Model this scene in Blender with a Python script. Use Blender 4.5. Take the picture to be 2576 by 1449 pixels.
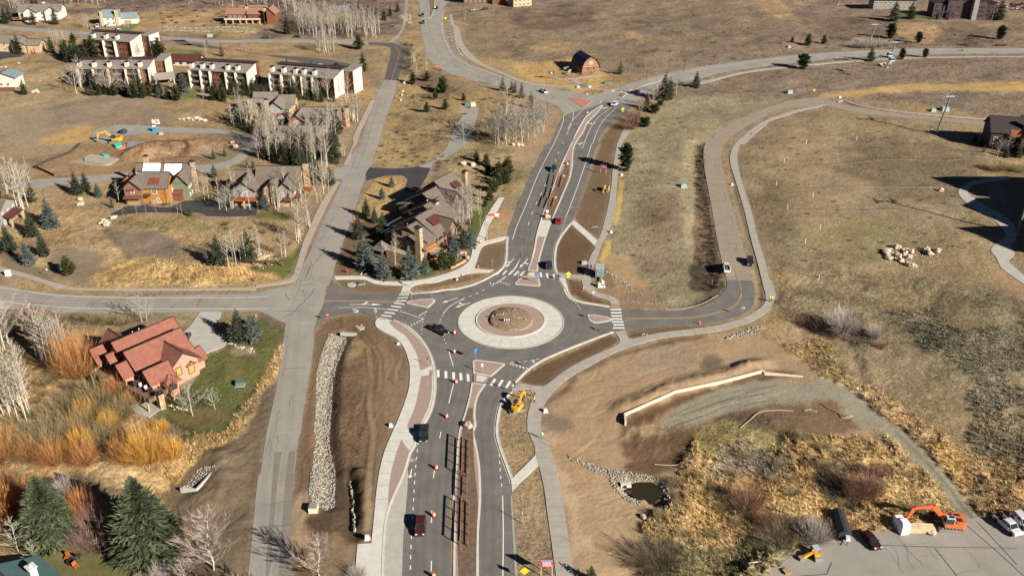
import bpy, bmesh, math, random, sys
import numpy as np
from mathutils import Vector, Matrix
from mathutils.geometry import tessellate_polygon
random.seed(7); rng=np.random.default_rng(7)
sc=bpy.context.scene; COL=sc.collection
for _o in list(bpy.data.objects): bpy.data.objects.remove(_o)
# ---------------------------------------------------------------- camera, sky, sun, exposure
FOC=2300.; PITCH=math.radians(27.5); CAMH=120.
cam=bpy.data.cameras.new('camera'); camo=bpy.data.objects.new('camera',cam); COL.objects.link(camo)
cam.sensor_width=36; cam.lens=FOC/2576*36; cam.clip_start=1; cam.clip_end=8000
camo.location=(0,0,CAMH); camo.rotation_euler=(math.radians(90)-PITCH,0,0); sc.camera=camo
SUN_E=math.radians(26.5); SUN_D=Vector((.765,-.644)).normalized()
w=bpy.data.worlds.new('World'); sc.world=w; w.use_nodes=True
sky=w.node_tree.nodes.new('ShaderNodeTexSky'); sky.sky_type='NISHITA'; sky.sun_disc=False
sky.altitude=2200; sky.air_density=.3; sky.dust_density=.1; sky.sun_elevation=SUN_E; sky.sun_rotation=math.atan2(SUN_D.x,SUN_D.y)
bg=w.node_tree.nodes['Background']; bg.inputs['Strength'].default_value=.05
w.node_tree.links.new(sky.outputs[0],bg.inputs[0])
sl=bpy.data.lights.new('sun','SUN'); sl.energy=5.0; sl.angle=math.radians(.5); sl.color=(1,.935,.83)
so=bpy.data.objects.new('sun',sl); COL.objects.link(so)
ce=math.cos(SUN_E); so.rotation_euler=Vector((-SUN_D.x*ce,-SUN_D.y*ce,-math.sin(SUN_E))).to_track_quat('-Z','Y').to_euler()
so.location=(0,0,300)
sc.view_settings.view_transform='Standard'; sc.view_settings.look='None'
sc.view_settings.gamma=1; sc.view_settings.use_curve_mapping=False; sc.view_settings.exposure=.94
# ---------------------------------------------------------------- survey: photograph point -> ground point
REF={'V':(0,0,.99077),'a':(1240,620,9.908),'b':(840,710,7.576),'c':(1080,880,7.246),'d':(1100,1080,3.793),
 'e':(1440,650,11.144),'f':(290,400,5.257),'g':(200,790,5.368),'h':(940,430,4.997),'i':(560,220,7.576),
 'j':(220,300,10.35),'k':(2380,270,6.3),'l':(1380,180,8.05),'m':(1440,400,10.35),'n':(1240,960,12.075),'o':(1960,1340,11.875)}
for _r in range(4):
    for _c in range(4): REF['%d%d'%(_r,_c)]=(650*_c,(366*_r if _r<3 else 1096),3.958)
def G(x,y,z=0.):
    u=(x-1288)/FOC; v=(724.5-y)/FOC
    dy=math.cos(PITCH)+v*math.sin(PITCH); dz=-math.sin(PITCH)+v*math.cos(PITCH)
    t=(z-CAMH)/dz
    return (u*t,dy*t)
def W(s,z=0.):
    "parse 'ref:x,y x,y ref2:x,y' into ground points"
    out=[]; k='V'; lp=(0,0); lastk=''
    for tok in s.split():
        if ':' in tok: k,tok=tok.split(':')
        if not tok: continue
        x,y=tok.split(','); x0,y0,sc_=REF[k]; px,py=(x0+float(x)/sc_)*.99077,(y0+float(y)/sc_)*.99077
        if out and k!=lastk and abs(px-lp[0])+abs(py-lp[1])<4: lastk=k; continue
        lp=(px,py); lastk=k
        out.append(G(px,py,z))
    return out
def P1(s,z=0.): return W(s,z)[0]
def smooth(pts,n=5,closed=False,corner=50):
    P=[Vector(p) for p in pts]; N=len(P)
    if N<3: return pts
    out=[]; rngI=range(N if closed else N-1)
    def is_c(i):
        if not closed and (i==0 or i==N-1): return True
        a=P[i]-P[i-1]; b=P[(i+1)%N]-P[i]
        if a.length<1e-6 or b.length<1e-6: return True
        return a.angle(b)>math.radians(corner)
    for i in rngI:
        p1=P[i]; p2=P[(i+1)%N]
        L=(p2-p1).length
        t1=Vector((0,0)) if is_c(i) else (p2-P[i-1]); t2=Vector((0,0)) if is_c((i+1)%N) else (P[(i+2)%N]-p1)
        t1=t1.normalized()*L if t1.length>0 else (p2-p1); t2=t2.normalized()*L if t2.length>0 else (p2-p1)
        for k in range(n):
            t=k/n; h00=2*t**3-3*t*t+1; h10=t**3-2*t*t+t; h01=-2*t**3+3*t*t; h11=t**3-t*t
            q=p1*h00+t1*h10+p2*h01+t2*h11; out.append((q.x,q.y))
    if not closed: out.append(tuple(P[-1]))
    return out
def offset(poly,d):
    n=len(poly); A=sum(poly[i][0]*poly[(i+1)%n][1]-poly[(i+1)%n][0]*poly[i][1] for i in range(n))
    sg=1 if A>0 else -1; out=[]
    for i in range(n):
        a=Vector(poly[i-1]); b=Vector(poly[i]); c=Vector(poly[(i+1)%n])
        e1=(b-a); e2=(c-b)
        if e1.length<1e-6: e1=e2
        if e2.length<1e-6: e2=e1
        e1=e1.normalized(); e2=e2.normalized()
        n1=Vector((-e1.y,e1.x)); n2=Vector((-e2.y,e2.x)); m=(n1+n2)
        if m.length<.3: m=n1
        m=m.normalized(); k=max(.45,m.dot(n1)); q=b+m*(sg*d/k); out.append((q.x,q.y))
    return out
def strip(line,wd):
    "polygon of given width around a polyline"
    n=len(line); L=[];R=[]
    for i in range(n):
        a=Vector(line[max(0,i-1)]); b=Vector(line[min(n-1,i+1)]); t=(b-a).normalized(); nn=Vector((-t.y,t.x))*wd/2; p=Vector(line[i])
        L.append(tuple(p+nn)); R.append(tuple(p-nn))
    return L,R
# ---------------------------------------------------------------- materials
MATS={}
def mat(name,col,rough=.85,metal=0.,nz=None,amt=.25,bump=0.,attr=None,spec=.3,nz2=None,tint=None,coat=0,kind='noise',alpha=1.,zs=1.):
    if name in MATS: return MATS[name]
    m=bpy.data.materials.new(name); m.use_nodes=True; nt=m.node_tree; N=nt.nodes; L=nt.links
    b=N['Principled BSDF']; b.inputs['Roughness'].default_value=rough; b.inputs['Metallic'].default_value=metal
    b.inputs['Specular IOR Level'].default_value=spec
    if coat: b.inputs['Coat Weight'].default_value=coat; b.inputs['Coat Roughness'].default_value=.08
    c4=(*col,1)
    rgb=N.new('ShaderNodeRGB'); rgb.outputs[0].default_value=c4; cur=rgb.outputs[0]
    if attr:
        a=N.new('ShaderNodeAttribute'); a.attribute_name=attr
        mx=N.new('ShaderNodeMix'); mx.data_type='RGBA'; mx.blend_type='MULTIPLY'; mx.inputs[0].default_value=1
        L.new(cur,mx.inputs[6]); L.new(a.outputs['Color'],mx.inputs[7]); cur=mx.outputs[2]
    tc=N.new('ShaderNodeTexCoord') if not nz else N.new('ShaderNodeNewGeometry'); co=tc.outputs['Position'] if nz else tc.outputs['Object']
    if nz and zs!=1:
        mp=N.new('ShaderNodeMapping'); L.new(co,mp.inputs[0]); mp.inputs['Scale'].default_value=(1,1,zs); co=mp.outputs[0]
    def addn(scale,amount,detail=4):
        nonlocal cur
        if kind=='stone' and scale==nz:
            n=N.new('ShaderNodeTexVoronoi'); n.inputs['Scale'].default_value=scale; src=n.outputs['Color']
            sp=N.new('ShaderNodeSeparateColor'); L.new(src,sp.inputs[0]); f=sp.outputs[0]
        else:
            n=N.new('ShaderNodeTexNoise'); n.inputs['Scale'].default_value=scale; n.inputs['Detail'].default_value=detail; n.inputs['Roughness'].default_value=.65; f=n.outputs['Fac']
        L.new(co,n.inputs['Vector'])
        mr=N.new('ShaderNodeMapRange'); L.new(f,mr.inputs[0]); mr.inputs[1].default_value=.3 if kind!='stone' else 0.; mr.inputs[2].default_value=.7 if kind!='stone' else 1.
        mr.inputs[3].default_value=1-amount; mr.inputs[4].default_value=1+amount
        mm=N.new('ShaderNodeVectorMath'); mm.operation='MULTIPLY'; L.new(cur,mm.inputs[0]); L.new(mr.outputs[0],mm.inputs[1]); cur=mm.outputs[0]
        return f
    f=None
    if nz: f=addn(nz,amt)
    if nz2: addn(nz2[0],nz2[1])
    L.new(cur,b.inputs['Base Color'])
    if bump and f is not None:
        bp=N.new('ShaderNodeBump'); bp.inputs['Strength'].default_value=.8; bp.inputs['Distance'].default_value=bump; L.new(f,bp.inputs['Height']); L.new(bp.outputs[0],b.inputs['Normal'])
    if alpha<1: b.inputs['Alpha'].default_value=alpha
    MATS[name]=m; return m
# ---------------------------------------------------------------- object helpers
def tag(o,label=None,cat=None,group=None,kind=None):
    if label: o['label']=label
    if cat: o['category']=cat
    if group: o['group']=group
    if kind: o['kind']=kind
    return o
def empty(name,loc,rz=0,label=None,cat=None,group=None,kind=None):
    o=bpy.data.objects.new(name,None); COL.objects.link(o); o.location=loc if len(loc)==3 else (loc[0],loc[1],HGT(*loc)); o.rotation_euler=(0,0,rz); o.empty_display_size=.2
    return tag(o,label,cat,group,kind)
class MB:
    def __init__(s): s.v=[]; s.f=[]; s.m=[]; s.ml=[]
    def mi(s,m):
        if m not in s.ml: s.ml.append(m)
        return s.ml.index(m)
    def add(s,vs,fs,m=None):
        b=len(s.v); s.v+= [tuple(v) for v in vs]; s.f+=[tuple(i+b for i in f) for f in fs]
        s.m+=[s.mi(m) if m is not None else 0]*len(fs); return s
    def box(s,c,d,m=None,rz=0,tap=1.,rot=None):
        x,y,z=d[0]/2,d[1]/2,d[2]/2; vs=[]
        R=rot or Matrix.Rotation(rz,3,'Z')
        for k,t in ((-z,1.),(z,tap)):
            for px,py in ((-x,-y),(x,-y),(x,y),(-x,y)): vs.append(R@Vector((px*t,py*t,k))+Vector(c))
        return s.add(vs,[(3,2,1,0),(4,5,6,7),(0,1,5,4),(1,2,6,5),(2,3,7,6),(3,0,4,7)],m)
    def tube(s,a,b,r0,r1=None,n=6,m=None,caps=True):
        a=Vector(a); b=Vector(b); r1=r0 if r1 is None else r1; d=(b-a)
        if d.length<1e-6: return s
        q=d.to_track_quat('Z','Y'); vs=[]
        for p,r in ((a,r0),(b,r1)):
            for i in range(n): t=2*math.pi*i/n; vs.append(q@Vector((r*math.cos(t),r*math.sin(t),0))+p)
        fs=[(i,(i+1)%n,n+(i+1)%n,n+i) for i in range(n)]
        if caps: fs+=[tuple(range(n-1,-1,-1)),tuple(range(n,2*n))]
        return s.add(vs,fs,m)
    def path(s,pts,rs,n=5,m=None):
        for i in range(len(pts)-1): s.tube(pts[i],pts[i+1],rs[i],rs[i+1],n,m,caps=(i in (0,len(pts)-2)))
        return s
    def prism(s,poly,z0,z1,m=None,ms=None,bottom=False):
        n=len(poly); A=sum(poly[i][0]*poly[(i+1)%n][1]-poly[(i+1)%n][0]*poly[i][1] for i in range(n))
        if A<0: poly=poly[::-1]
        tri=tessellate_polygon([[Vector((p[0],p[1],0)) for p in poly]])
        tri=[t if ((poly[t[1]][0]-poly[t[0]][0])*(poly[t[2]][1]-poly[t[0]][1])-(poly[t[2]][0]-poly[t[0]][0])*(poly[t[1]][1]-poly[t[0]][1]))>0 else (t[0],t[2],t[1]) for t in tri]
        s.add([(p[0],p[1],z1) for p in poly],tri,m)
        if z0 is not None and z0<z1:
            s.add([(p[0],p[1],z0) for p in poly]+[(p[0],p[1],z1) for p in poly],[(i,(i+1)%n,n+(i+1)%n,n+i) for i in range(n)],ms or m)
            if bottom: s.add([(p[0],p[1],z0) for p in poly],[(t[0],t[2],t[1]) for t in tri],m)
        return s
    def ribbon(s,line,wd,z0,z1,m=None):
        L,R=strip(line,wd); n=len(line)
        vs=[(*p,z1) for p in L]+[(*p,z1) for p in R]
        s.add(vs,[(n+i,n+i+1,i+1,i) for i in range(n-1)],m)
        if z0 is not None and z0<z1:
            vs=[(*p,z0) for p in L]+[(*p,z1) for p in L]; s.add(vs,[(i,n+i,n+i+1,i+1) for i in range(n-1)],m)
            vs=[(*p,z0) for p in R]+[(*p,z1) for p in R]; s.add(vs,[(i+1,n+i+1,n+i,i) for i in range(n-1)],m)
            for i in (0,n-1): s.add([(*L[i],z0),(*R[i],z0),(*R[i],z1),(*L[i],z1)],[(0,1,2,3)],m)
        return s
    def extr(s,prof,y0,y1,m=None,axis='y',tap=0.):
        "profile in (x,z) extruded along y; tap narrows the top"
        n=len(prof); zmax=max(p[1] for p in prof); zmin=min(p[1] for p in prof)
        def yy(y,z): c=(y0+y1)/2; return c+(y-c)*(1-tap*(z-zmin)/(zmax-zmin+1e-6))
        vs=[(p[0],yy(y0,p[1]),p[1]) for p in prof]+[(p[0],yy(y1,p[1]),p[1]) for p in prof]
        if axis=='x': vs=[(v[1],v[0],v[2]) for v in vs]
        tri=tessellate_polygon([[Vector((p[0],p[1],0)) for p in prof]])
        fs=[(i,(i+1)%n,n+(i+1)%n,n+i) for i in range(n)]+[tuple(t) for t in tri]+[(t[0]+n,t[2]+n,t[1]+n) for t in tri]
        b=len(s.v); s.add(vs,fs,m); return s
    def build(s,name,mats=None,parent=None,smooth=False,fix=False,**kw):
        me=bpy.data.meshes.new(name); me.from_pydata(s.v,[],s.f); 
        ml=s.ml if s.ml else ([mats] if mats is not None and not isinstance(mats,(list,tuple)) else (mats or []))
        for m in ml: me.materials.append(m)
        if len(ml)>1: me.polygons.foreach_set('material_index',s.m)
        if smooth: me.polygons.foreach_set('use_smooth',[True]*len(me.polygons))
        if fix:
            bm=bmesh.new(); bm.from_mesh(me); bmesh.ops.recalc_face_normals(bm,faces=bm.faces); bm.to_mesh(me); bm.free()
        me.update(); o=bpy.data.objects.new(name,me); COL.objects.link(o)
        if parent is not None: o.parent=parent
        return tag(o,**kw)
def npmesh(name,verts,faces,m,col=None,parent=None,smooth=False,aname='Col',**kw):
    "fast mesh from numpy arrays; faces (n,3) or (n,4)"
    me=bpy.data.meshes.new(name); nv=len(verts); nf,k=faces.shape
    me.vertices.add(nv); me.vertices.foreach_set('co',np.asarray(verts,np.float32).ravel())
    me.loops.add(nf*k); me.loops.foreach_set('vertex_index',faces.astype(np.int32).ravel())
    me.polygons.add(nf); me.polygons.foreach_set('loop_start',np.arange(0,nf*k,k,dtype=np.int32))
    if smooth: me.polygons.foreach_set('use_smooth',np.ones(nf,bool))
    me.update(calc_edges=True); me.materials.append(m)
    if col is not None:
        c=np.ones((nv,4),np.float32); c[:,:3]=col; a=me.attributes.new(aname,'FLOAT_COLOR','POINT'); a.data.foreach_set('color',c.ravel())
    o=bpy.data.objects.new(name,me); COL.objects.link(o)
    if parent is not None: o.parent=parent
    return tag(o,**kw)
def copy_tree(o,parent=None,child=None):
    c=o.copy(); COL.objects.link(c)
    if parent is not None: c.parent=parent
    for ch in (child if child is not None else KIDS.get(o.name,[])): copy_tree(ch,c)
    return c
KIDS={}
def reg(o):
    KIDS[o.name]=[c for c in bpy.data.objects if c.parent==o]
    for c in KIDS[o.name]: reg(c)
def inpoly(X,Y,poly):
    p=np.array(poly); r=np.zeros(X.shape,bool)
    m=(X>=p[:,0].min())&(X<=p[:,0].max())&(Y>=p[:,1].min())&(Y<=p[:,1].max())
    if not m.any(): return r
    x=X[m]; y=Y[m]; s=np.zeros(x.shape,bool); n=len(p); j=n-1
    for i in range(n):
        xi,yi=p[i]; xj,yj=p[j]
        if yi!=yj:
            c=((yi>y)!=(yj>y))&(x<(xj-xi)*(y-yi)/(yj-yi)+xi); s^=c
        j=i
    r[m]=s; return r
_pg=rng.random((6,256,256)).astype(np.float32)
def vnoise(x,y,sc_,k=0):
    x=np.asarray(x)/sc_+31.7*k; y=np.asarray(y)/sc_+17.3*k; xi=np.floor(x).astype(int); yi=np.floor(y).astype(int); fx=x-xi; fy=y-yi
    fx=fx*fx*(3-2*fx); fy=fy*fy*(3-2*fy); g=_pg[k%6]
    a=g[xi%256,yi%256]; b=g[(xi+1)%256,yi%256]; c=g[xi%256,(yi+1)%256]; d=g[(xi+1)%256,(yi+1)%256]
    return (a*(1-fx)+b*fx)*(1-fy)+(c*(1-fx)+d*fx)*fy
def fbm(x,y,sc_,oct=4,k=0):
    r=0;a=.5;t=0
    for i in range(oct): r=r+a*vnoise(x,y,sc_/2**i,k+i); t+=a; a*=.55
    return r/t
def distline(X,Y,line):
    "distance to a polyline and running parameter"
    d=np.full(X.shape,1e9)
    for i in range(len(line)-1):
        ax,ay=line[i]; bx,by=line[i+1]; dx,dy=bx-ax,by-ay; L=dx*dx+dy*dy+1e-9
        t=np.clip(((X-ax)*dx+(Y-ay)*dy)/L,0,1); q=np.hypot(X-ax-t*dx,Y-ay-t*dy); d=np.minimum(d,q)
    return d
# ---------------------------------------------------------------- paved outlines (photograph references)
S=smooth
ring_c=(-.28,211.4)
def circ(r,n=72,c=ring_c,ry=None): return [(c[0]+r*math.cos(2*math.pi*i/n),c[1]+(ry or r)*math.sin(2*math.pi*i/n)) for i in range(n)]
OLD=[]; NEW=[]; TANR=[]
OLD.append(('access_road',S(W('V:622,1475 31:20,450 V:655,1190 668,1100 690,1000 705,920 722,835 722,800 690,790 11:300,1449 500,1340 560,1160 600,1060 690,850 760,680 850,440 870,385 850,360 790,345 790,235 850,235 900,215 940,140 1060,0 01:1100,1320 1190,1020 1240,900 1290,800 1330,640 1355,530 1350,490 1310,472 1200,462 1100,460 800,442 400,436 0,430 00:2200,440 1600,400 1100,362 500,335 0,290 0,258 500,300 1100,340 1600,365 2200,405 01:0,402 400,402 800,405 1100,415 1300,428 1380,435 1450,455 1500,490 1500,560 1470,680 1425,815 1380,980 1300,1200 1230,1449 11:1190,100 1150,230 1060,440 1000,640 930,840 860,1030 790,1240 760,1360 21:700,0 600,370 575,600 530,900 480,1200 450,1449 31:430,50 390,400 350,900 360,1500'),4)))
OLD.append(('west_road',S(W('V:-40,712 30,722 20:200,15 500,50 900,75 1400,85 2000,65 2573,45 21:200,0 600,-10 700,30 640,240 400,400 240,330 60,240 20:2573,230 2000,240 800,248 400,232 0,200 V:-40,772'),4)))
OLD.append(('highway',S(W('V:1035,-30 01:1630,0 1650,150 1660,300 1690,450 1720,570 1800,660 1950,740 2100,790 2400,870 2573,915 02:150,960 300,1010 430,1055 500,1120 520,1180 480,1260 400,1400 380,1449 12:350,0 290,100 620,40 850,0 02:860,1449 900,1350 980,1260 1060,1200 1150,1150 1210,1060 1320,985 1400,930 1500,880 1700,830 1900,790 2050,745 2300,700 2573,665 03:0,650 400,625 700,590 1100,570 1600,550 2573,540 2700,538 2700,486 2573,488 1500,490 900,515 400,545 0,585 02:2573,590 2300,620 2000,660 1750,700 1500,755 1300,805 1100,870 950,915 870,950 800,957 700,947 400,897 200,857 0,802 01:2573,795 2250,690 2050,600 1970,520 1940,450 1900,350 1880,250 1890,80 1950,0 V:1150,-30'),4)))
OLD.append(('upper_lane',S(W('01:1330,430 1440,330 1480,200 1490,100 1500,-40 1530,-40 1520,120 1500,260 1440,370 1380,440'),4)))
OLD.append(('gravel_driveway',S(W('11:1610,235 1750,180 1900,60 01:1930,1449 1990,1300 2060,1180 2110,1085 2240,1085 2210,1220 2150,1400 11:2030,60 1900,150 1800,190 1755,245'),4)))
OLD.append(('cul_de_sac',S(W('10:0,400 360,360 800,330 1200,300 1900,225 2200,190 2370,130 2430,50 00:2400,1400 2250,1350 1900,1340 1600,1340 1300,1360 1180,1380 1030,1449 930,1400 930,1350 960,1310 1050,1275 1250,1255 1700,1280 2100,1295 2350,1320 2573,1380 01:60,1449 11:40,60 00:2573,1440 10:2500,110 2420,180 2200,260 1900,295 1300,330 900,400 600,410 360,445 0,460'),4)))
OLD.append(('condo_lane',S(W('00:1800,450 2000,440 2300,500 2573,540 01:200,580 400,610 600,665 1000,700 1050,690 920,640 700,600 450,575 0,545 00:2300,500 2000,480 1880,420 1850,405 1720,405'),3)))
OLD.append(('condo_lot',W('01:920,700 1000,720 1010,800 960,850 920,850')))
OLD.append(('yard_lot',W('33:-300,1600 420,1130 570,1110 750,1030 1100,1000 1400,1000 1950,880 2100,860 2300,900 3000,960 3000,1900 -300,1900')))
NEW.append(('roundabout_asphalt',S(W('11:760,1360 800,1400 890,1449 21:1000,35 1150,50 1450,52 1560,48 1750,35 1900,10 11:2020,1449 2200,1400 2400,1300 2480,1230 2510,1130 2515,1000 12:-60,950 0,760 80,560 180,330 290,100 350,0 02:380,1449 470,1260 520,1170 650,1120 860,1060 930,1020 1020,1040 1200,1060 1150,1150 1060,1200 980,1260 900,1350 860,1449 12:860,0 800,170 760,330 700,500 640,680 600,770 580,810 540,860 480,940 440,1030 425,1150 430,1250 450,1330 500,1400 540,1449 22:600,100 700,140 850,165 990,190 1090,205 1200,210 1500,230 1750,210 1950,160 2080,80 2150,0 12:2160,1368 2410,1370 2440,1449 22:2440,50 2430,150 2380,220 2250,290 2050,340 1850,365 1500,380 1300,400 1130,410 1120,430 950,465 700,560 500,640 300,730 150,830 50,930 21:2573,1010 2480,1120 2440,1250 2420,1350 2415,1449 31:2415,0 2440,130 2500,300 2550,440 2573,600 32:20,900 60,1500 31:1460,1500 1470,1300 1480,1050 1500,850 1515,700 1530,400 1560,170 1600,110 21:1640,1420 1700,1330 1760,1200 1790,1050 1790,900 1770,740 1720,620 1640,500 1520,385 1400,330 1250,290 1200,280 900,262 800,280 700,315 590,400'),3)))
NEW.append(('dark_driveway',S(W('11:1140,235 1300,245 1450,245 1610,232 1755,242 1720,320 1660,420 1650,480 1490,480 1510,400 1525,360 1480,320 1400,312 1300,320 1180,350 1110,370 1100,300'),3)))
NEW.append(('duplex_driveway',S(W('10:1100,705 1290,620 1480,625 1700,640 1850,570 2000,565 2150,560 2250,590 2370,600 2500,560 11:10,590 10:2573,720 2300,730 2080,722 1990,690 1750,690 1400,690 1150,725'),3)))
NEW.append(('curve_asphalt',S(W('01:1130,425 1300,432 1380,440 1450,460 1498,492 1498,560 1468,680 1423,812 1290,805 1330,645 1356,530 1350,488 1310,470 1200,460 1130,458'),4)))
NEW.append(('asphalt_patch',W('31:185,205 395,195 370,600 345,1100 360,1500 V:622,1475 31:90,1449')))
NEW.append(('corner_lot',W('00:-50,500 90,530 270,540 200,575 50,590 -50,620')))
TANR.append(('east_road',S(W('12:2160,1370 2110,1180 2050,900 2000,600 1960,400 1925,150 1940,0 02:1990,1420 2050,1350 2200,1240 2400,1150 2573,1085 03:200,1020 400,990 560,985 700,1035 900,1085 1200,1130 1700,1185 2250,1225 2150,1262 1700,1220 1300,1180 1000,1155 800,1115 600,1070 400,1075 150,1095 0,1140 02:2573,1160 2500,1190 2350,1280 2200,1380 2130,1449 12:2100,100 2150,400 2230,700 2300,950 2380,1250 2408,1370'),4)))
CON=[] # concrete walks
CON.append(('east_walk',S(W('03:580,1050 300,1105 0,1196 02:2560,1206 2450,1268 2330,1365 2240,1449 12:2195,100 2195,200 2240,350 2330,650 2400,950 2470,1200 2530,1449 22:2545,50 2545,130 2500,190 2350,285 2100,365 1850,405 1500,445 1350,475 1220,508 1180,510 1150,470 1130,420 1030,440 1075,500 1070,560 900,640 700,730 500,850 360,960 320,985 200,975 100,955 50,970 0,1000 0,1030 70,1020 170,1015 240,1050 190,1150 155,1300 155,1449 32:165,0 235,220 100,370 0,470 0,600 100,490 270,340 320,550 360,850 400,1130 450,1500 625,1500 590,1250 550,950 500,650 450,400 380,170 310,0 22:300,1449 290,1350 310,1200 380,1080 480,970 600,880 800,770 1000,660 1200,580 1350,540 1500,500 1900,455 2150,415 2400,335 2573,225 23:0,220 50,140 75,80 60,0 12:2573,1320 2550,1200 2470,950 2400,650 2310,380 2262,130 2290,0 02:2340,1449 2430,1360 2560,1250 03:0,1228 300,1130 580,1060'),3)))
CON.append(('spur_path',S(W('12:1055,0 1010,270 1000,400 970,600 910,850 870,950 850,970 620,770 590,810 835,1020 800,1100 760,1200 720,1320 600,1310 450,1290 470,1340 600,1345 700,1370 720,1449 22:760,40 830,80 930,110 985,140 990,190 1085,195 1075,130 1020,90 930,60 860,40 830,0 12:800,1400 790,1330 800,1270 850,1150 900,1010 960,900 1030,700 1055,400 1080,200 1100,0 02:1180,1330 1240,1180 1270,1130 1230,1130 1180,1200 1120,1300'),3)))
CON.append(('northwest_walk',S(W('11:780,1330 1080,1330 1200,1370 1400,1385 1700,1360 1950,1290 2080,1230 2150,1160 2180,1040 2230,930 2290,780 2370,640 2440,540 2490,540 2440,640 2370,760 2320,860 2290,980 2400,950 2525,925 2515,950 2400,985 2290,1020 2250,1080 2220,1170 2190,1250 2300,1262 2390,1262 2380,1290 2150,1295 2050,1325 1900,1360 1800,1390 1640,1405 1560,1440 21:1550,50 1450,50 11:1480,1420 1300,1415 1180,1400 1070,1360 800,1360'),3)))
CON.append(('old_walk',S(W('11:800,380 650,600 560,790 470,1000 385,1280 340,1350 200,1390 0,1412 10:2573,1438 2000,1449 1400,1449 800,1449 700,1430 500,1380 250,1300 0,1235 -60,1225 -60,1270 0,1280 250,1345 450,1410 20:560,0 1000,18 1300,24 2573,18 11:0,1440 250,1405 400,1375 440,1290 535,1000 630,790 720,600 830,400 850,385'),3)))
CON.append(('upper_walk',S(W('11:880,205 930,100 980,-10 01:970,1400 1060,1200 1150,1015 1195,1010 1150,1120 1060,1300 1010,1440 11:960,60 960,100 920,205'),3)))
CON.append(('southwest_walk',S(W('21:1250,290 1215,310 1198,350 1220,400 1300,450 1400,500 1470,570 1520,680 1545,800 1540,980 1510,1100 1440,1290 1370,1449 31:1290,200 1240,400 1210,600 1195,760 1160,1120 1020,1130 1000,1380 1000,1500 1268,1500 1280,1200 1300,900 1335,770 1490,400 1560,170 1620,60 21:1700,1310 1755,1200 1782,1050 1785,900 1765,740 1712,620 1632,500 1512,390 1400,335'),3)))
CON.append(('gutter_slab',W('31:1492,395 1530,395 1520,600 1500,850 1480,1050 1465,1500 1270,1500 1282,1200 1302,900 1342,770')))
CON.append(('east_gutter',S(W('32:0,640 20,900 60,1500 35,1500 0,900 31:2560,640'),2)))
CON.append(('house_driveway',S(W('20:2010,240 2230,240 2200,310 2140,370 2150,420 2230,450 2280,510 2250,580 2100,640 2010,685 1940,690 1850,600 1810,460 1860,430 1920,370'),4)))
CON.append(('right_walk',S(W('13:2430,330 2250,345 2080,370 1980,410 1920,460 1915,500 1960,560 2080,650 2200,720 2300,790 2370,870 2385,930 2350,960 2240,1060 2300,1150 2340,1240 2400,1290 2573,1410 2700,1490 2700,1400 2573,1320 2480,1240 2420,1180 2480,1100 2440,1020 2490,960 2495,880 2440,780 2330,700 2200,630 2080,550 2020,510 2010,470 2040,430 2120,400 2300,370 2430,355'),4)))
CON.append(('trail',S(W('01:1940,150 1970,145 1990,250 2040,290 2060,380 2100,470 2190,570 2300,650 2573,770 02:200,835 450,860 640,865 690,850 740,860 700,865 870,895 960,905 940,915 860,905 690,880 450,875 200,855 0,795 01:2573,785 2400,720 2250,660 2130,590 2050,500 2000,400 1990,300 1950,250'),3)))
CON.append(('barn_path',S(W('02:390,770 480,790 620,785 760,765 890,755 890,765 760,780 640,795 700,840 790,870 770,880 660,850 590,800 470,800 380,780'),3)))
CON.append(('highway_walk',S(W('02:1750,870 1850,835 2000,800 2300,730 2573,690 03:0,690 400,650 800,615 1200,590 1700,575 2573,568 2573,574 1700,583 1200,600 800,628 400,662 0,705 02:2573,702 2300,745 2050,810 1900,850 1760,885'),3)))
CON.append(('patio',W('g:830,1250 980,1225 1150,1310 960,1449 800,1400 500,1180 560,1150')))
PINK=[('sw_paver',S(W('21:1400,322 1330,340 1400,410 1500,480 1570,580 1620,680 1650,830 1665,825 1765,780 1750,690 1700,600 1620,500 1510,400'),3)),
('sw_paver',S(W('21:1660,885 1640,1000 1590,1220 1520,1390 1560,1449 31:1620,0 21:1690,1290 1735,1190 1765,1050 1770,870'),3)),
('sw_paver',S(W('31:1460,80 1400,250 1350,450 1330,650 1328,745 1340,735 1480,400 1550,210'),3))]
# raised medians: (name, outline, pink inset?)
MED=[('north_median',S(W('02:900,1062 860,1085 750,1170 690,1270 640,1350 590,1449 12:510,180 440,360 370,560 300,740 245,930 225,1050 200,1150 155,1270 260,1285 270,1200 300,1080 350,920 400,780 470,620 550,430 590,330 612,200 615,100 640,0 02:650,1449 720,1330 760,1240 850,1150 915,1068'),3)),
('splitter_island',S(W('a:860,815 665,995 690,1025 960,1045 1240,1062 1310,1040 1300,970 1265,870 1180,820'),3,True)),
('splitter_island',S(W('b:1450,450 1480,430 1600,400 1950,380 2010,400 2000,430 1870,550 1480,470'),3,True)),
('splitter_island',S(W('c:870,270 940,250 1440,315 1470,330 1210,560 880,495'),2,True)),
('splitter_island',S(W('22:755,270 780,330 820,352 880,350 1000,325 1010,312 950,290 790,268'),3,True)),
('south_median',S(W('c:850,668 1120,695 1020,830 960,960 930,1110 920,1280 940,1449 31:2190,0 2230,200 2255,400 2262,700 2240,1000 2240,1500 1980,1500 1985,1000 1975,700 2000,400 2040,0 21:2100,1250 2140,1100'),3)),
('highway_median',S(W('01:1725,0 1740,80 1735,185 1760,180 1795,80 1800,0 V:1095,-20 1070,-20'),2)),
('highway_median',S(W('02:1180,905 1480,810 1500,800 1480,822 1300,870 1240,905'),2)),
('highway_median',S(W('02:1035,975 1090,940 1160,940 1110,985'),2)),
('red_island',W('02:560,988 640,985 810,1020 715,1088'))]
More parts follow.
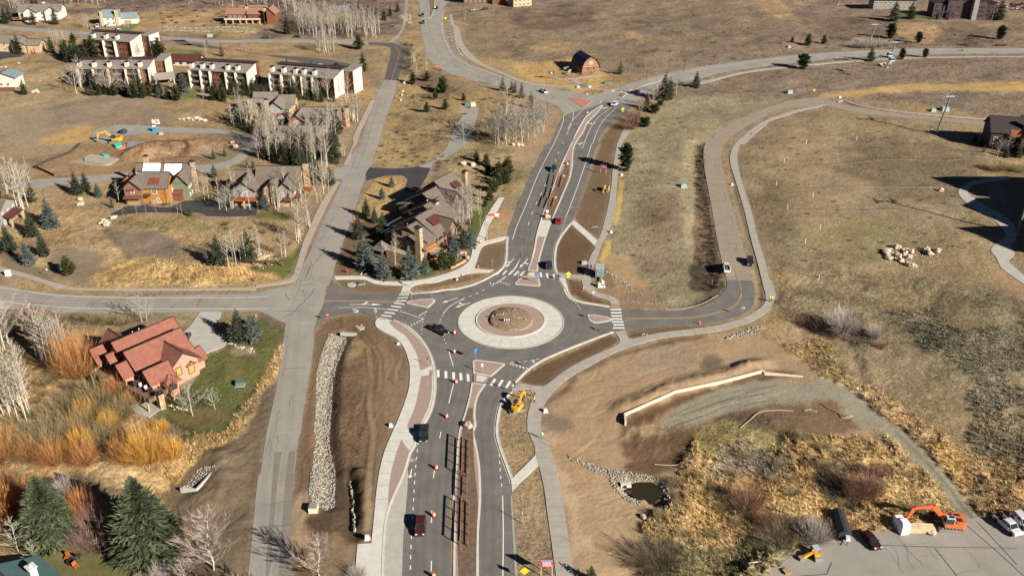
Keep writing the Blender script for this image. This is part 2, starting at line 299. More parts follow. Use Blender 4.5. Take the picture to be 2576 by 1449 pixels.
APRONS=[('truck_apron',circ(14.15,96),.10),('paver_ring',circ(9.3,80,(-.35,212.0)),.24)]
CORE=S(W('21:2345,330 2370,270 2420,235 2500,200 22:0,205 80,215 170,260 210,320 200,380 120,430 0,440 21:2500,430 2400,400 2350,370'),3,True)
RIPRAP=[W('21:730,455 900,445 905,500 870,600 800,760 760,950 750,1200 730,1449 31:740,150 790,350 780,700 720,760 540,720 530,560 570,300 600,0 21:580,1449 600,1200 600,900 640,700 690,560'),
 W('32:550,225 700,290 930,370 1180,400 1350,420 1500,470 1580,560 1590,640 1530,740 1450,720 1540,600 1480,490 1350,470 1200,480 1100,500 1105,555 1200,620 1280,680 1300,720 1240,735 1100,650 1000,540 980,450 900,430 700,340 580,290'),
 W('22:2140,500 2400,390 2520,390 2500,430 2300,490 2150,515'),W('22:1150,120 1480,140 1500,165 1160,145'),W('22:1180,0 1320,50 1310,70 1200,20'),W('12:930,1265 1060,1320 1240,1449 1180,1449 1050,1360 940,1290'),
 W('30:2030,375 2170,400 2100,440 1900,600 1800,600 1790,585 1880,520 1980,400')]
PAVE=[p for _,p in OLD+NEW+TANR+CON+PINK+MED]+[a[1] for a in APRONS]
# ---------------------------------------------------------------- ground: one sheet, painted zones and modelled relief
NR,NC=640,700; Y0,Y1=100.,790.; KY=math.log(Y1/Y0)/(NR-1)
def hw(Y): return .56*Y+48
jj=np.arange(NR); Yr=Y0*np.exp(jj*KY); uu=np.linspace(-1,1,NC)
YY=np.repeat(Yr[:,None],NC,1); XX=uu[None,:]*hw(YY)
tan=(.30,.215,.12); gold=(.40,.27,.12); grey=(.18,.15,.115); brown=(.125,.08,.05); dirt=(.33,.235,.15); pale=(.45,.335,.215)
lawn=(.105,.11,.042); sage=(.22,.20,.13); purple=(.175,.13,.105); olive=(.20,.165,.085); mud=(.27,.25,.19); dkmud=(.11,.085,.06); straw=(.48,.35,.12); gravel=(.24,.20,.155); reed=(.36,.255,.125); mulch=(.12,.08,.055)
# (outline, colour, relief metres, edge jitter metres)
Z=[('V:1100,-40 2640,-40 2640,140 2100,150 1750,180 1500,185 1250,150 1170,110',(.215,.165,.12),.35,6),
('V:1200,60 1300,90 1300,140 1190,130',(.22,.165,.11),.7,8),
('V:-40,-40 1040,-40 1010,90 700,95 400,92 300,80 0,60',purple,.5,8),
('V:0,60 600,20 700,40 640,95 300,80',tan,.3,6),
('V:-40,240 100,270 240,300 230,360 120,400 0,380',(.27,.215,.145),.2,6),
('V:100,260 330,230 430,300 240,310 150,330',(.24,.19,.14),.2,6),
('V:960,130 1050,90 1110,180 1200,230 1260,260 1200,330 1110,400 960,420 930,400 970,250',(.29,.215,.115),.35,4),
('V:1010,110 1030,120 1040,190 1010,190',dkmud,.3,3),
('V:1050,170 1120,190 1180,240 1080,230',(.17,.125,.09),.3,6),
('V:1110,400 1200,330 1260,270 1400,300 1330,450 1270,560 1210,560 1170,470',(.28,.22,.12),.4,4),
('V:1020,300 1100,300 1100,350 1000,350',gold,.4,4),
('V:1280,250 1390,250 1400,300 1340,420 1300,420 1290,340',(.30,.22,.14),.2,3),
('V:1130,50 1180,130 1300,190 1430,225 1430,190 1300,150 1240,120 1180,60',(.33,.24,.13),.3,3),
('V:1300,160 1440,150 1530,190 1500,230 1380,220 1290,190',gold,.3,5),
('V:1380,100 1440,105 1430,130 1330,130',(.27,.2,.11),.4,8),
('V:1520,85 1590,70 1680,110 1600,100',(.30,.22,.13),.4,6),
('V:1900,0 1960,0 2020,60 1960,50',(.34,.24,.14),.3,4),
('V:1580,300 1640,290 1700,230 1800,200 1960,225 1990,270 1870,310 1790,380 1770,500 1760,690 1745,775 1560,765 1510,700 1520,600 1560,500',(.25,.215,.14),.3,3),
('V:1680,480 1730,560 1700,720 1640,700 1620,560',(.22,.165,.115),.3,12),
('V:1960,150 2640,150 2640,310 2480,290 2150,245 1960,250 1800,240 1700,250 1620,250',(.205,.16,.12),.35,6),
('V:2060,240 2300,215 2640,205 2640,230 2300,232 2060,250',gold,.2,3),
('V:1870,300 1960,280 2100,270 2480,300 2640,330 2640,620 2640,1500 2480,1449 2300,1200 2060,950 1990,850 1950,770 1950,690 1900,600 1850,400',(.25,.195,.12),.3,3),
('V:2030,300 2450,420 2400,560 2200,560 2000,470 1960,380',(.265,.205,.13),.25,20),
('V:2000,560 2300,560 2200,640 2050,620',(.22,.19,.105),.25,15),
('V:2150,330 2400,380 2440,480 2250,500 2120,420',(.17,.135,.09),.3,16),
('V:1900,420 2000,520 2020,640 1950,600',(.19,.16,.10),.3,8),
('V:1250,20 1500,10 1480,60 1280,90',(.17,.125,.09),.4,14),('V:1600,30 1900,60 1800,110 1560,90',(.18,.14,.10),.4,14),('V:2000,30 2500,70 2450,120 2050,100',(.16,.12,.09),.4,12),
('V:980,330 1100,270 1180,300 1050,390',(.22,.16,.09),.5,8),
('V:2060,640 2350,700 2640,800 2640,1000 2300,900 2050,800',(.20,.165,.10),.45,20),
('V:2200,770 2640,840 2640,1080 2500,1050 2350,900',(.165,.15,.105),.6,15),
('V:2480,670 2640,720 2640,790 2520,740',(.30,.21,.13),.2,4),
('V:1940,640 2000,700 2050,800 2100,900 2080,950 1990,850 1940,770',(.25,.19,.12),.4,5),
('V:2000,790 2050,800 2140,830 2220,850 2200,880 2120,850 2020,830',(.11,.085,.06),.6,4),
('V:1960,860 2080,850 2130,930 2200,1000 2160,1020 2050,950',(.31,.23,.12),.6,4),
('V:2160,960 2230,1000 2350,1080 2480,1150 2640,1180 2640,1449 2450,1449 2400,1330 2200,1080',(.33,.235,.13),1.0,3),
('V:2480,1030 2640,1060 2640,1180 2480,1150',(.17,.145,.095),.7,6),
# disturbed soil right of the ring
('V:1345,1000 1480,905 1600,860 1850,835 1925,850 2050,940 2080,975 1900,985 1700,1045 1595,1130 1700,1110 1900,1060 2100,1075 2200,1100 1980,1150 1760,1160 1740,1240 1600,1330 1580,1480 1440,1480 1400,1200 1370,1080',dirt,.12,2),
('22:380,1090 600,900 1000,690 1400,560 1900,460 1950,500 1700,560 1200,650 800,850 550,1000 330,1250 300,1150',(.15,.10,.065),.1,2),
('22:1250,700 1600,600 1850,650 1800,850 1400,930 1280,850',(.30,.235,.165),.12,4),
('22:1950,680 2080,680 2110,780 1960,800',(.15,.12,.095),.15,3),
('22:350,1150 500,1200 480,1400 330,1400',(.20,.155,.115),.1,4),
('32:420,100 560,300 640,500 700,800 720,1100 760,1449 620,1449 560,900 480,500 380,200 330,0 420,0',pale,.1,4),
('32:700,300 950,430 1150,700 1200,1000 1250,1449 800,1449 700,900 640,500',(.36,.26,.165),.12,3),
('22:1130,1260 1400,1150 1700,1050 2100,960 2573,850 23:340,900 100,930 22:2200,1020 1600,1200 1300,1400 1140,1449 32:1150,150 1100,50',brown,.2,3),
('32:1000,50 1300,0 1800,0 1850,100 1800,250 1500,350 1300,420 1150,330 1050,150',brown,.15,4),
('22:2450,1180 23:300,1150 600,1130 800,1260 1000,1449 33:900,60 600,120 32:2300,80 22:2000,1449 1700,1449 1900,1350',(.17,.115,.075),.2,4),
('V:1840,1060 1950,1040 2000,1040 1900,1070 1800,1110',(.12,.095,.07),.3,4),
# marsh bottom right
('V:1745,1100 1900,1085 2060,1110 2200,1130 2330,1200 2420,1320 2200,1350 2100,1330 2010,1370 1960,1480 1600,1480 1620,1370 1640,1290 1700,1260 1690,1200',reed,1.0,3),
('V:1745,1090 1900,1070 1990,1090 1900,1150 1760,1150',(.27,.22,.10),.5,4),
('V:1780,1150 1900,1130 2050,1180 1900,1220 1770,1200',(.20,.165,.12),.7,6),
('V:2080,1160 2180,1160 2160,1280 2060,1260',(.12,.09,.06),.6,6),
('V:1630,1360 1900,1360 2020,1380 1960,1480 1600,1480',(.17,.15,.085),.7,5),
('V:1620,1350 1700,1360 1690,1430 1620,1440',(.09,.075,.05),.8,4),
('V:2330,1110 2430,1160 2420,1240 2330,1200',gold,1.0,3),
('22:1600,1240 1800,1120 2100,1000 2573,930 23:200,960 420,940 540,910 640,940 900,1100 1150,1300 1370,1449 33:1600,200 1800,450 2100,800 2150,870 1950,890 1700,560 1400,230 1100,0 23:950,1449 700,1150 500,1120 200,1150 22:2400,1200 2000,1330 1600,1400 1450,1380',mud,.12,1),
# soil strips round the ring
('22:90,910 300,770 600,640 900,500 1000,470 1060,500 1060,540 800,690 500,850 320,985 110,950',brown,.05,.3),
('22:1130,415 1500,385 1850,372 2050,350 2280,290 2400,220 2450,150 12:2440,1300 2340,1000 2250,650 2180,300 2130,0 2200,0 2240,350 2400,950 2530,1449 22:2545,130 2350,285 2100,365 1850,405 1350,475 1180,510',(.20,.15,.10),.1,1),
('22:1140,420 1500,390 2050,360 2300,300 2100,362 1850,402 1350,470 1200,505',brown,.05,.5),
('22:600,0 760,40 830,80 985,150 850,155 700,120',brown,.05,.3),
('22:830,0 900,60 1040,100 1100,190 1550,215 1800,190 2000,120 2100,0 1750,-60 1300,-50',(.27,.19,.115),.15,1.5),
('22:1330,0 1550,190 1750,200 1980,130 2080,60 2100,0 1900,-60 1400,-60',(.20,.175,.12),.3,3),
('12:440,1030 480,940 590,810 835,1020 760,1200 720,1330 460,1290 430,1150',brown,.05,.2),
('12:600,770 700,500 760,330 850,60 860,0 1050,0 1010,270 970,600 870,950 620,770',(.155,.105,.07),.08,.6),
('02:860,1449 1000,1260 1120,1190 1240,1130 1180,1250 1060,1449',(.15,.10,.065),.08,1),
('12:860,0 800,170 760,330 700,500 640,680 600,770 620,790 680,600 780,330 850,100 900,0',(.27,.24,.15),.05,.4),
('12:540,1360 700,1375 730,1449 22:600,80 580,0',brown,.05,.2),
('12:1080,370 1130,370 1090,700 1050,810 1010,800 1050,600',straw,.12,.5),
('12:960,960 1000,980 970,1100 930,1180 870,1170 920,1050',straw,.12,.5),
('12:1000,1100 1200,1130 1250,1300 1350,1449 1180,1449 900,1250',(.33,.235,.14),.15,2),
('12:830,1180 950,1200 1000,1449 830,1449 790,1300',(.20,.14,.09),.1,1),
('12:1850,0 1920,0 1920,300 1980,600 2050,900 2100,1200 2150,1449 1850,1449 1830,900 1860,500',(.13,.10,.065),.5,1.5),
('12:1800,1180 2080,1230 2060,1449 1800,1449',(.06,.05,.035),.3,2),
# SW brown field
('21:800,290 1200,290 1240,420 1400,500 1520,680 1545,830 1510,1100 1370,1449 31:1290,200 1200,700 1160,1120 1020,1130 1000,1449 700,1449 400,1449 350,1000 400,400 440,50 21:450,1449 530,1000 580,600 610,430',(.165,.11,.07),.1,.5),
('31:390,600 540,550 540,1100 400,1200 360,1000',(.30,.225,.15),.1,2),
('21:880,520 1100,560 1110,700 900,760 830,650',(.22,.175,.10),.3,3),
('21:760,850 1100,700 1120,1200 1100,1449 31:1100,400 800,300 740,0 21:730,1300',(.155,.105,.068),.25,3),
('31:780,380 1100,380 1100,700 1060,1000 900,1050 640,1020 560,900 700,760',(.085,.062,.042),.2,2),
('21:1100,560 1180,600 1190,1100 1240,1449 31:1200,500 1180,700 1120,1100 1060,1000 1120,600 1140,200 21:1110,1200',(.215,.16,.105),.1,1),
('21:1180,560 1500,720 1540,900 1500,1100 1380,1400 1260,1200 1200,900',(.21,.145,.095),.12,2),
('31:560,1180 800,1080 1000,1130 980,1449 560,1449',(.21,.15,.095),.15,2),
# left of the old road
('20:2573,240 21:300,330 340,400 330,560 250,900 200,1150 130,1449 31:60,450 0,900 -60,1449 30:1700,1449 1700,760 1620,560 2000,300 2450,0 20:2573,1180',(.145,.115,.08),.2,1),
('20:1900,1300 2200,1200 2500,1000 21:100,800 250,560 330,560 240,900 100,1000 20:2573,1200 2450,1449 30:2300,100 1900,400 1700,560 900,420 1000,250 1500,400 1800,100',reed,.6,1),
('20:1430,300 1950,260 1900,380 1800,450 1750,470 1600,400 21:0,300',(.16,.155,.06),.1,2),
('20:2290,480 2573,330 21:60,300 200,400 300,400 200,620 20:2573,1000 2480,1100 2330,1300 2250,1449 30:1850,50 1800,110 2050,120 20:1560,1290 1500,1300 1640,1200 1700,1050 1990,880 2050,700 2270,600',lawn,.3,.6),
('20:2300,700 2500,720 2450,900 2250,900',(.14,.125,.05),.2,2),('20:1750,1250 2100,1180 2250,1260 2100,1400 1850,1400',(.155,.125,.055),.2,2),('20:2050,980 2250,950 2350,1050 2150,1120',(.075,.105,.03),.2,2),
('20:2400,560 2573,620 2573,700 2300,650',(.25,.2,.14),.1,1),
('20:0,200 800,250 1400,260 1500,330 1100,350 800,430 600,700 0,700',(.17,.14,.085),.5,4),
('20:0,700 900,700 1000,900 1450,1200 1300,1449 30:1000,400 600,500 0,450',(.30,.21,.11),.7,3),
('20:650,850 1000,950 1050,1449 500,1449',(.17,.13,.085),.6,5),
('30:0,400 300,430 900,420 1250,560 1300,1080 1100,1150 700,1000 300,1000 0,850',(.16,.12,.075),.4,3),
('30:300,1050 850,1000 1150,1120 1300,1240 1700,1200 1700,1449 450,1449 200,1200 0,1200 0,1050',(.125,.12,.05),.08,2),
('30:650,1020 900,1010 900,1100 600,1300 400,1150',(.20,.14,.075),.1,2),
('30:1000,350 1500,430 1700,560 1600,640 1300,600 1000,500 850,420',(.42,.30,.16),.5,2),
# west meadow between the roads
('10:0,440 370,470 800,480 1000,560 1100,700 1500,700 2000,700 2573,740 11:300,750 400,850 560,790 350,1280 200,1380 0,1400 10:2573,1430 1400,1440 800,1430 500,1370 0,1220',(.31,.225,.125),.4,1),
('10:1010,860 1600,900 1790,1100 1700,1150 1300,1150 1200,1060',(.20,.16,.125),.25,4),
('10:1200,760 2000,740 2200,900 1700,900 1400,830 1100,830',(.26,.20,.10),.5,4),
('10:0,1000 300,1200 600,1350 850,1420 400,1390 0,1240',(.19,.145,.10),.15,3),
('10:480,1100 850,1050 1000,1250 900,1380 600,1340 450,1200',(.21,.165,.115),.15,4),
('10:900,1300 1300,1180 1800,1250 2573,1250 2573,1420 1500,1435 1000,1430',gold,.7,1.5),
('11:0,1290 150,1290 240,1330 200,1380 0,1410',gold,.5,1),
('11:-100,1250 250,1150 450,1000 420,1130 350,1290 250,1370 200,1290 0,1280',(.12,.13,.04),.1,1),
('11:0,690 350,690 330,770 0,750',(.13,.13,.045),.1,1),
('11:530,1030 600,1060 780,700 850,420 870,380 720,600 630,790',(.27,.20,.13),.15,.5),
('11:400,1375 500,1340 560,1160 600,1050 530,1020 440,1290',(.16,.13,.09),.1,.5),
('10:2000,560 2160,470 2250,480 2180,550 2050,590',(.08,.12,.025),.1,1),
# central house plot
('11:1180,400 1300,330 1480,325 1520,370 1500,460 1350,640 1250,760 950,780 1050,600',(.36,.25,.12),.4,1),
('11:790,1240 860,1030 950,800 1300,760 1400,1000 1350,1300 1200,1360 1080,1325 780,1325',(.14,.10,.06),.15,1),
('11:1330,1230 1700,1200 1830,1260 1700,1350 1400,1375 1200,1360',(.10,.12,.035),.1,1),
('11:1830,1260 2050,1160 2200,980 2190,1080 2080,1220 1900,1300',(.15,.105,.07),.1,.6),
('11:2150,760 2300,540 2420,560 2330,720 2200,930 2150,950',(.11,.13,.04),.1,1),
('11:2440,620 2573,560 2573,900 2330,970 2300,930',(.33,.24,.14),.2,1),
('11:2290,1020 2510,990 2510,1130 2380,1255 2200,1250 2230,1110',(.17,.12,.08),.08,.3),
('11:800,1362 1080,1362 1180,1402 1480,1422 21:1450,48 1150,48 1000,32 890,0',(.16,.11,.07),.08,.3),
('11:1560,1449 1800,1395 2100,1325 2300,1305 2230,1350 2000,1400 1700,1449',(.16,.11,.07),.08,.3),
# condo lawns, cluster lawns
('00:1850,880 2440,900 2440,1010 1850,980',(.16,.165,.06),.1,2),
('00:1970,935 2310,935 2240,975 2000,975',(.38,.30,.24),.1,1),
('00:1680,500 2020,500 2050,570 1680,560',(.15,.155,.06),.1,1),
('01:380,960 600,970 560,1020 380,1010',(.11,.135,.04),.1,1),
('i:100,680 700,680 900,880 700,930 300,870 100,790',(.13,.13,.05),.1,1),
('00:1250,260 1430,220 1300,310 1230,315',(.14,.15,.06),.1,1),
('00:600,40 900,40 1100,100 700,100',tan,.3,3),
('V:0,165 150,190 160,260 0,270',(.30,.23,.14),.3,4),
('00:450,1380 800,1250 940,1260 930,1430 700,1449 400,1440',gold,.2,3),
('00:1200,1380 2000,1350 2250,1400 2500,1449 10:2400,100 2300,180 1900,220 1000,300 360,320 370,220 560,150 780,0',(.27,.18,.105),.3,3),
('10:1500,-40 2150,-40 2350,60 2200,180 1700,170 1400,60',(.24,.155,.10),.4,3),
('10:2000,60 2350,40 2400,110 2200,180 1950,170',(.22,.17,.12),.2,2),
('10:700,170 960,120 1200,150 1090,220 800,190',(.33,.29,.23),.05,1),
('10:1010,90 1400,60 1300,110 1050,150',(.28,.15,.10),.1,1),
('03:1100,30 1240,0 1300,60 1180,100',(.13,.15,.06),.1,2),
('03:1290,150 1640,150 1640,210 1250,205',(.12,.14,.05),.1,2),
('03:850,380 1200,380 1180,460 830,490',(.30,.24,.19),.5,3),
('03:1280,240 1680,240 1720,330 1640,460 1500,440 1300,330',(.31,.22,.13),.4,4),
('13:2030,180 2700,180 2700,290 2100,260',(.20,.15,.075),.5,3),
('01:2100,270 2573,150 2573,600 2200,560',(.21,.16,.11),.3,4),
]
NJ=[fbm(XX,YY,9,3,k)-.5 for k in (0,1)]; NJ2=[fbm(XX,YY,2.2,2,k)-.5 for k in (2,3)]
base=np.array(tan)[None,None,:]*np.ones((NR,NC,1))
n1=fbm(XX,YY,60,4,1)[...,None]; base=base*(1-.0*n1)
a=np.clip((fbm(XX,YY,38,4,2)-.45)*6,0,1)[...,None]; base=base*(1-a*.45)+np.array(grey)*a*.45
col=base; amp=np.full((NR,NC),.3)
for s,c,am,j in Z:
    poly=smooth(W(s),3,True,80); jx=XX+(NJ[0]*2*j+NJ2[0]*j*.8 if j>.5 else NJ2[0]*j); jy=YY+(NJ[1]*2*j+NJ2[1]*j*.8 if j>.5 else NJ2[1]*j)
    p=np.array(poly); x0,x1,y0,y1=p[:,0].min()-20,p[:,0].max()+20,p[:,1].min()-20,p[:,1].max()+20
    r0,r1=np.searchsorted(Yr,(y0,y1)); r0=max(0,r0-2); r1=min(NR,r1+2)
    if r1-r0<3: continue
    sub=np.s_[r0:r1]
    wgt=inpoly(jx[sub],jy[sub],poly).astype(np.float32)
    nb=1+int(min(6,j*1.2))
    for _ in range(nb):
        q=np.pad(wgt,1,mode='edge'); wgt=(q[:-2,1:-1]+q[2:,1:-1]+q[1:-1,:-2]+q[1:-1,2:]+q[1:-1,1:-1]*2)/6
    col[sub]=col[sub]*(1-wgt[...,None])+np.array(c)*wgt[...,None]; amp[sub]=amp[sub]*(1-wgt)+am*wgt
col=col*np.array((.98,.95,.90))
def ruts(poly,n,ang,L,wd,seed,f0=.7,f1=1.25):
    "wheel and bucket ruts across bare soil"
    r=np.random.default_rng(seed); p=np.array(W(poly)); q=smooth(W(poly),2,True)
    for i in range(n):
        x=r.uniform(p[:,0].min(),p[:,0].max()); y=r.uniform(p[:,1].min(),p[:,1].max())
        if not inpoly(np.array([x]),np.array([y]),q)[0]: continue
        a=math.radians(ang+r.normal(0,14)); l=L*r.uniform(.4,1.2); c=r.uniform(-.25,.25); ln=[(x+math.cos(a+c*t)*l*t,y+math.sin(a+c*t)*l*t) for t in np.linspace(0,1,5)]
        xs=[u[0] for u in ln]; ys=[u[1] for u in ln]; r0,r1=np.searchsorted(Yr,(min(ys)-2,max(ys)+2)); sb=np.s_[max(0,r0):r1]
        if r1-r0<2: continue
        d=distline(XX[sb],YY[sb],ln); t=np.clip(1-d/wd,0,1)[...,None]; col[sb]=col[sb]*(1-t*(1-r.uniform(f0,f1)))
        RUT.append((sb,t[...,0]*r.uniform(-.12,.08)))
RUT=[]
ruts('21:800,290 1200,290 1500,720 1540,900 1370,1449 31:1200,700 1000,1000 700,1300 400,1300 450,200 21:600,600',170,85,11,.4,1)
ruts('22:380,1090 600,900 1000,690 1400,560 1950,500 1900,985 1600,1130 1300,1449 32:1200,400 1200,1200 800,1449 600,900 400,200',200,30,9,.4,2,.75,1.2)
ruts('20:2573,900 21:200,500 300,600 150,1449 31:20,900 30:2500,1300 1700,900 2000,500 20:2300,1400',120,60,8,.4,3,.65,1.25)
ruts('32:1000,50 1800,0 1800,250 1300,420 1050,150',60,70,8,.3,4,.8,1.3)
ruts('10:1500,-20 2150,-20 2300,100 1700,170 1300,100',60,10,14,.7,5,.75,1.2)
ruts('12:440,1030 590,810 835,1020 760,1200 600,1300 430,1200',30,60,5,.3,6); ruts('22:90,910 600,640 1000,470 1060,540 500,850 320,985',40,35,6,.3,7)
ruts('12:600,770 760,330 860,0 1050,0 970,600 870,950',50,72,8,.3,8,.8,1.25)
# pavement mask
PM=np.zeros((NR,NC),np.float32)
for p in PAVE: PM[inpoly(XX,YY,p)]=1
MK=PM.copy()
for _ in range(10):
    q=np.pad(MK,1,mode='edge'); MK=np.maximum(MK,(q[:-2,1:-1]+q[2:,1:-1]+q[1:-1,:-2]+q[1:-1,2:])/4*.97)
FREE=np.clip(1-MK*1.6,0,1)
for _ in range(3):
    q=np.pad(FREE,1,mode='edge'); FREE=(q[:-2,1:-1]+q[2:,1:-1]+q[1:-1,:-2]+q[1:-1,2:]+q[1:-1,1:-1]*2)/6
FREE[PM>0]=0
# verge gravel along the kerbs
vg=np.clip(MK*1.3,0,1)*(1-PM)*.35
col=col*(1-vg[...,None])+np.array(gravel)*vg[...,None]*1.0
rough=fbm(XX,YY,3.,4,0)-.5; clump=np.abs(fbm(XX,YY,2.2,3,3)-.5)*2; broad=fbm(XX,YY,22,3,4)-.5
Hh=amp*(rough*1.2+broad*1.2)+np.clip(amp-.45,0,1)*(1-clump)*1.1
def ditch(s,wd,dp,k=0):
    global Hh,col
    l=smooth(W(s),4); d=distline(XX,YY,l); t=np.clip(1-d/wd,0,1); t=t*t*(3-2*t); Hh=Hh-dp*t
    return t
ditch('12:1880,0 1870,400 1900,800 1950,1100 2000,1300 1950,1449 22:1900,60 1750,150',7,.9)
ditch('V:2030,820 2110,850 2190,860 2230,880',5,.6); ditch('V:2130,850 2160,930 2170,980',3,.4)
ditch('22:1140,460 1600,420 2100,345 2400,240 2490,140 12:2440,1150 2320,750 2230,420 2190,60',1.6,.5)
ditch('21:870,470 800,650 740,900 720,1100 700,1449 31:700,100 740,400 740,700',3.5,1.3)
ditch('31:920,500 940,800 965,1000',3.8,1.1); ditch('10:1020,860 1150,1020 1280,1150',2,.5)
ditch('11:380,1130 500,860 560,780',2,.4); 
ditch('32:1250,560 1400,560 1480,640',4.2,2.2)
def mound(s,wd,h):
    global Hh
    l=W(s); d=distline(XX,YY,l); t=np.clip(1-d/wd,0,1); t=t*t*(3-2*t); Hh=Hh+h*t*(1+rough*.8)
mound('10:1500,80 1750,40 2000,30',12,3.2); mound('10:1300,130 1450,150',5,1.2); mound('30:2200,300 2250,600 2050,700',6,1.2)
mound('31:1030,420 1080,700 1040,950',2.5,.9); mound('22:1120,1210 1640,985 2100,885 2520,780',4.5,.95); mound('33:100,1300 200,1400 120,1449',5,1.0)
mound('22:2350,800 2450,770',4,.8)
F2=PM.copy()
for st_ in (1,2,4,6,6):
    for _ in range(3):
        q=np.pad(F2,st_,mode='edge'); F2=np.maximum(F2*.0,(q[:-2*st_,st_:-st_]+q[2*st_:,st_:-st_]+q[st_:-st_,:-2*st_]+q[st_:-st_,2*st_:]+q[st_:-st_,st_:-st_])/5)
F2=np.clip(1-F2*3.2,0,1); roll=(fbm(XX,YY,42,3,1)-.5)*5.5+(fbm(XX,YY,16,2,2)-.5)*1.9
A2=np.clip(amp*3-.3,0,1)
for st_ in (2,4,7,10,10):
    q=np.pad(A2,st_,mode='edge'); A2=(q[:-2*st_,st_:-st_]+q[2*st_:,st_:-st_]+q[st_:-st_,:-2*st_]+q[st_:-st_,2*st_:]+q[st_:-st_,st_:-st_])/5
Hh=Hh+roll*F2*A2
for sb_,dz_ in RUT: Hh[sb_]+=dz_
Hh=Hh*FREE-.05
Hh=np.where(PM>0,-.06,Hh)
# albedo mottling (real colour variation of grass, soil, stones)
m1=fbm(XX,YY,7,4,5)-.5; m2=fbm(XX,YY,1.6,3,1)-.5; m3=rng.random((NR,NC))-.5
k=np.clip(.35+amp*1.2,0,1.1); mod=1+(m1*1.1+m2*.9+m3*.6)*np.clip(.06+amp*1.4,0,1.1)
st=fbm(XX*.35+YY*.15,YY*1.0-XX*.5,5,3,2)-.5; mod=mod+st*.35*k
col=np.clip(col*mod[...,None],.015,.75)
hue=(fbm(XX,YY,13,3,3)-.5)[...,None]*np.array([.16,0,-.22])*k[...,None]; col=np.clip(col*(1+hue),.01,.8)
def tracks(s,off,wd,f,cc=None):
    l=smooth(W(s),4)
    for o in off:
        L,R=strip(l,2*abs(o)); q=L if o>0 else R; d=distline(XX,YY,q); t=np.clip(1-d/wd,0,1)[...,None]*(1-PM[...,None])
        col[:]=col*(1-t*(1-f))
tracks('21:1130,600 1160,900 1140,1200 1180,1449 31:1150,300 1120,700',(.9,-.9),.5,.55)
tracks('21:1000,380 1150,560 1240,700 1250,1000',(.7,-.7),.45,.6)
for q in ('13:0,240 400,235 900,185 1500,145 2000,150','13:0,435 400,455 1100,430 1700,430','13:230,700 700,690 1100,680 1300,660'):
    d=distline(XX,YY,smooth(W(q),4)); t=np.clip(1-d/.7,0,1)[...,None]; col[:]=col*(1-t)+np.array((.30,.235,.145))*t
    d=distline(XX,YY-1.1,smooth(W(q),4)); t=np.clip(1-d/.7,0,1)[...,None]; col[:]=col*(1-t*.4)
for i in range(22):
    a0,b0=W('22:%d,%d'%(1650+rng.integers(-60,60),1250+i*7)),W('23:%d,%d'%(rng.integers(-100,350),960+i*8))
    d=distline(XX,YY,[a0[0],((a0[0][0]+b0[0][0])/2,(a0[0][1]+b0[0][1])/2+rng.uniform(0,3)),b0[0]]); t=np.clip(1-d/.35,0,1)[...,None]; col[:]=col*(1-t*rng.uniform(-.25,.5))
for i in range(14):
    d=distline(XX,YY,W('32:%d,%d %d,%d'%(1130+i*45,340-i*6,1330+i*40,80-i*4))); t=np.clip(1-d/.3,0,1)[...,None]; col[:]=col*(1+t*.35)
for i in range(9):
    d=distline(XX,YY,S(W('33:%d,0 %d,400 %d,860'%(1150+i*30,1580+i*25,1990+i*15)),3)); t=np.clip(1-d/.35,0,1)[...,None]; col[:]=col*(1-t*rng.uniform(-.2,.4))
for i in range(5):
    p=S(W('10:%d,60 %d,20 %d,70 %d,130'%(1560+i*40,1780+i*20,1930-i*10,1850-i*20)),3); d=distline(XX,YY,p); t=np.clip(1-d/.8,0,1)[...,None]; col[:]=col*(1-t*.35)
def HGT(x,y):
    r=math.log(max(y,Y0)/Y0)/KY; c=(x/hw(y)+1)/2*(NC-1)
    if r>=NR-1 or c<0 or c>=NC-1: return 0.
    i=int(r);j=int(c);f=r-i;g=c-j
    return float((Hh[i,j]*(1-g)+Hh[i,j+1]*g)*(1-f)+(Hh[i+1,j]*(1-g)+Hh[i+1,j+1]*g)*f)
def HGTv(x,y):
    r=np.clip(np.log(np.maximum(y,Y0)/Y0)/KY,0,NR-1.01); c=np.clip((x/hw(y)+1)/2*(NC-1),0,NC-1.01); i=r.astype(int); j=c.astype(int); f=r-i; g=c-j
    return (Hh[i,j]*(1-g)+Hh[i,j+1]*g)*(1-f)+(Hh[i+1,j]*(1-g)+Hh[i+1,j+1]*g)*f
def COLv(x,y):
    r=np.clip(np.log(np.maximum(y,Y0)/Y0)/KY,0,NR-1.01).astype(int); c=np.clip((x/hw(y)+1)/2*(NC-1),0,NC-1.01).astype(int); return col[r,c],PM[r,c],amp[r,c]
# mesh with an outer skirt that runs to the horizon
XG=np.zeros((NR+2,NC+2)); YG=XG.copy(); ZG=XG.copy()-.05; CG=np.ones((NR+2,NC+2,3))*np.array((.25,.19,.12))
XG[1:-1,1:-1]=XX; YG[1:-1,1:-1]=YY; ZG[1:-1,1:-1]=Hh; CG[1:-1,1:-1]=col
XG[0,1:-1]=XX[0]*8; YG[0]=-2500; XG[-1,1:-1]=XX[-1]*7; YG[-1]=5500; YG[1:-1,0]=Yr*1.0; YG[1:-1,-1]=Yr; XG[:,0]=-4000; XG[:,-1]=4000
idx=np.arange((NR+2)*(NC+2)).reshape(NR+2,NC+2); f4=np.stack([idx[:-1,:-1],idx[:-1,1:],idx[1:,1:],idx[1:,:-1]],-1).reshape(-1,4)
V3=np.stack([XG,YG,ZG],-1).reshape(-1,3)
gm=mat('ground_soil_grass',(1,1,1),.95,attr='Col',nz=.95,amt=.27,nz2=(3.2,.3),bump=.4,spec=.1)
go=npmesh('ground',V3,f4,gm,CG.reshape(-1,3),smooth=True,kind='structure')
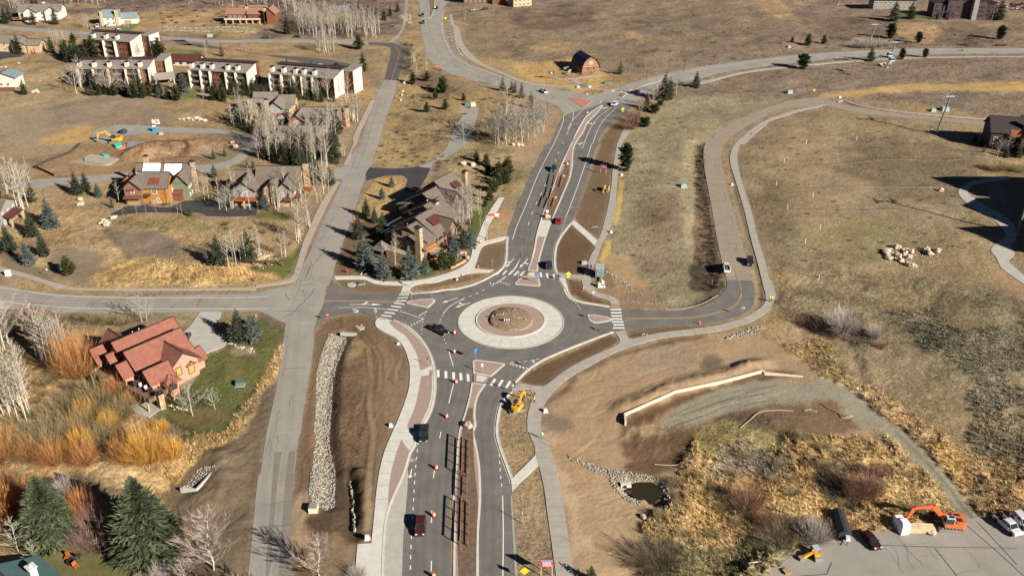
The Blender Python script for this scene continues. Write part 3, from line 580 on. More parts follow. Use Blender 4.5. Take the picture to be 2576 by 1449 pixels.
AG=np.full((NR+2,NC+2),.8,np.float32); AG[1:-1,1:-1]=np.clip(amp*2.4,.32,1); at=go.data.attributes.new('Grass','FLOAT','POINT'); at.data.foreach_set('value',AG.ravel())
# bare graded soil is smoother than grass: the relief and mottle follow the grass amount
nt=gm.node_tree; bs=nt.nodes['Principled BSDF']; src=bs.inputs['Base Color'].links[0].from_socket; a0=[n for n in nt.nodes if n.type=='MIX'][0].outputs[2]
ga=nt.nodes.new('ShaderNodeAttribute'); ga.attribute_name='Grass'; mx=nt.nodes.new('ShaderNodeMix'); mx.data_type='RGBA'; nt.links.new(ga.outputs['Fac'],mx.inputs[0]); nt.links.new(a0,mx.inputs[6]); nt.links.new(src,mx.inputs[7]); nt.links.new(mx.outputs[2],bs.inputs['Base Color'])
bp=[n for n in nt.nodes if n.type=='BUMP'][0]; nt.links.new(ga.outputs['Fac'],bp.inputs['Strength'])
# ---------------------------------------------------------------- roads, walks, medians
M_old=mat('old_asphalt',(.28,.258,.228),.9,nz=.12,amt=.14,nz2=(5,.14))
M_new=mat('new_asphalt',(.150,.138,.124),.85,nz=.22,amt=.2,nz2=(2.2,.16))
M_dark=mat('sealed_asphalt',(.05,.05,.052),.8,nz=.3,amt=.14,nz2=(4,.15))
M_mid=mat('worn_asphalt',(.10,.09,.082),.85,nz=.3,amt=.14,nz2=(4,.15))
M_tan=mat('tan_asphalt',(.27,.225,.175),.9,nz=.3,amt=.10,nz2=(4,.12))
M_con=mat('concrete',(.40,.375,.33),.85,nz=.5,amt=.12,nz2=(5,.08))
M_conw=mat('new_concrete',(.55,.525,.47),.8,nz=.5,amt=.10,nz2=(5,.08))
M_conp=mat('pinkish_concrete',(.36,.30,.245),.85,nz=.5,amt=.10,nz2=(5,.08))
M_walk=mat('path_concrete',(.345,.31,.265),.85,nz=.4,amt=.12,nz2=(4,.08))
M_pink=mat('red_paver',(.33,.24,.20),.85,nz=1.2,amt=.08,nz2=(7,.12))
M_red=mat('red_island_paver',(.42,.17,.125),.85,nz=2,amt=.08)
M_white=mat('white_paint',(.72,.70,.66),.7,nz=3,amt=.12)
M_yel=mat('yellow_paint',(.50,.30,.075),.7,nz=3,amt=.12)
M_joint=mat('tar_joint',(.05,.045,.045),.8)
M_soil=mat('topsoil',(.23,.165,.105),.95,nz=1.5,amt=.35,bump=.08,nz2=(6,.2))
def sheet(name,poly,z,m,**kw): b=MB(); b.prism(poly,None,z,m); return b.build(name,kind='structure',**kw)
for n,p in OLD:
    mm=M_old
    if n=='condo_lane': mm=M_mid
    if n=='yard_lot': mm=M_old
    sheet('parking_yard' if n=='yard_lot' else n,p,.004 if n!='west_road' else .008,mm)
for n,p in NEW: sheet(n,p,.012 if n!='asphalt_patch' else .0125,{'roundabout_asphalt':M_new,'dark_driveway':M_dark,'duplex_driveway':M_dark,'corner_lot':M_dark,'curve_asphalt':M_mid,'asphalt_patch':mat('patch_asphalt',(.20,.175,.15),.88,nz=.35,amt=.12,nz2=(5,.12))}[n])
for n,p in TANR: sheet(n,p,.008,M_tan)
for n,p in CON:
    if n in('gutter_slab','east_gutter'): sheet(n,p,.016,M_con if n=='gutter_slab' else M_walk); continue
    b=MB(); h=.06 if n in('trail','barn_path','spur_path','east_walk','right_walk') else .1
    if n in ('trail','barn_path'): h=.03
    b.prism(p,-.1,h,{'old_walk':M_conp,'upper_walk':M_conp,'spur_path':M_walk,'east_walk':M_walk,'trail':M_walk,'barn_path':M_walk,'highway_walk':M_walk,'house_driveway':M_con,'patio':M_walk,'right_walk':M_con}.get(n,M_conw)); b.build(n,kind='structure')
for n,p in PINK: sheet('paver_strip',p,.106,M_pink)
b=MB(); b.prism(S(W('12:590,790 625,765 855,965 830,1025'),1),-.1,.066,M_conw); b.build('path_connector',kind='structure')
b=MB(); b.prism(W('32:0,475 235,235 262,345 100,490 0,595'),-.1,.066,M_conw); b.build('path_connector',kind='structure')
b=MB(); b.prism(S(W('12:470,1330 530,1350 560,1449 22:600,95 700,130 850,160 985,180 985,195 850,175 700,150 580,110 520,20 12:520,1449'),2),-.1,.07,M_conw); b.build('concrete_apron',kind='structure')
MEDM=M_conw
for n,p in MED:
    if n=='red_island': b=MB(); b.prism(p,-.05,.12,M_red,M_con); b.build('red_traffic_island',kind='structure'); continue
    b=MB(); b.prism(p,-.05,.16,M_conw,M_con); o=b.build(n,kind='structure')
    q=offset(p,.42 if n!='highway_median' else .3); b=MB(); b.prism(q,None,.166,M_pink if n!='highway_median' else mat('median_planting',(.17,.13,.07),.95,nz=.8,amt=.4,bump=.2)); o2=b.build('median_top',kind='structure')
# concrete, soil and rust-coloured mulch panels on the long medians
def top(s,z,m,name='median_top',sm=0): b=MB(); p=W(s); p=smooth(p,3) if sm else p; b.prism(p,None,z,m); return b.build(name,kind='structure')
M_mul=mat('wood_mulch',(.14,.095,.065),.95,nz=1.2,amt=.3,bump=.1,nz2=(6,.25))
top('12:560,170 583,170 578,230 570,320 520,470 455,620 400,760 290,755 330,660 400,490 480,330',.172,M_mul,sm=1)
top('12:292,768 398,778 335,935 252,935',.172,M_conw)
top('c:785,1135 885,1140 870,1300 880,1449 31:2190,300 2230,700 2220,1000 2210,1500 2035,1500 2020,1000 2015,700 2040,400 2070,0 21:2095,1340 2130,1210',.172,M_mul,sm=1)
for s in ('a:1000,720 1165,710 1175,825 985,805','c:945,525 1150,570 1070,665 930,645'): top(s,.172,M_conw,'concrete_refuge')
for s in ('c:888,522 938,528 925,662 888,655','c:1150,572 1185,578 1110,690 1070,675','a:1000,700 1040,705 985,795 945,790','a:1175,705 1270,710 1280,800 1180,810','c:85,445 135,445 130,540 85,540','a:150,655 210,655 110,740 70,725','a:1750,760 1810,780 1840,860 1790,850','22:990,160 1085,165 1085,190 990,188','c:1700,650 1725,665 1670,710 1650,700','b:940,725 1060,770 1040,785 920,740','b:1350,235 1510,225 1510,245 1340,250'):
    top(s,.176 if 'c:8' in s or 'c:11' in s or s[:3] in('a:1','a:1') else .112,mat('tactile_plate',(.34,.215,.115),.8,nz=9,amt=.15),'tactile_plate')
for n,p,h in APRONS:
    b=MB(); b.prism(p,-.05,h,M_conw if n=='truck_apron' else M_pink,M_con); b.build(n,kind='structure')
    b=MB(); ln=offset(p,.2); ln.append(ln[0]); b.ribbon(ln,.4,None,h+.05,M_con if n=='truck_apron' else M_conw)
    b.ribbon(ln,.4,h-.02,h+.045,M_con); b.build('kerb_ring',kind='structure')
# planted core of the ring
b=MB(); P=CORE; cx=sum(p[0] for p in P)/len(P); cy=sum(p[1] for p in P)/len(P); vs=[];n=len(P)
for t,z in ((1,.28),(.93,.75),(.6,1.15),(.25,1.35)):
    for p in P: vs.append((cx+(p[0]-cx)*t,cy+(p[1]-cy)*t,z+random.uniform(-.06,.06)*(t<1)))
vs.append((cx,cy,1.4)); fs=[(k*n+i,k*n+(i+1)%n,(k+1)*n+(i+1)%n,(k+1)*n+i) for k in range(3) for i in range(n)]+[(3*n+i,3*n+(i+1)%n,4*n) for i in range(n)]
b.add(vs,fs,M_soil); b.build('ring_planting_bed',kind='structure')
def kerb(s,wd=.35,h=.15,m=None,sm=3,name='kerb',gut=0):
    l=smooth(W(s),sm) if isinstance(s,str) else s; b=MB(); b.ribbon(l,wd,0,h,m or M_conw); o=b.build(name,kind='structure')
    if gut: b=MB(); b.ribbon(l,gut,None,.02,M_con); b.build('gutter',kind='structure')
KERBS=['21:1560,56 1750,42 1900,18 11:2020,1456 2200,1408 2400,1308 2486,1235 2514,1130 2519,1000 2526,930',
'21:1380,322 1520,385 1640,495 1720,615 1770,735 1792,880 1790,1050 1760,1205 1700,1335 1620,1449 31:1595,125 1540,225 1490,400 1380,650 1332,770 1300,910 1278,1200 1268,1500',
'12:590,800 540,862 482,942 442,1030 427,1150 432,1250 455,1310','12:470,1350 540,1449 22:600,98 700,138 850,163 980,188',
'22:1020,440 950,463 700,558 500,638 300,728 150,828 50,928 0,985','21:2573,1040 2500,1110 2450,1200 2422,1350 2415,1449 31:2415,0 2440,130 2500,300 2573,500 32:0,520']
for s in KERBS: kerb(s,gut=1.1)
kerb('12:200,1150 225,1050 245,930 300,740 370,560 440,360 510,180 600,0 02:640,1350 750,1170 900,1062',.3,.2)
kerb('03:700,1028 760,1016 900,1064 1150,1108 1700,1165 2250,1210',.9,.35,M_con,name='kerb_wall')
# ---------------------------------------------------------------- painted markings
ZM=.032
def line(s,wd,m,dash=None,sm=4,name='road_marking',z=ZM):
    l=smooth(W(s),sm) if isinstance(s,str) else s; b=MB()
    if not dash: b.ribbon(l,wd,None,z,m)
    else:
        on,off=dash; acc=0; P=[Vector(p) for p in l]; cur=[P[0]]; drawing=True; rem=on
        for i in range(len(P)-1):
            a=P[i]; L=(P[i+1]-a).length; d=(P[i+1]-a).normalized() if L>0 else Vector((0,0)); t=0
            while L-t>rem:
                t+=rem; q=a+d*t; cur.append(q)
                if drawing and len(cur)>1: b.ribbon([tuple(x) for x in cur],wd,None,z,m)
                drawing=not drawing; rem=on if drawing else off; cur=[q]
            rem-=L-t; cur.append(P[i+1])
    return b.build(name,kind='structure')
WL=[('20:0,-5 200,20 500,68 1000,90 1600,98 2573,92 21:120,80',None),('20:0,130 400,172 800,198 1500,207 2573,204 21:120,203',None),
('b:150,543 600,532 900,552 1090,570',None),('b:1325,605 1780,755',None),('b:2520,395 2360,470 2240,560 2160,665',None),('b:2150,690 2110,760 2095,830 2090,900 2140,1020 2180,1140 2230,1280',(.6,1.2)),('b:2576,370 2520,395',None),
('b:1850,600 1800,700 1770,820 1750,960 1750,1080',(.5,1.5)),('21:2060,115 2200,60 2320,0',(1.2,1.4)),
('c:432,85 515,365',None),('c:525,665 430,1040',None),('31:1860,0 1845,65',None),('31:1795,370 1783,465',None),('31:1768,790 1763,915',None),('31:1763,1295 1760,1400',None),
('31:1630,100 1600,400 1580,750 1555,1200 1550,1500',(1,1.6)),('31:2440,150 2455,400 2475,600',(1,1.4)),('31:2478,640 2485,1000 2480,1500',None),
('12:105,1010 90,1100 60,1200 0,1290 11:2480,1349 2380,1420',None),('a:860,10 830,200 760,430 620,665 480,790 300,930 70,1050',None),
('12:5,960 50,820 130,640 270,290 420,0 02:470,1340 515,1220 520,1160',None),('02:30,0 0,0',None),
('12:800,0 720,250 640,480 540,740',None),('12:540,740 510,840 480,930 465,990',(.6,.9)),('02:990,1085 870,1180 790,1290 720,1449',None),('02:1050,1085 930,1200 870,1290 810,1449 12:800,0',None),
('02:535,1045 600,1100 617,1150 600,1230 550,1355',None),('02:720,1100 620,1200 560,1300',None),
('12:470,80 420,210 365,330 315,450 258,570 195,710 145,880',(2.6,6.3)),('02:515,1430 480,1500',(2,5)),('12:725,0 705,45',None),
('01:1690,150 1720,330 1790,500 1950,650 2200,760 2573,860 02:0,870',(2.6,8)),('01:1890,100 1870,300 1930,470 2060,620 2573,810',None),
('02:1300,830 1800,720 2573,605 03:0,600 900,528 1500,505 2573,500',None),('02:1400,910 1900,775 2573,655',None),('22:-10,745 140,735 300,700',(.8,.8)),('22:590,100 650,160 700,230',(.6,.9))]
for s,d in WL:
    if len(s)<12: continue
    far=s[:2] in('02','03','01'); line(s,.17 if far else .19,M_white,d)
YL=['20:0,60 120,80 400,115 900,140 1500,145 2573,141 21:160,140','21:660,132 1100,135 1400,142','21:660,126 1100,128 1400,134','01:1385,458 1430,500 1435,560 1400,680 1330,900 1200,1220 1130,1449 11:1050,210','11:990,370 900,600 790,850 700,1080 610,1320',
'12:2040,0 2005,60 2020,250 2080,500 2160,850 2230,1150 2300,1449 22:2290,100 2220,180 2080,235 1850,285 1600,297 1300,300 1130,298','22:2305,0 2300,100 2230,190 2080,243 1850,293 1600,305 1300,308 1130,320','01:1745,190 1775,300 1830,470 1950,610 2200,730 2573,830 02:200,890','02:1500,800 1900,735 2573,625 03:0,620 900,545 1500,522 2573,515',
'31:2030,0 1985,400 1960,700 1965,1000 1975,1500','02:1150,980 1300,940','12:590,0 430,340 290,740 230,960 180,1180']
for s in YL: line(s,.16,M_yel)
def quads(lst,m,name='crosswalk',z=ZM+.004):
    b=MB()
    for s in lst: b.prism(W(s),None,z,m)
    return b.build(name,kind='structure')
quads(['b:1305,285 1505,280 1500,300 1297,304','b:1285,345 1482,335 1480,355 1275,360','b:1262,400 1460,397 1455,417 1250,420','b:1225,440 1418,465 1410,485 1210,460','b:1165,500 1357,523 1345,545 1150,518','b:1100,560 1295,583 1285,604 1085,578','b:1040,615 1235,642 1225,664 1027,635','b:980,675 1175,700 1160,722 965,692'],M_white)
quads(['c:210,430 258,428 262,562 215,562','c:352,450 402,450 405,580 355,580','c:493,472 542,470 547,605 500,603','c:625,488 675,488 683,620 633,620','c:757,508 805,506 815,638 768,640'],M_white)
quads(['c:1260,588 1310,600 1225,722 1180,712','c:1400,608 1445,618 1365,742 1320,735','c:1540,630 1585,642 1510,762 1465,755'],M_white)
quads(['a:290,660 335,662 235,772 187,770','a:435,665 482,668 385,775 335,773','a:585,672 630,678 530,785 480,780','a:735,677 778,682 675,790 625,785','a:880,685 922,690 830,795 778,790','a:1448,735 1495,735 1520,850 1470,855','a:1615,755 1660,755 1680,880 1640,885','a:1290,715 1340,715 1355,830 1305,830'],M_white)
quads(['22:988,208 1098,208 1100,222 990,222','22:992,240 1100,240 1102,254 994,254','22:996,272 1104,272 1106,286 998,286','22:1000,302 1108,302 1110,316 1002,316','22:1004,330 1118,330 1120,345 1006,345','22:1008,360 1124,360 1126,375 1010,375','22:1012,392 1130,392 1132,406 1014,406'],M_white)
quads(['l:1400,400 1470,405 1450,425 1390,420','l:1560,418 1640,425 1620,440 1550,435','l:1670,435 1750,445 1720,462 1650,455','l:1860,465 1900,470 1870,488 1840,480','l:1940,475 2010,480 1980,500 1920,495'],M_white)
def yields(lst):
    b=MB()
    for k,pts in lst:
        (x0,y0),(x1,y1),n,sx,sy=pts
        for i in range(n):
            x=x0+(x1-x0)*i/(n-1); y=y0+(y1-y0)*i/(n-1); b.prism(W('%s:%f,%f %f,%f %f,%f'%(k,x,y,x+sx[0],y+sx[1],x+sy[0],y+sy[1])),None,ZM+.004,M_white)
    b.build('yield_line',kind='structure')
yields([('b',((1530,880),(1735,770),5,(45,12),(38,-16))),('b',((1685,685),(1800,628),4,(42,12),(36,-16))),('c',((1545,310),(1850,410),6,(50,-2),(15,26))),
 ('a',((30,995),(105,1005),2,(42,6),(30,-32))),('a',((295,970),(490,1025),4,(42,6),(36,-30))),('22',((0,775),(140,815),5,(22,-6),(4,-22)))])
def arrow(s,ang,L=4.5,kind='s',col=M_white):
    "lane arrow at point, heading angle (degrees from +x)"
    x,y=P1(s); a=math.radians(ang); c,sn=math.cos(a),math.sin(a); b=MB()
    def poly(p): b.prism([(x+c*u-sn*v,y+sn*u+c*v) for u,v in p],None,ZM+.004,col)
    poly([(-L/2,-.12),(L*.2,-.12),(L*.2,.12),(-L/2,.12)]); poly([(L*.2,-.55),(L/2,0),(L*.2,.55)])
    if kind!='s':
        sgn=1 if 'l' in kind else -1
        q=[(-L*.15,.12*sgn),(-L*.0,.12*sgn),(-.0+.25,.9*sgn),(.05,.95*sgn)]; poly(q); poly([(-.4,.85*sgn),(.5,.85*sgn),(.15,1.9*sgn)])
    return b.build('lane_arrow',kind='structure')
arrow('a:545,470',-112,7,'sr'); arrow('a:890,480',-112,7,'sl'); arrow('b:670,480',0,9,'sl'); arrow('b:2290,400',215,5); arrow('b:2540,490',215,5,'sr'); arrow('31:1555,420',-92,3)
arrow('12:690,0',70,5,'sl'); arrow('02:935,1092',55,5,'sl')
b=MB(); l=smooth(W('b:415,575 480,580 520,605 500,630 440,620'),5); b.ribbon(l,.4,None,ZM+.004,M_white); b.build('lane_arrow',kind='structure')
for (s,rad) in (('31:1555,285',.45),('31:1580,285',.45),('m:130,1310',.35)):
    c=P1(s); l=circ(rad,12,c); l.append(l[0]); b=MB(); b.ribbon(l,.1,None,ZM+.004,M_white); b.build('cycle_symbol',kind='structure')
def text(s,body,size,loc,rot,m,name='lettering',parent=None,ext=.0,kind='structure'):
    cu=bpy.data.curves.new(name,'FONT'); cu.body=body; cu.size=size; cu.align_x='CENTER'; cu.align_y='CENTER'; cu.extrude=ext; cu.materials.append(m)
    o=bpy.data.objects.new(name,cu); COL.objects.link(o); o.location=loc; o.rotation_euler=rot
    dg=bpy.context.evaluated_depsgraph_get(); me=bpy.data.meshes.new_from_object(o.evaluated_get(dg)); q=bpy.data.objects.new(name,me); q.location=loc; q.rotation_euler=rot; bpy.data.objects.remove(o); COL.objects.link(q); o=q
    if parent is not None: o.parent=parent
    if kind: o['kind']=kind
    return o
p=P1('l:945,1078'); o=text('', 'ONLY',2.2,(p[0],p[1],ZM+.004),(0,0,math.radians(-15)),M_white,'road_lettering'); o.scale=(.9,2,1)
# tar-sealed cracks
for s in ('20:910,200 950,140 1050,92','20:1110,225 1150,180','20:1285,230 1335,165','20:1205,125 1225,100','20:1540,212 1700,218 1765,158','20:2465,115 2495,75','20:400,160 500,90 580,55','20:210,180 260,155','20:200,20 330,60 540,75',
 '21:270,295 370,250 430,180 500,120 560,50 590,0','21:180,228 450,228','21:300,50 310,85 340,120','21:410,0 490,40','33:1110,1135 1600,1155 2500,1168','33:1680,1170 1900,1449','33:640,1310 590,1430 300,1449','33:1950,900 2300,1200 2573,1449','33:2100,900 2500,1330','11:560,1240 700,1050','11:430,1430 560,1400'):
    line(s,.14,M_joint,None,2,'sealed_crack',ZM-.004)
for s in ('20:2573,400 2500,450',): pass
# walk joints near the camera
def joints(s,step,wd,name='walk_joint',z=.07):
    l=[Vector(p) for p in smooth(W(s),6)]; b=MB(); acc=0
    for i in range(len(l)-1):
        d=l[i+1]-l[i]; acc+=d.length
        if acc>step and d.length>0:
            acc=0; t=d.normalized(); n=Vector((-t.y,t.x)); q=l[i]; b.ribbon([tuple(q-n*wd/2),tuple(q+n*wd/2)],.09,None,z,mat('joint_line',(.25,.225,.195),.9))
    b.build(name,kind='structure')
joints('32:510,1449 480,1100 440,800 400,550 340,330 300,200 230,0 22:225,1449 215,1300 260,1180 340,1050 450,940 650,810 900,680 1200,560 1500,480 1900,430 2150,390 2380,310',2.4,3.2)
joints('12:2555,1449 2520,1200 2440,950 2360,650 2275,380 2230,150',3,2.6)
joints('21:1350,440 1500,520 1580,650 1600,850 1580,1050 1530,1200 1460,1400 31:1350,250 1280,600 1260,760',3,3.4,z=.104)
# tyre-worn lane bands: smoother, slightly darker asphalt where wheels run
BZ=.0185
def bands(s,offs,wd=1.3,m=None):
    l=smooth(W(s),5)
    for o in offs:
        L,R=strip(l,2*abs(o)+1e-3); q=L if o>0 else R; n=len(q); b=MB()
        A,_=strip(q,wd); _,B=strip(q,wd); Q=q
        global BZ; BZ+=.0002; vs=[(*p,BZ) for p in A]+[(*p,BZ) for p in Q]+[(*p,BZ) for p in B]
        fs=[(n+i,n+i+1,i+1,i) for i in range(n-1)]+[(2*n+i,2*n+i+1,n+i+1,n+i) for i in range(n-1)]
        cl=np.ones((3*n,3)); cl[n:2*n]=MIDC; cl[:n]=1; 
        npmesh('wheel_band',np.array(vs),np.array(fs),m or M_band,cl,kind='structure')
MIDC=.86; M_band=mat('worn_wheel_band',(.150,.138,.124),.85,nz=.22,amt=.16,nz2=(4,.14),attr='Col')
NBL='31:2330,1500 2340,1000 2330,500 2310,100 21:2300,1400 2350,1150 2450,1000 2573,870'
SB1='21:2050,820 2060,950 2030,1100 1960,1300 31:1930,0 1880,500 1850,900 1850,1500'
SB2='21:1880,850 1900,1000 1850,1200 1780,1400 31:1730,100 1690,500 1650,1000 1640,1500'
for s in (NBL,SB1,SB2): bands(s,(.85,-.85))
bands('12:530,0 440,200 330,420 240,640 170,820 130,1050 60,1230',(.8,-.8)); bands('12:380,50 270,280 150,560 60,820 20,1000',(.8,-.8))
bands('12:740,0 640,300 530,600 430,830 370,1000 340,1150 350,1300',(.8,-.8)); bands('b:0,320 600,330 1200,300 1900,300',(.8,-.8)); bands('b:0,480 1000,490 1500,520',(.8,-.8))
c1=circ(16.2,90,ring_c); c1.append(c1[0]); L1=c1
for r_ in (15.9,17.7,19.6):
    q=circ(r_,90,ring_c); q.append(q[0]); n=len(q); A,_=strip(q,.9); _,B=strip(q,.9)
    vs=[(*p,.0135+.0005*(r_-15)) for p in A]+[(*p,.0135+.0005*(r_-15)) for p in q]+[(*p,.0135+.0005*(r_-15)) for p in B]
    fs=[(n+i,n+i+1,i+1,i) for i in range(n-1)]+[(2*n+i,2*n+i+1,n+i+1,n+i) for i in range(n-1)]; cl=np.ones((3*n,3)); cl[n:2*n]=.9
    npmesh('wheel_band',np.array(vs),np.array(fs),M_band,cl,kind='structure')
M_bold=mat('worn_old_wheel_band',(.28,.258,.228),.9,nz=.12,amt=.14,nz2=(5,.14),attr='Col')
MIDC=.90
for s,o in (('31:240,1500 330,300 400,0 21:460,600 480,200 11:420,1449 600,1100 800,760 950,400 1070,200 01:1140,1449 1270,1000 1350,820',(1.1,)),('31:110,1500 170,300 240,0 21:330,700 400,200 11:560,1200 720,800 900,420 1000,220 01:1090,1449 1230,1000 1310,820',(1.1,)),('20:0,90 500,95 900,115 1500,122 2573,118',(.9,-.9)),('20:0,160 500,165 900,175 1500,178 2573,172',(.9,-.9)),('01:1700,200 1760,420 1850,560 2000,670 2300,790 2573,870',(.9,-.9)),('01:1850,250 1900,400 1980,540 2150,670 2400,770 2573,820',(.9,-.9)),('02:1300,860 1800,745 2573,625',(.8,-.8))): bands(s,o,1.5,M_bold)
M_crk=mat('fine_crack',(.12,.11,.10),.9); rc=random.Random(5)
def cracks(line,n,hwid,seed,cw=.07):
    rc=random.Random(seed); l=[Vector(p) for p in smooth(W(line),6)]; b=MB()
    for i in range(n):
        k=rc.randrange(1,len(l)-1); d=(l[k]-l[k-1]).normalized(); nn=Vector((-d.y,d.x)); long_=rc.random()<.45; p=l[k]+nn*rc.uniform(-hwid,hwid)*(1 if long_ else .2); dr=d if long_ else nn; pts=[p-dr*rc.uniform(1,3)]
        for j in range(rc.randrange(5,10)): pts.append(pts[-1]+dr*rc.uniform(.5,1.2)+(nn if long_ else d)*rc.uniform(-.35,.35))
        pts=[q for q in pts if abs((q-l[k]).dot(nn))<hwid+.4]
        if len(pts)>2: b.ribbon([tuple(q) for q in pts],cw,None,.0275,M_crk)
    b.build('road_cracks',kind='structure')
cracks('31:180,1449 290,100 21:300,1400 420,700 500,250 11:520,1300 750,800 980,300 01:1110,1449 1300,900',60,3.2,1); cracks('20:50,130 900,150 1500,150 2500,140',40,3.5,2); cracks('12:2080,100 2100,500 2200,1000 2290,1340',30,2.8,3); cracks('33:800,1300 1500,1250 2573,1200',16,9,4,.035); cracks('01:1750,200 1900,500 2300,750 02:200,900',30,4,5)
b=MB()
for i in range(28):
    a=2*math.pi*i/28; b.ribbon([(ring_c[0]+9.5*math.cos(a),ring_c[1]+9.5*math.sin(a)),(ring_c[0]+13.7*math.cos(a),ring_c[1]+13.7*math.sin(a))],.06,None,.106,mat('joint_line',(.25,.225,.195),.9))
b.build('apron_joints',kind='structure')
# dust washed along the kerbs
for s in KERBS[:4]+KERBS[4:]:
    l=smooth(W(s),3); b=MB(); 
# water in the outfall pool
b=MB(); p=smooth(W('32:1110,560 1190,545 1200,500 1300,470 1420,480 1500,560 1480,640 1400,700 1290,690 1220,620'),4,True); b.prism(p,None,-.75,mat('pond_water',(.03,.025,.01),.08,spec=.6)); b.build('pond_water',kind='structure')
# ---------------------------------------------------------------- vegetation prototypes (height 1, scaled when placed)
def kites(base,dirv,ln,wd,nrm,shade):
    "arrays of leaf kites -> verts (n*4,3), faces, colours"
    mid=base+dirv*ln[:,None]*.45; side=np.cross(dirv,nrm); side/=np.linalg.norm(side,axis=1,keepdims=True)+1e-9
    tip=base+dirv*ln[:,None]; a=mid+side*wd[:,None]/2; b=mid-side*wd[:,None]/2
    v=np.stack([base,a,tip,b],1).reshape(-1,3); n=len(base); f=np.arange(n*4).reshape(n,4); return v,f,np.repeat(shade,4,0)
def conifer(levels,nb,rad,prof,tint,seed,droop=.35,sub=5,z0=.06,kw=.34):
    r=np.random.default_rng(seed); B=[];D=[];Ln=[];Wd=[];Nn=[];Sh=[]
    for i in range(levels):
        t=i/(levels-1); z=z0+(1-z0)*t*.985; R=rad*prof(t)*r.uniform(.86,1.14)
        n=max(4,int(nb*(.45+.55*prof(t))))
        for k in range(n):
            a=2*math.pi*(k+r.uniform(-.4,.4))/n+i*2.4; L=R*r.uniform(.72,1.18)+.012
            if r.random()<.05: L*=.6
            up=.18-droop*(1-t)+.55*t+r.uniform(-.12,.12); d=np.array([math.cos(a),math.sin(a),up]); d/=np.linalg.norm(d)
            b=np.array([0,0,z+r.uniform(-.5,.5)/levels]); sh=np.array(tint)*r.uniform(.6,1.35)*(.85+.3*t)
            for q in range(sub):
                s=(q+.3)/sub; o=b+d*L*s*.85+np.array([0,0,-.08*L*s*s]); sg=1 if q%2 else -1
                aa=a+sg*r.uniform(.25,.9)*(1 if q else .0); dd=np.array([math.cos(aa),math.sin(aa),up+r.uniform(-.25,.3)]); dd/=np.linalg.norm(dd)
                B.append(o); D.append(dd); Ln.append(L*(.62-.25*s)*r.uniform(.8,1.3)); Wd.append(L*kw*r.uniform(.7,1.2)*(1-.35*s)); Nn.append([r.uniform(-.35,.35),r.uniform(-.35,.35),1]); Sh.append(sh*r.uniform(.8,1.25))
    return kites(np.array(B),np.array(D),np.array(Ln),np.array(Wd),np.array(Nn,float),np.array(Sh))
def meshdata(name,v,f,m,c): o=npmesh(name,v,f,m,c); me=o.data; bpy.data.objects.remove(o); return me
M_leaf=mat('needle_foliage',(1,1,1),.8,attr='Col',spec=.2); M_twig=mat('bare_twigs',(1,1,1),.85,attr='Col',spec=.15)
M_bark=mat('grey_brown_bark',(.10,.075,.055),.9,nz=3,amt=.25); M_abark=mat('pale_aspen_bark',(.44,.405,.34),.8,nz=2,amt=.2)
cone=lambda t:(1-t)**.82*(1-.35*math.exp(-t*14)); fat=lambda t:max(.05,(1-t)**.6)*(.55+.45*min(1,t*5)); egg=lambda t:math.sqrt(max(.02,1-(1.9*t-.85)**2)) if t<.97 else .2
def trunkmesh(name,r0,m,h=.95,n=6):
    b=MB(); b.tube((0,0,-.03),(0,0,h*.5),r0,r0*.6,n); b.tube((0,0,h*.5),(0,0,h),r0*.6,r0*.12,n); o=b.build(name,m); me=o.data; bpy.data.objects.remove(o); return me
TR={}
TK=trunkmesh('conifer_trunk',.018,M_bark)
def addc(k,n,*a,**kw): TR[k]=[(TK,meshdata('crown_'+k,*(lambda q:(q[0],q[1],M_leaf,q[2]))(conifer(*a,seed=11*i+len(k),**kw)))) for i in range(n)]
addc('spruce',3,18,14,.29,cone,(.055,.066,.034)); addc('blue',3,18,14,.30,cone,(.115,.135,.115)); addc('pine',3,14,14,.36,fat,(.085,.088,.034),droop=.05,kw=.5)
addc('round',2,12,14,.42,egg,(.05,.06,.03),droop=.1,kw=.5,z0=.04); addc('slim',2,16,11,.22,cone,(.065,.074,.036)); addc('bigspruce',2,46,30,.33,cone,(.10,.12,.062),sub=9,kw=.15)
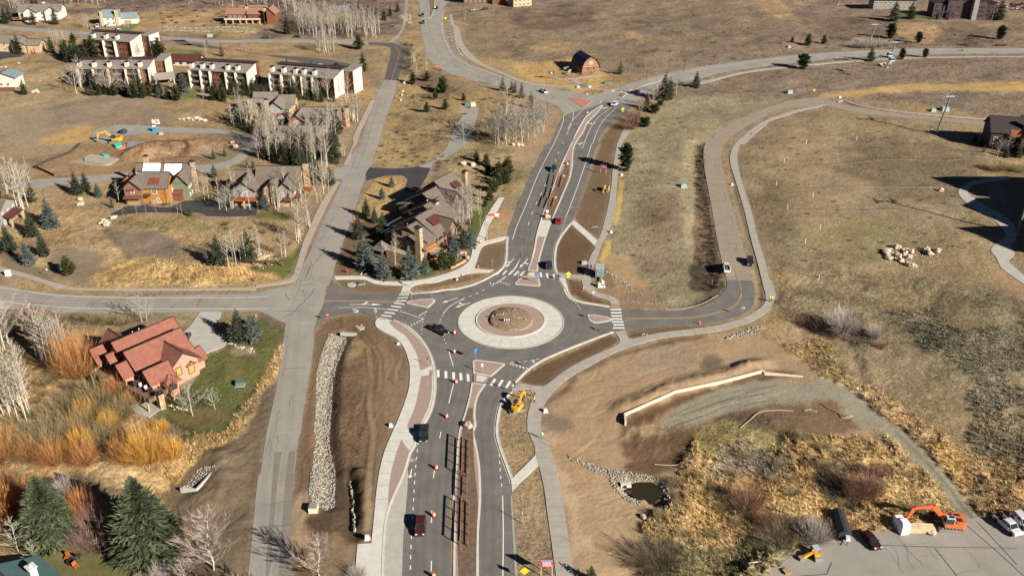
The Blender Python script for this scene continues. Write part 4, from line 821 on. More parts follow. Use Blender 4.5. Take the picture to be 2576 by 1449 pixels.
def bare(n_br,h0,spread,up,tw,seed,stem=.013,col=(.40,.36,.30),lean=.04,wd=.0035,nsub=5,ntw=5,crook=.03):
    "trunk mesh builder + twig arrays for one leafless tree"
    r=np.random.default_rng(seed); b=MB(); pts=[Vector((0,0,-.03))]; d=Vector((r.uniform(-lean,lean),r.uniform(-lean,lean),1))
    for i in range(5): pts.append(pts[-1]+d*.2+Vector((r.uniform(-crook,crook)*.5,r.uniform(-crook,crook)*.5,0)))
    rs=[stem*(1-.17*i) for i in range(6)]; b.path(pts,rs,5)
    V=[];C=[]
    def blade(p,q,w0,c):
        dd=q-p; s=Vector((-dd.y,dd.x,0)); s=s.normalized() if s.length>1e-6 else Vector((1,0,0)); s2=dd.cross(s).normalized()
        for u in (s,s2): V.extend([p+u*w0,p-u*w0,q]); C.extend([c]*3)
    def at(t): t=min(.999,t)*5; i=int(t); return pts[i].lerp(pts[i+1],t-i)
    for k in range(n_br):
        t=h0+(1-h0)*(k+r.random()*.6)/n_br; p=at(t); a=2.399*k+r.uniform(-.5,.5); L=spread*(1.15-t)*r.uniform(.6,1.25)*1.3+.03
        dv=Vector((math.cos(a),math.sin(a),up+r.uniform(-.2,.4))).normalized(); q=p+dv*L; q2=q+(dv+Vector((0,0,.35))).normalized()*L*.5
        b.tube(p,q,stem*.26*(1.15-t),stem*.12,3,caps=False); 
        for j in range(nsub):
            s=.25+.75*(j+r.random()*.5)/nsub; o=p.lerp(q,s) if s<.8 else q.lerp(q2,(s-.8)*4); aa=a+r.uniform(-1.1,1.1); dd=Vector((math.cos(aa),math.sin(aa),up+r.uniform(-.1,.7))).normalized(); l2=L*.5*r.uniform(.6,1.2); e=o+dd*l2
            cc=np.array(col)*r.uniform(.75,1.2); blade(o,e,wd*1.5,cc)
            for m_ in range(ntw):
                o2=o.lerp(e,r.uniform(.15,.95)); a3=aa+r.uniform(-1.2,1.2); d3=Vector((math.cos(a3),math.sin(a3),up+r.uniform(-.3,.8))).normalized()
                blade(o2,o2+d3*l2*tw*r.uniform(.4,1.),wd,np.array(col)*r.uniform(.7,1.25))
    o=b.build('trunk',M_abark); me=o.data; bpy.data.objects.remove(o); V=np.array([tuple(v) for v in V]); f=np.arange(len(V)).reshape(-1,3)
    return (me,meshdata('bare_crown',V,f,M_twig,np.array(C)))
ASP=(.40,.35,.27)
TR['aspen']=[bare(17,.32,.15,1.0,.75,s,col=ASP,stem=.0125,nsub=5,ntw=6,wd=.0024) for s in (1,2,3,4)]
TR['aspenw']=[bare(18,.18,.30,.8,.8,s,col=(.37,.34,.28),nsub=7,ntw=8,wd=.0021,crook=.06) for s in (5,6)]
TR['cotton']=[bare(30,.12,.27,.8,.8,s,stem=.016,col=(.37,.30,.26),nsub=13,ntw=12,wd=.0015,crook=.08) for s in (7,8)]
TR['sapling']=[bare(10,.3,.16,1.0,.7,s,stem=.010,col=(.33,.25,.19),nsub=3,ntw=3,wd=.004) for s in (9,)]
def bush(n,rad,col,col2,seed,wd=.0032,tw=11):
    r=np.random.default_rng(seed); V=[];C=[]
    a=r.uniform(0,6.283,n); tilt=np.sqrt(r.random(n))*1.4; L=r.uniform(.7,1.05,n)*(1-.18*tilt)
    for i in range(n):
        d=np.array([math.cos(a[i])*math.sin(tilt[i])*rad*2,math.sin(a[i])*math.sin(tilt[i])*rad*2,math.cos(tilt[i])+.15]); base=np.array([math.cos(a[i]),math.sin(a[i]),0])*r.uniform(0,rad*.35); tip=base+d*L[i]
        c=np.array(col)*(1-(k:=r.random()))+np.array(col2)*k; c=c*r.uniform(.6,1.3); s=np.array([-math.sin(a[i]),math.cos(a[i]),0])*wd
        V+= [base+s,base-s,tip]; C+=[c*.7]*3
        for j in range(tw):
            t=r.uniform(.25,.95); o=base+(tip-base)*t; dd=d*.25*L[i]+r.normal(0,.09,3)*rad*2; dd[2]=abs(dd[2])+.03; s2=np.cross(dd,[0,0,1.]); s2=s2/(np.linalg.norm(s2)+1e-9)*wd*.8; V+=[o+s2,o-s2,o+dd]; C+=[c*r.uniform(.75,1.3)]*3
    V=np.array(V); return [(None,meshdata('shrub_stems',V,np.arange(len(V)).reshape(-1,3),M_twig,np.array(C)))]
TR['orange']=bush(460,.42,(.52,.245,.085),(.42,.165,.06),1)+bush(460,.42,(.52,.27,.09),(.40,.18,.08),2)
TR['yellow']=bush(480,.44,(.68,.39,.08),(.52,.26,.07),3)+bush(480,.44,(.70,.43,.09),(.55,.26,.08),4)
TR['olive']=bush(240,.5,(.20,.17,.075),(.30,.23,.12),5)+bush(240,.5,(.24,.22,.10),(.28,.20,.12),15)
TR['red']=bush(260,.5,(.24,.10,.065),(.20,.13,.09),6)
TR['mauve']=bush(240,.45,(.26,.17,.14),(.22,.13,.11),7)
TR['greyb']=bush(240,.40,(.42,.37,.33),(.33,.29,.26),8)
TR['darkb']=bush(200,.55,(.12,.09,.06),(.16,.13,.08),9)
TR['juniper']=[(None,meshdata('juniper_foliage',*(lambda q:(q[0],q[1],M_leaf,q[2]))(conifer(8,16,.75,egg,(.09,.10,.035),seed=5,droop=.0,kw=.4,z0=0))))]
NAMES={'spruce':('spruce_tree','spruce'),'blue':('blue_spruce_tree','blue spruce'),'pine':('pine_tree','pine'),'round':('pine_tree','pine'),'slim':('young_spruce_tree','spruce'),'bigspruce':('large_spruce_tree','spruce'),'aspen':('aspen_tree','aspen'),'aspenw':('aspen_tree','aspen'),'cotton':('cottonwood_tree','tree'),'sapling':('sapling','sapling'),
 'orange':('willow_shrub','willow shrub'),'yellow':('willow_shrub','willow shrub'),'olive':('shrub','shrub'),'red':('dogwood_shrub','shrub'),'mauve':('shrub','shrub'),'greyb':('bare_shrub','shrub'),'darkb':('shrub','shrub'),'juniper':('juniper_shrub','juniper')}
DESC={'spruce':'dark green spruce','blue':'blue-green spruce','pine':'olive green pine','round':'round bushy green pine','slim':'slender green spruce','bigspruce':'huge broad green spruce','aspen':'bare white-trunked aspen','aspenw':'leafless spreading aspen','cotton':'leafless wide-crowned pinkish tree','sapling':'thin bare sapling',
 'orange':'rust orange leafless willow shrub','yellow':'bright golden yellow willow shrub','olive':'olive brown leafless shrub','red':'dark red leafless shrub','mauve':'purplish bare shrub','greyb':'pale grey leafless shrub','darkb':'dark brown shrub','juniper':'low green juniper shrub'}
ORD=['first','second','third','fourth','fifth','sixth','seventh','eighth','ninth','tenth','eleventh','twelfth','thirteenth','fourteenth','fifteenth','sixteenth','seventeenth','eighteenth','nineteenth']+[t+u for t in ('twenty','thirty') for u in ('','-first','-second','-third','-fourth','-fifth','-sixth','-seventh','-eighth','-ninth')]
ORD=[o.replace('twenty','twentieth') if o=='twenty' else o.replace('thirty','thirtieth') if o=='thirty' else o for o in ORD]
def T3(s):
    out=[]; k='V'
    for tok in s.split():
        if ':' in tok: k,tok=tok.split(':')
        a=[float(q) for q in tok.split(',')]; x0,y0,s_=REF[k]; px=(x0+a[0]/s_)*.99077; py=(y0+a[1]/s_)*.99077; X,Y=G(px,py)
        if len(a)>2:
            pt=(y0+a[2]/s_)*.99077; v=(724.5-pt)/FOC; dy=math.cos(PITCH)+v*math.sin(PITCH); dz=-math.sin(PITCH)+v*math.cos(PITCH); h=CAMH+Y/dy*dz
        else: h=None
        out.append((X,Y,h,px))
    return out
TREES=[]
def plant(kind,x,y,h,label,group=None,rz=None,wx=1.):
    tk,cr=random.choice(TR[kind]); nm,cat=NAMES[kind]; z=HGT(x,y)-.03
    rz=random.uniform(0,6.28) if rz is None else rz
    if tk is None: r=bpy.data.objects.new(nm,cr); COL.objects.link(r)
    else:
        r=bpy.data.objects.new(nm,None); COL.objects.link(r); r.empty_display_size=.1
        for n_,me in (('trunk',tk),('crown',cr)): c=bpy.data.objects.new(n_,me); COL.objects.link(c); c.parent=r
    r.location=(x,y,z); r.rotation_euler=(0,0,rz); r.scale=(h*wx,h*wx,h*random.uniform(.97,1.03)); tag(r,label,cat,group); return r
def row(kind,s,place,desc=None,wx=1.,group=None):
    "one thing per reference point, each with its own label"
    L=sorted(T3(s),key=lambda a:a[3]); n=len(L); d=desc or DESC[kind]
    for i,(x,y,h,_) in enumerate(L):
        if n==1: lb='%s %s'%(d,place)
        elif n==2: lb='%s of the two, %s %s'%(('left','right')[i],d,place)
        else: lb='%s %s from the left %s'%(ORD[i],d,place) if n<=39 else '%s %s'%(d,place)
        plant(kind,x,y,h,lb,(group or ('%s %s'%(NAMES[kind][1],place))) if n>1 else None,wx=wx)
def colof(me,n):
    a=me.attributes.get('Col')
    if a is None: return np.repeat(np.array([(.44,.40,.34)]),n,0)
    q=np.zeros(n*4,np.float32); a.data.foreach_get('color',q); return q.reshape(-1,4)[:,:3].copy()
def massed(kind,L,label,wx=1.):
    for part,mi in (('trunks',0),('crowns',1)):
        VV=[];FF=[];CC=[];b=0
        for i,(x,y,h,a) in enumerate(L):
            me=TR[kind][i%len(TR[kind])][mi]
            if me is None: continue
            v=np.zeros(len(me.vertices)*3,np.float32); me.vertices.foreach_get('co',v); v=v.reshape(-1,3)*h; c,s_=math.cos(a),math.sin(a)
            v=np.stack([(v[:,0]*c-v[:,1]*s_)*wx+x,(v[:,0]*s_+v[:,1]*c)*wx+y,v[:,2]+HGT(x,y)],1); me.calc_loop_triangles(); f=np.zeros(len(me.loop_triangles)*3,np.int32); me.loop_triangles.foreach_get('vertices',f)
            VV.append(v);FF.append(f.reshape(-1,3)+b); b+=len(v); CC.append(colof(me,len(v))*random.uniform(.85,1.15))
        if VV: npmesh('distant_aspen_grove' if 'aspen' in label else 'distant_brush',np.concatenate(VV),np.concatenate(FF),M_twig,np.concatenate(CC),kind='stuff',label=label)
def grove(kind,s,n,h,place,seed,desc=None,mind=1.6,wx=1.,one=None):
    r=random.Random(seed); poly=W(s); xs=[p[0] for p in poly]; ys=[p[1] for p in poly]; pts=[]; k=0
    while len(pts)<n and k<n*60:
        k+=1; x=r.uniform(min(xs),max(xs)); y=r.uniform(min(ys),max(ys))
        if inpoly(np.array([x]),np.array([y]),poly)[0] and all((x-a)**2+(y-b)**2>mind**2 for a,b in pts): pts.append((x,y))
    g='%s %s'%(DESC[kind],place)
    keep=pts if one is None else sorted(pts,key=lambda p:p[1])[:one]; rest=[p for p in pts if p not in keep]
    keep.sort(key=lambda p:p[0]/(p[1]*.887+55))
    for i,(x,y) in enumerate(keep): plant(kind,x,y,r.uniform(*h),('%s %s from the left %s'%(ORD[i],desc or DESC[kind],place)) if len(keep)<=39 else (desc or g),g,wx=wx)
    if rest: massed(kind,[(x,y,r.uniform(*h),r.uniform(0,6.28)) for x,y in rest],'massed %s further back %s'%(DESC[kind],place),wx)
row('blue','10:515,840,535 290,1210,955','among the spruces beside the left edge house')
row('spruce','10:330,920,650 100,1070,770 450,1130,880','by the left edge house')
row('pine','10:690,1310,1120','alone beside the pale pavement on the left',wx=1.15)
row('spruce','10:780,505,265 870,465,260','beside the lane left of the orange house')
row('blue','10:990,532,380','left of the orange house')
row('slim','10:330,590,330','behind the tall aspens at the left edge')
row('slim','10:1130,645,520 1905,722,560','beside the black driveway of the orange house')
row('spruce','10:2210,1245,930 2500,1185,850','in the aspen clump beside the old road'); row('blue','10:2110,1235,1070','at the foot of the aspen clump by the road')
row('blue','10:2160,345,200','on the lawn behind the two duplexes'); row('slim','10:2490,262,160 2550,262,140','beside the lane behind the grey house')
row('slim','10:2150,152,25 2260,122,15','on the mound inside the lane loop')
row('spruce','11:790,135,-20 500,345,90 745,405,205','right of the grey shingled houses'); row('blue','11:90,655,480','in front of the grey duplex')
row('blue','11:1365,432,310 1270,555,420','in the dry island by the black driveway'); row('slim','11:1445,665,540','in the shade behind the stone chimney building')
row('blue','11:1110,1255,905 1285,1345,1080 1550,1338,1010 1700,1285,1100','in front of the stone chimney building',wx=1.1)
row('pine','11:1880,1255,1045 1960,1235,1085','right of the stone chimney building'); row('blue','11:1990,1135,880 2150,1035,800','behind the brown entrance sign',wx=1.1); row('spruce','11:2080,1075,880','between two blue spruces by the red sign path')
row('pine','11:2390,475,325 2440,405,280 2530,285,110 2460,262,170','in the dry grass right of the central building',wx=1.2)
row('pine','01:1035,495,330','on the bank beside the upper road',wx=1.1); row('spruce','01:1080,718,505','beside the car park of the condominium'); row('pine','01:1880,912,740','in the dry field below the highway bend',wx=1.2)
row('slim','01:2480,915,760 2570,905,790 02:30,935,800 95,985,810 190,1085,905 180,1205,1035 250,1205,1080','beside the highway junction',wx=1.3)
row('spruce','01:880,165,0 1040,185,-10 1130,195,30 1210,175,65 1290,205,75 1350,155,45 1425,115,5','behind the bare aspen grove'); row('spruce','01:315,345,135','beside the drive at the left of the aspen grove')
row('slim','01:85,975,870 310,655,560 770,1025,880 820,960,850 440,1005,880 360,965,850 180,945,850 560,640,600','round the right condominium block')
row('slim','00:310,1240,1150','between the grey shingled houses') if 0 else None
row('slim','i:960,800,560 1260,700,560 2180,1250,800 2110,1180,850','between the grey shingled houses')
row('slim','02:1090,742,570','right of the wooden barn')
row('spruce','02:1530,1005,715 1580,1000,770 1850,882,700 1350,1095,920','in the planting right of the highway crossing'); row('juniper','02:1490,1060,1010 1430,1130,1050 1335,1270,1180','beside the highway crossing planting')
row('round','12:1140,262,-15','big pine beside the footpath by the red board sign',desc='tall dense dark green',wx=.62)
row('pine','03:240,445,380 400,462,330 560,438,340','in the field above the highway',wx=1.1); row('round','03:350,695,540','below the highway on the right',wx=1.0)
row('spruce','03:1030,615,450','beside the highway left of the gondola tower',wx=1.2); row('round','03:1340,598,495 1575,583,490','on the bank between highway and gondola towers',wx=.85)
row('round','03:1230,375,225 1510,425,320 2330,395,262','on the slope above the highway',wx=.95); row('spruce','03:1260,215,-10 1430,205,15 2320,195,-30','beside the dark condominium',wx=1.2); row('blue','03:1700,207,100 1800,207,90','in front of the dark condominium')
row('spruce','00:60,240,60 100,212,70 340,252,85 560,255,75 370,75,-30 330,72,-40 560,82,15','beside the pale house at the top left')
row('spruce','00:195,535,325 250,965,805','beside the tan houses at the left edge'); row('slim','00:350,540,470','in front of the tan house at the left edge')
row('spruce','00:680,635,475 770,605,425 860,605,405','left of the upper condominium block',wx=1.1); row('pine','00:950,595,365 1610,585,355 740,435,325','beside the upper condominium block')
row('slim','00:2085,485,370 2230,562,415','beside the access lane above the condominiums'); row('blue','00:1850,925,700 1600,995,880','between the left and middle condominiums',wx=1.1)
row('pine','00:1690,1005,870 1780,1015,855 1360,995,815 1440,985,835 1500,975,865','in front of the left condominium'); row('slim','00:870,955,850 930,965,800 1000,965,800 1230,965,890','in front of the left condominium block')
row('pine','00:2160,1015,840 2250,1025,885','in front of the middle condominium'); row('slim','00:1320,205,130','right of the blue-roofed house')
row('bigspruce','30:520,1090,430 1490,1215,400','in the bottom left garden',desc='huge broad green spruce')
row('spruce','20:2410,515,205','beside the concrete driveway of the red house',wx=1.25); row('blue','20:2545,525,245','beside the concrete driveway of the red house',wx=1.2)
row('slim','k:745,730,590','in the shade of the dark house at right'); row('slim','32:790,1500,1330','at the bottom edge by the footpath',wx=1.6)
# leafless trees
grove('aspen','20:420,560 700,700 640,790 480,800 330,640',26,(11,15),'left of the red house',3,mind=1.3,one=18)
grove('aspen','20:0,950 300,1050 350,1300 120,1349 -60,1200',28,(11.5,15),'at the left edge below the red house',4,mind=1.3,one=16)
grove('aspenw','20:-60,480 120,560 60,640 -60,600',9,(10,13),'at the left edge beside the west road',5)
row('aspenw','20:90,560,60 1430,352,60 1480,335,130','beside the west road'); row('aspenw','20:1935,1270,900 2160,1215,1000 1840,1200,990','on the lawn of the red house')
row('aspen','10:175,640,130 215,650,150 250,700,170 290,650,180 240,715,300','at the left edge behind the stone chimney house')
row('aspen','10:2250,1240,905 2300,1255,920 2350,1230,890 2380,1240,900 2420,1200,880 2450,1195,870 2480,1200,880 2270,1200,960','in the clump by the timber sign wall')
row('aspen','11:20,1150,840 45,1155,850 35,1140,830','left of the stone garden wall'); row('aspen','11:262,1140,850 290,1135,860 300,1130,870','right of the stone garden wall')
row('aspen','11:405,970,600 425,990,590 440,960,610 450,965,620 420,930,600','beside the pavement of the old road'); row('aspen','11:540,835,460 545,820,480 505,810,590','beside the pavement near the grey duplex')
row('aspenw','11:680,505,175','beside the old road junction'); row('aspen','11:215,685,380 195,650,400 140,560,420 655,580,440','in front of the grey duplex')
row('aspenw','f:1500,710,390 1470,650,440 1560,690,330 1440,670,420','between the black driveways')
row('sapling','f:130,795,690 300,772,600 430,755,610 570,755,600 850,742,580 910,772,600','along the edge of the black driveway',desc='small white-stemmed bare tree')
row('aspen','f:770,645,380 1005,545,290 1110,495,300 1205,425,190 1255,385,240 60,610,290','round the orange and green house')
row('aspen','f:2130,650,330 2190,735,310 2160,700,350 2080,560,340','before the tan stone wall of the grey duplex')
row('aspen','h:1380,565,230 1400,470,230 1410,555,250 1370,500,260','at the right end of the central building'); row('aspen','h:1480,880,560 1395,720,560','beside the footpath right of the central building')
grove('aspen','h:1000,760 1100,800 1250,640 1330,500 1250,420 1100,540 990,640',26,(8.5,11.5),'in the thicket right of the central building',6,mind=.9,one=10)
row('aspen','h:315,1200,780 400,1110,820 330,1140,800','before the tan wall of the central building'); row('darkb','h:380,1320,1190','between the blue spruces in front of the central building')
grove('aspen','i:150,600 480,640 900,780 900,900 600,900 500,820 200,780',15,(11,14),'in front of the grey houses with red porches',7)
grove('aspen','i:900,900 1150,850 1100,1364 850,1364',9,(11,15),'in the gap left of the skylight house',8,mind=1.2)
grove('aspen','i:1600,1150 2050,1050 2150,1364 2100,1600 1500,1600',30,(11,15),'crowded before the skylight house',9,mind=1.,one=18)
grove('aspen','i:2050,850 2200,800 2250,1000 2150,1100',8,(11,15),'beside the tan stone chimney of the maroon house',10,mind=1.)
row('aspen','i:2340,1350,930 2390,1320,940 2560,680,230 2500,560,200 2570,600,190','beside the upper roadside pavement')
grove('aspen','11:100,0 440,10 700,160 600,170 380,120 100,100',16,(11,15),'in the thicket above the grey duplex',11,mind=1.2)
row('aspen','01:970,1220,900 985,1200,910 1000,1230,900 1015,1225,930 1025,1230,910','in a clump beside the upper old road')
row('aspen','11:860,125,-40 885,105,-20','beside the roadside path')
grove('aspen','01:400,340 560,380 1250,395 1300,330 1000,250 700,200 450,230',125,(12,15.5),'in the big bare grove at the top',12,mind=1.7,one=34)
grove('aspen','01:560,530 800,555 800,500 600,500',11,(11,13),'in the clump below the upper road',13,mind=1.)
grove('aspen','00:1500,40 2573,100 2573,10 1500,-60',46,(11,14),'along the top edge behind the red-roofed house',14,mind=2.6,one=0)
grove('aspen','01:0,90 400,200 500,60 800,-20 0,-60',46,(11,14),'behind the grove at the top',15,mind=2.6,one=0)
grove('aspen','00:80,60 250,200 330,230 250,60 200,-20',12,(9,11),'beside the pale house at the top left',16)
grove('aspen','00:650,50 1040,60 1100,10 600,0',26,(10,12),'along the top left edge',17,mind=2.2,one=0)
row('aspenw','00:850,290,140 880,285,150 1260,285,200 1290,280,200 700,225,150','beside the blue-roofed house'); row('aspen','00:540,450,310 570,440,320 600,440,300 640,430,330 690,430,340','left of the upper condominium')
row('aspenw','00:770,948,640 1075,955,700 1120,950,720 1150,960,720 1290,970,790 820,900,740','before the left condominium'); row('aspen','00:1390,600,400 1430,600,380 1470,600,400 1530,570,440 1350,590,420','before the upper condominium')
row('aspen','00:2045,1010,870 2055,1005,880 2365,1005,880 2400,1020,880 2510,950,860','on the condominium lawn'); row('aspenw','00:2070,560,420 2440,520,440 2480,525,440','beside the access lane')
row('aspen','01:240,930,830 270,930,840 620,1000,890 600,1010,880 870,1050,920 860,1060,930','before the right condominium')
row('aspenw','01:2510,1420,880','in the dry grass left of the junction',desc='tallest leafless spreading aspen'); row('aspenw','01:2090,1449,1210 2230,1400,1270 2370,1390,1130 2420,860,740 2430,1449,1250','beside the gravel driveway')
grove('aspenw','V:1235,345 1290,350 1365,300 1370,340 1330,375 1240,378',26,(9,14),'in the thicket left of the junction road',18,one=12)
row('aspenw','02:1410,1072,850 1650,960,740 1300,1172,990 320,1312,1020 1470,1000,850 1515,1005,820 230,1450,1260','beside the junction of highway and north road')
row('aspen','02:1070,735,650 1105,745,660 1145,730,650 1180,730,640 1210,700,630 1350,690,610 1430,680,600','in the bushes right of the barn')
row('aspenw','k:955,815,490 1100,740,380','before the dark house at the right edge'); row('aspen','03:2250,200,40 1740,205,60 1890,200,90 2045,205,70 2370,190,60 560,460,440','round the dark condominium')
row('aspen','01:2100,215,60 2450,110,40 2390,90,0','beside the top buildings')
row('cotton','30:2150,1400,830','in the bottom left beside the road',desc='big leafless pinkish tree'); row('cotton','30:1860,1560,1300','below the big leafless pinkish tree'); row('cotton','31:640,1470,1060','at the bottom beside the drain pond',desc='leafless pale tree')
row('aspenw','30:190,1212,880 350,1300,1100','beside the teal roof in the bottom corner',desc='leafless cream-barked tree'); row('greyb','31:1020,1470,1340','at the bottom by the concrete slab')
row('greyb','30:1620,1500,1340 1400,1500,1420','at the bottom edge in the garden',desc='pale bare bush')
row('cotton','31:250,1900,1520 -100,1950,1500','below the picture beside the old road',desc='bare tree') 
row('orange','20:790,885,430 1110,1070,880','beside the red house',wx=.7); row('orange','20:1200,1050,880 1330,1160,1030','at the deck of the red house')
row('yellow','30:1500,330,0 1750,300,110 20:850,1300,1090','below the patio of the red house',wx=.85)
row('orange','30:560,330,90 1270,310,70 60,260,-60 330,280,60 880,340,120','in the thicket at the left',wx=.85); row('yellow','30:830,200,-20 20:1100,1400,1230 1650,1449,1340 700,1449,1290','in the thicket below the red house',wx=.85)
row('olive','20:1000,1180,900 600,1250,1050 1200,1300,1100 800,1449,1200 30:1050,150,-60 700,100,-100 450,200,-100','in the thicket left of the patio',wx=1.2)
row('olive','20:950,340,250 1100,350,260 1250,360,270 820,300,230 150,450,330 380,500,360','along the west road by the red house',wx=1.3); row('red','20:280,330,170 400,330,160','among the aspens beside the west road')
row('orange','30:870,930,625','between the two huge spruces',wx=.8,desc='round rust brown shrub'); row('mauve','30:1010,1135,765','right of the rust brown shrub',wx=.9,desc='tall reddish grey vase-shaped shrub'); row('orange','30:30,870,470','at the left edge in the garden'); row('greyb','30:690,700,480','in the shade of the huge spruce')
row('red','32:2370,795,520 33:930,690,430 1130,480,330','in the marsh',wx=.8); row('mauve','33:1020,660,430','in the marsh',wx=.7); row('red','32:2540,960,830 33:480,1000,870','at the edge of the marsh')
row('greyb','33:420,1100,900 500,1110,910','beside the black trailer'); row('pine','33:350,1060,940','beside the parking yard trailer',wx=1.3)
row('greyb','23:740,450,180 1070,505,360 880,450,380','by the dark ditch in the field'); row('red','23:360,370,290 520,410,330 1130,590,530','along the ditch in the field',wx=1.4)
row('greyb','03:880,480,380 960,485,370 1040,480,370 1120,470,380 1190,460,390','in the pale thicket above the highway'); row('red','03:1990,455,405 2370,460,425 2300,460,430','beside the highway on the right',wx=1.5)
row('red','02:1180,1300,1180 1215,1230,1130 1250,1180,1100','beside the spur footpath',wx=1.2); row('mauve','02:1790,870,820 1690,860,810 1480,1000,930 1560,1010,950','in the highway crossing planting',wx=1.5)
row('olive','13:2300,250,150 2420,240,160 2520,250,180 2180,230,170','before the dark house on the right',wx=1.3)
row('darkb','33:60,1150,1000 150,1060,930 32:1400,1330,1130 1500,1360,1180 33:330,1130,1030','round the corner of the parking yard',wx=1.3)
grove('olive','V:1740,1100 1990,1090 2200,1140 2330,1200 2400,1320 2200,1340 2000,1360 1640,1370 1640,1300',26,(1.2,2.2),'scattered through the marsh',19,mind=4,wx=1.2)
grove('olive','V:650,440 700,400 680,350 760,300 860,330 870,400 760,440',10,(1,2),'in the undergrowth by the grey houses',20,mind=3)
grove('mauve','V:150,10 1000,5 1000,70 150,60',90,(1.2,2.2),'on the purple brown hillside at the top',21,mind=5,wx=1.4,one=0)
grove('darkb','12:1850,100 1920,100 1960,500 2060,950 2110,1250 2130,1449 1880,1449 1900,900 1860,500',50,(.7,1.6),'filling the ditch beside the east road',51,mind=1.6,one=0)
row('sapling','d:1310,755,700 1355,985,920 1365,1140,1060 1145,160,80 1160,215,130','beside the right footpath',wx=1.); row('sapling','t'.replace('t','d')+':870,950,820 c:45,720,590 c:765,740,640','beside the pavement by the road',wx=1.)
row('sapling','V:1160,1120,1100 1162,1200,1180 1164,1260,1240 1160,1330,1310 1161,1390,1372','in the median between the rail panels')
row('spruce','i:900,1400,950 1660,1500,950 1600,1450,1020 2160,1450,800 2060,1400,900 1300,1420,1180','standing in the thicket of the shingled houses',wx=1.1)
row('spruce','11:330,230,-40 420,250,0 560,330,110 620,380,150','rising above the grey duplex roof',wx=1.1)
row('pine','11:2350,560,430 2300,620,540','beside the old footpath east of the central building')
grove('aspen','h:930,760 1080,980 1240,760 1340,600 1300,430 1180,420 1050,560',26,(7.5,10),'crowding the east side of the central building',31,mind=.9,one=0)
row('blue','h:1050,1090,850 1290,960,760','in the thicket east of the central building',wx=1.1); row('spruce','h:1180,960,740 1120,760,600','in the thicket east of the central building',wx=1.1)
grove('darkb','h:940,700 1080,950 1300,800 1340,560 1200,480',14,(1.2,2),'under the aspens east of the central building',32,mind=1.2,one=0)
grove('aspen','00:760,760 1500,800 1500,930 800,930',16,(10,14),'scattered before the left condominium',33,mind=2.5,one=0)
grove('pine','00:850,900 1520,900 1520,980 900,960',9,(4,7),'lining the front of the left condominium',34,mind=2.5)
grove('spruce','01:-40,900 330,950 760,980 800,1040 300,1000 -40,960',10,(4,7),'along the front of the right condominium',35,mind=3)
grove('spruce','i:-60,40 700,60 1450,150 1500,220 700,120 0,160',7,(4,7),'behind the grey shingled houses',36,mind=3)
grove('aspen','i:700,900 1100,900 1150,1364 1450,1500 700,1449',22,(11,15),'in the dense thicket of the shingled houses',37,mind=1.1,one=0)
grove('darkb','i:100,700 900,850 1100,1300 2100,1364 2100,1100 1100,1150 900,700',26,(1.,1.8),'under the trees of the shingled houses',38,mind=1.6,one=0)
grove('spruce','11:60,60 420,60 650,150 560,230 380,160 60,160',9,(5,9),'in the thicket above the grey duplex',39,mind=2)
grove('aspen','11:560,440 760,300 780,420 700,560 560,620',9,(8,11),'right of the grey duplex by the pavement',40,mind=1.6)
grove('darkb','01:1490,440 1600,430 1590,600 1520,760 1480,740',14,(1.5,3),'in the dark ditch beside the upper road bend',41,mind=2,one=0)
grove('aspen','10:60,380 330,380 330,520 60,520',9,(8,12),'behind the stone chimney house at left',42,mind=2)
grove('darkb','V:560,560 700,580 740,640 640,690 520,680',14,(1,1.8),'under the aspen clump by the pavement',43,mind=2,one=0)
grove('olive','20:430,900 900,1000 1000,1250 500,1400 60,1380 300,1100',16,(1.5,2.6),'in the thicket left of the red house',44,mind=2.4,one=0)
grove('aspen','00:500,380 700,380 720,500 520,480',8,(7,9),'left of the uppermost condominium',45,mind=1.8)
grove('spruce','i:250,430 1200,430 1300,760 2250,700 2300,1500 1300,1600 800,1100 200,620',16,(6,11),'among the shingled houses',52,mind=3.2)
grove('darkb','i:-100,200 1500,300 2300,500 2300,1200 100,800',40,(1,2.2),'in the undergrowth of the shingled houses',53,mind=2,one=0)
grove('spruce','00:480,480 900,620 830,700 560,600',8,(8,13),'left of the upper condominium by the meadow',54,mind=3)
grove('spruce','00:820,880 1900,900 1900,1000 900,1000',10,(6,11),'before the left condominium entrance',55,mind=3.5); grove('spruce','00:1930,930 2573,960 01:500,1010 100,1010',9,(5,10),'before the middle condominiums',56,mind=4)
grove('aspen','01:150,990 500,1010 900,1050 950,980 860,960 300,960',16,(10,14),'before the right condominium front',57,mind=2,one=8)
grove('spruce','11:-250,500 300,420 520,460 450,640 -200,640',6,(5,9),'around the grey duplex',58,mind=3.5)
grove('aspen','f:1050,560 1500,420 2450,560 2560,300 2500,700 1400,720',14,(9,13),'close round the grey duplex',59,mind=2)
grove('darkb','f:0,560 1250,600 2500,640 2550,300 2300,760 100,740',24,(.8,1.5),'along the duplex gardens',60,mind=1.6,one=0)
grove('pine','01:1520,650 2100,820 2250,1100 1600,1250 1480,900',7,(4,8),'scattered over the wedge between the two roads',61,mind=7)
grove('darkb','01:1480,450 2000,800 2500,950 2573,1400 1300,1440 1450,900',70,(.8,1.8),'over the wedge between the two roads',62,mind=3,one=0)
grove('aspen','01:1560,600 1720,640 1720,760 1560,740',7,(7,10),'beside the red construction sign',63,mind=2)
grove('darkb','11:1250,20 2573,150 2573,560 2200,420 1750,250 1250,220',50,(.7,1.5),'in the dry grass east of the driveway',64,mind=2.5,one=0)
grove('pine','11:2050,60 2573,200 2540,420 2300,300',6,(4,7),'in the dry grass above the central building',65,mind=5)
grove('spruce','h:-120,520 200,620 180,900 -60,1200 -200,1000',5,(5,10),'in the shade west of the central building',66,mind=4)
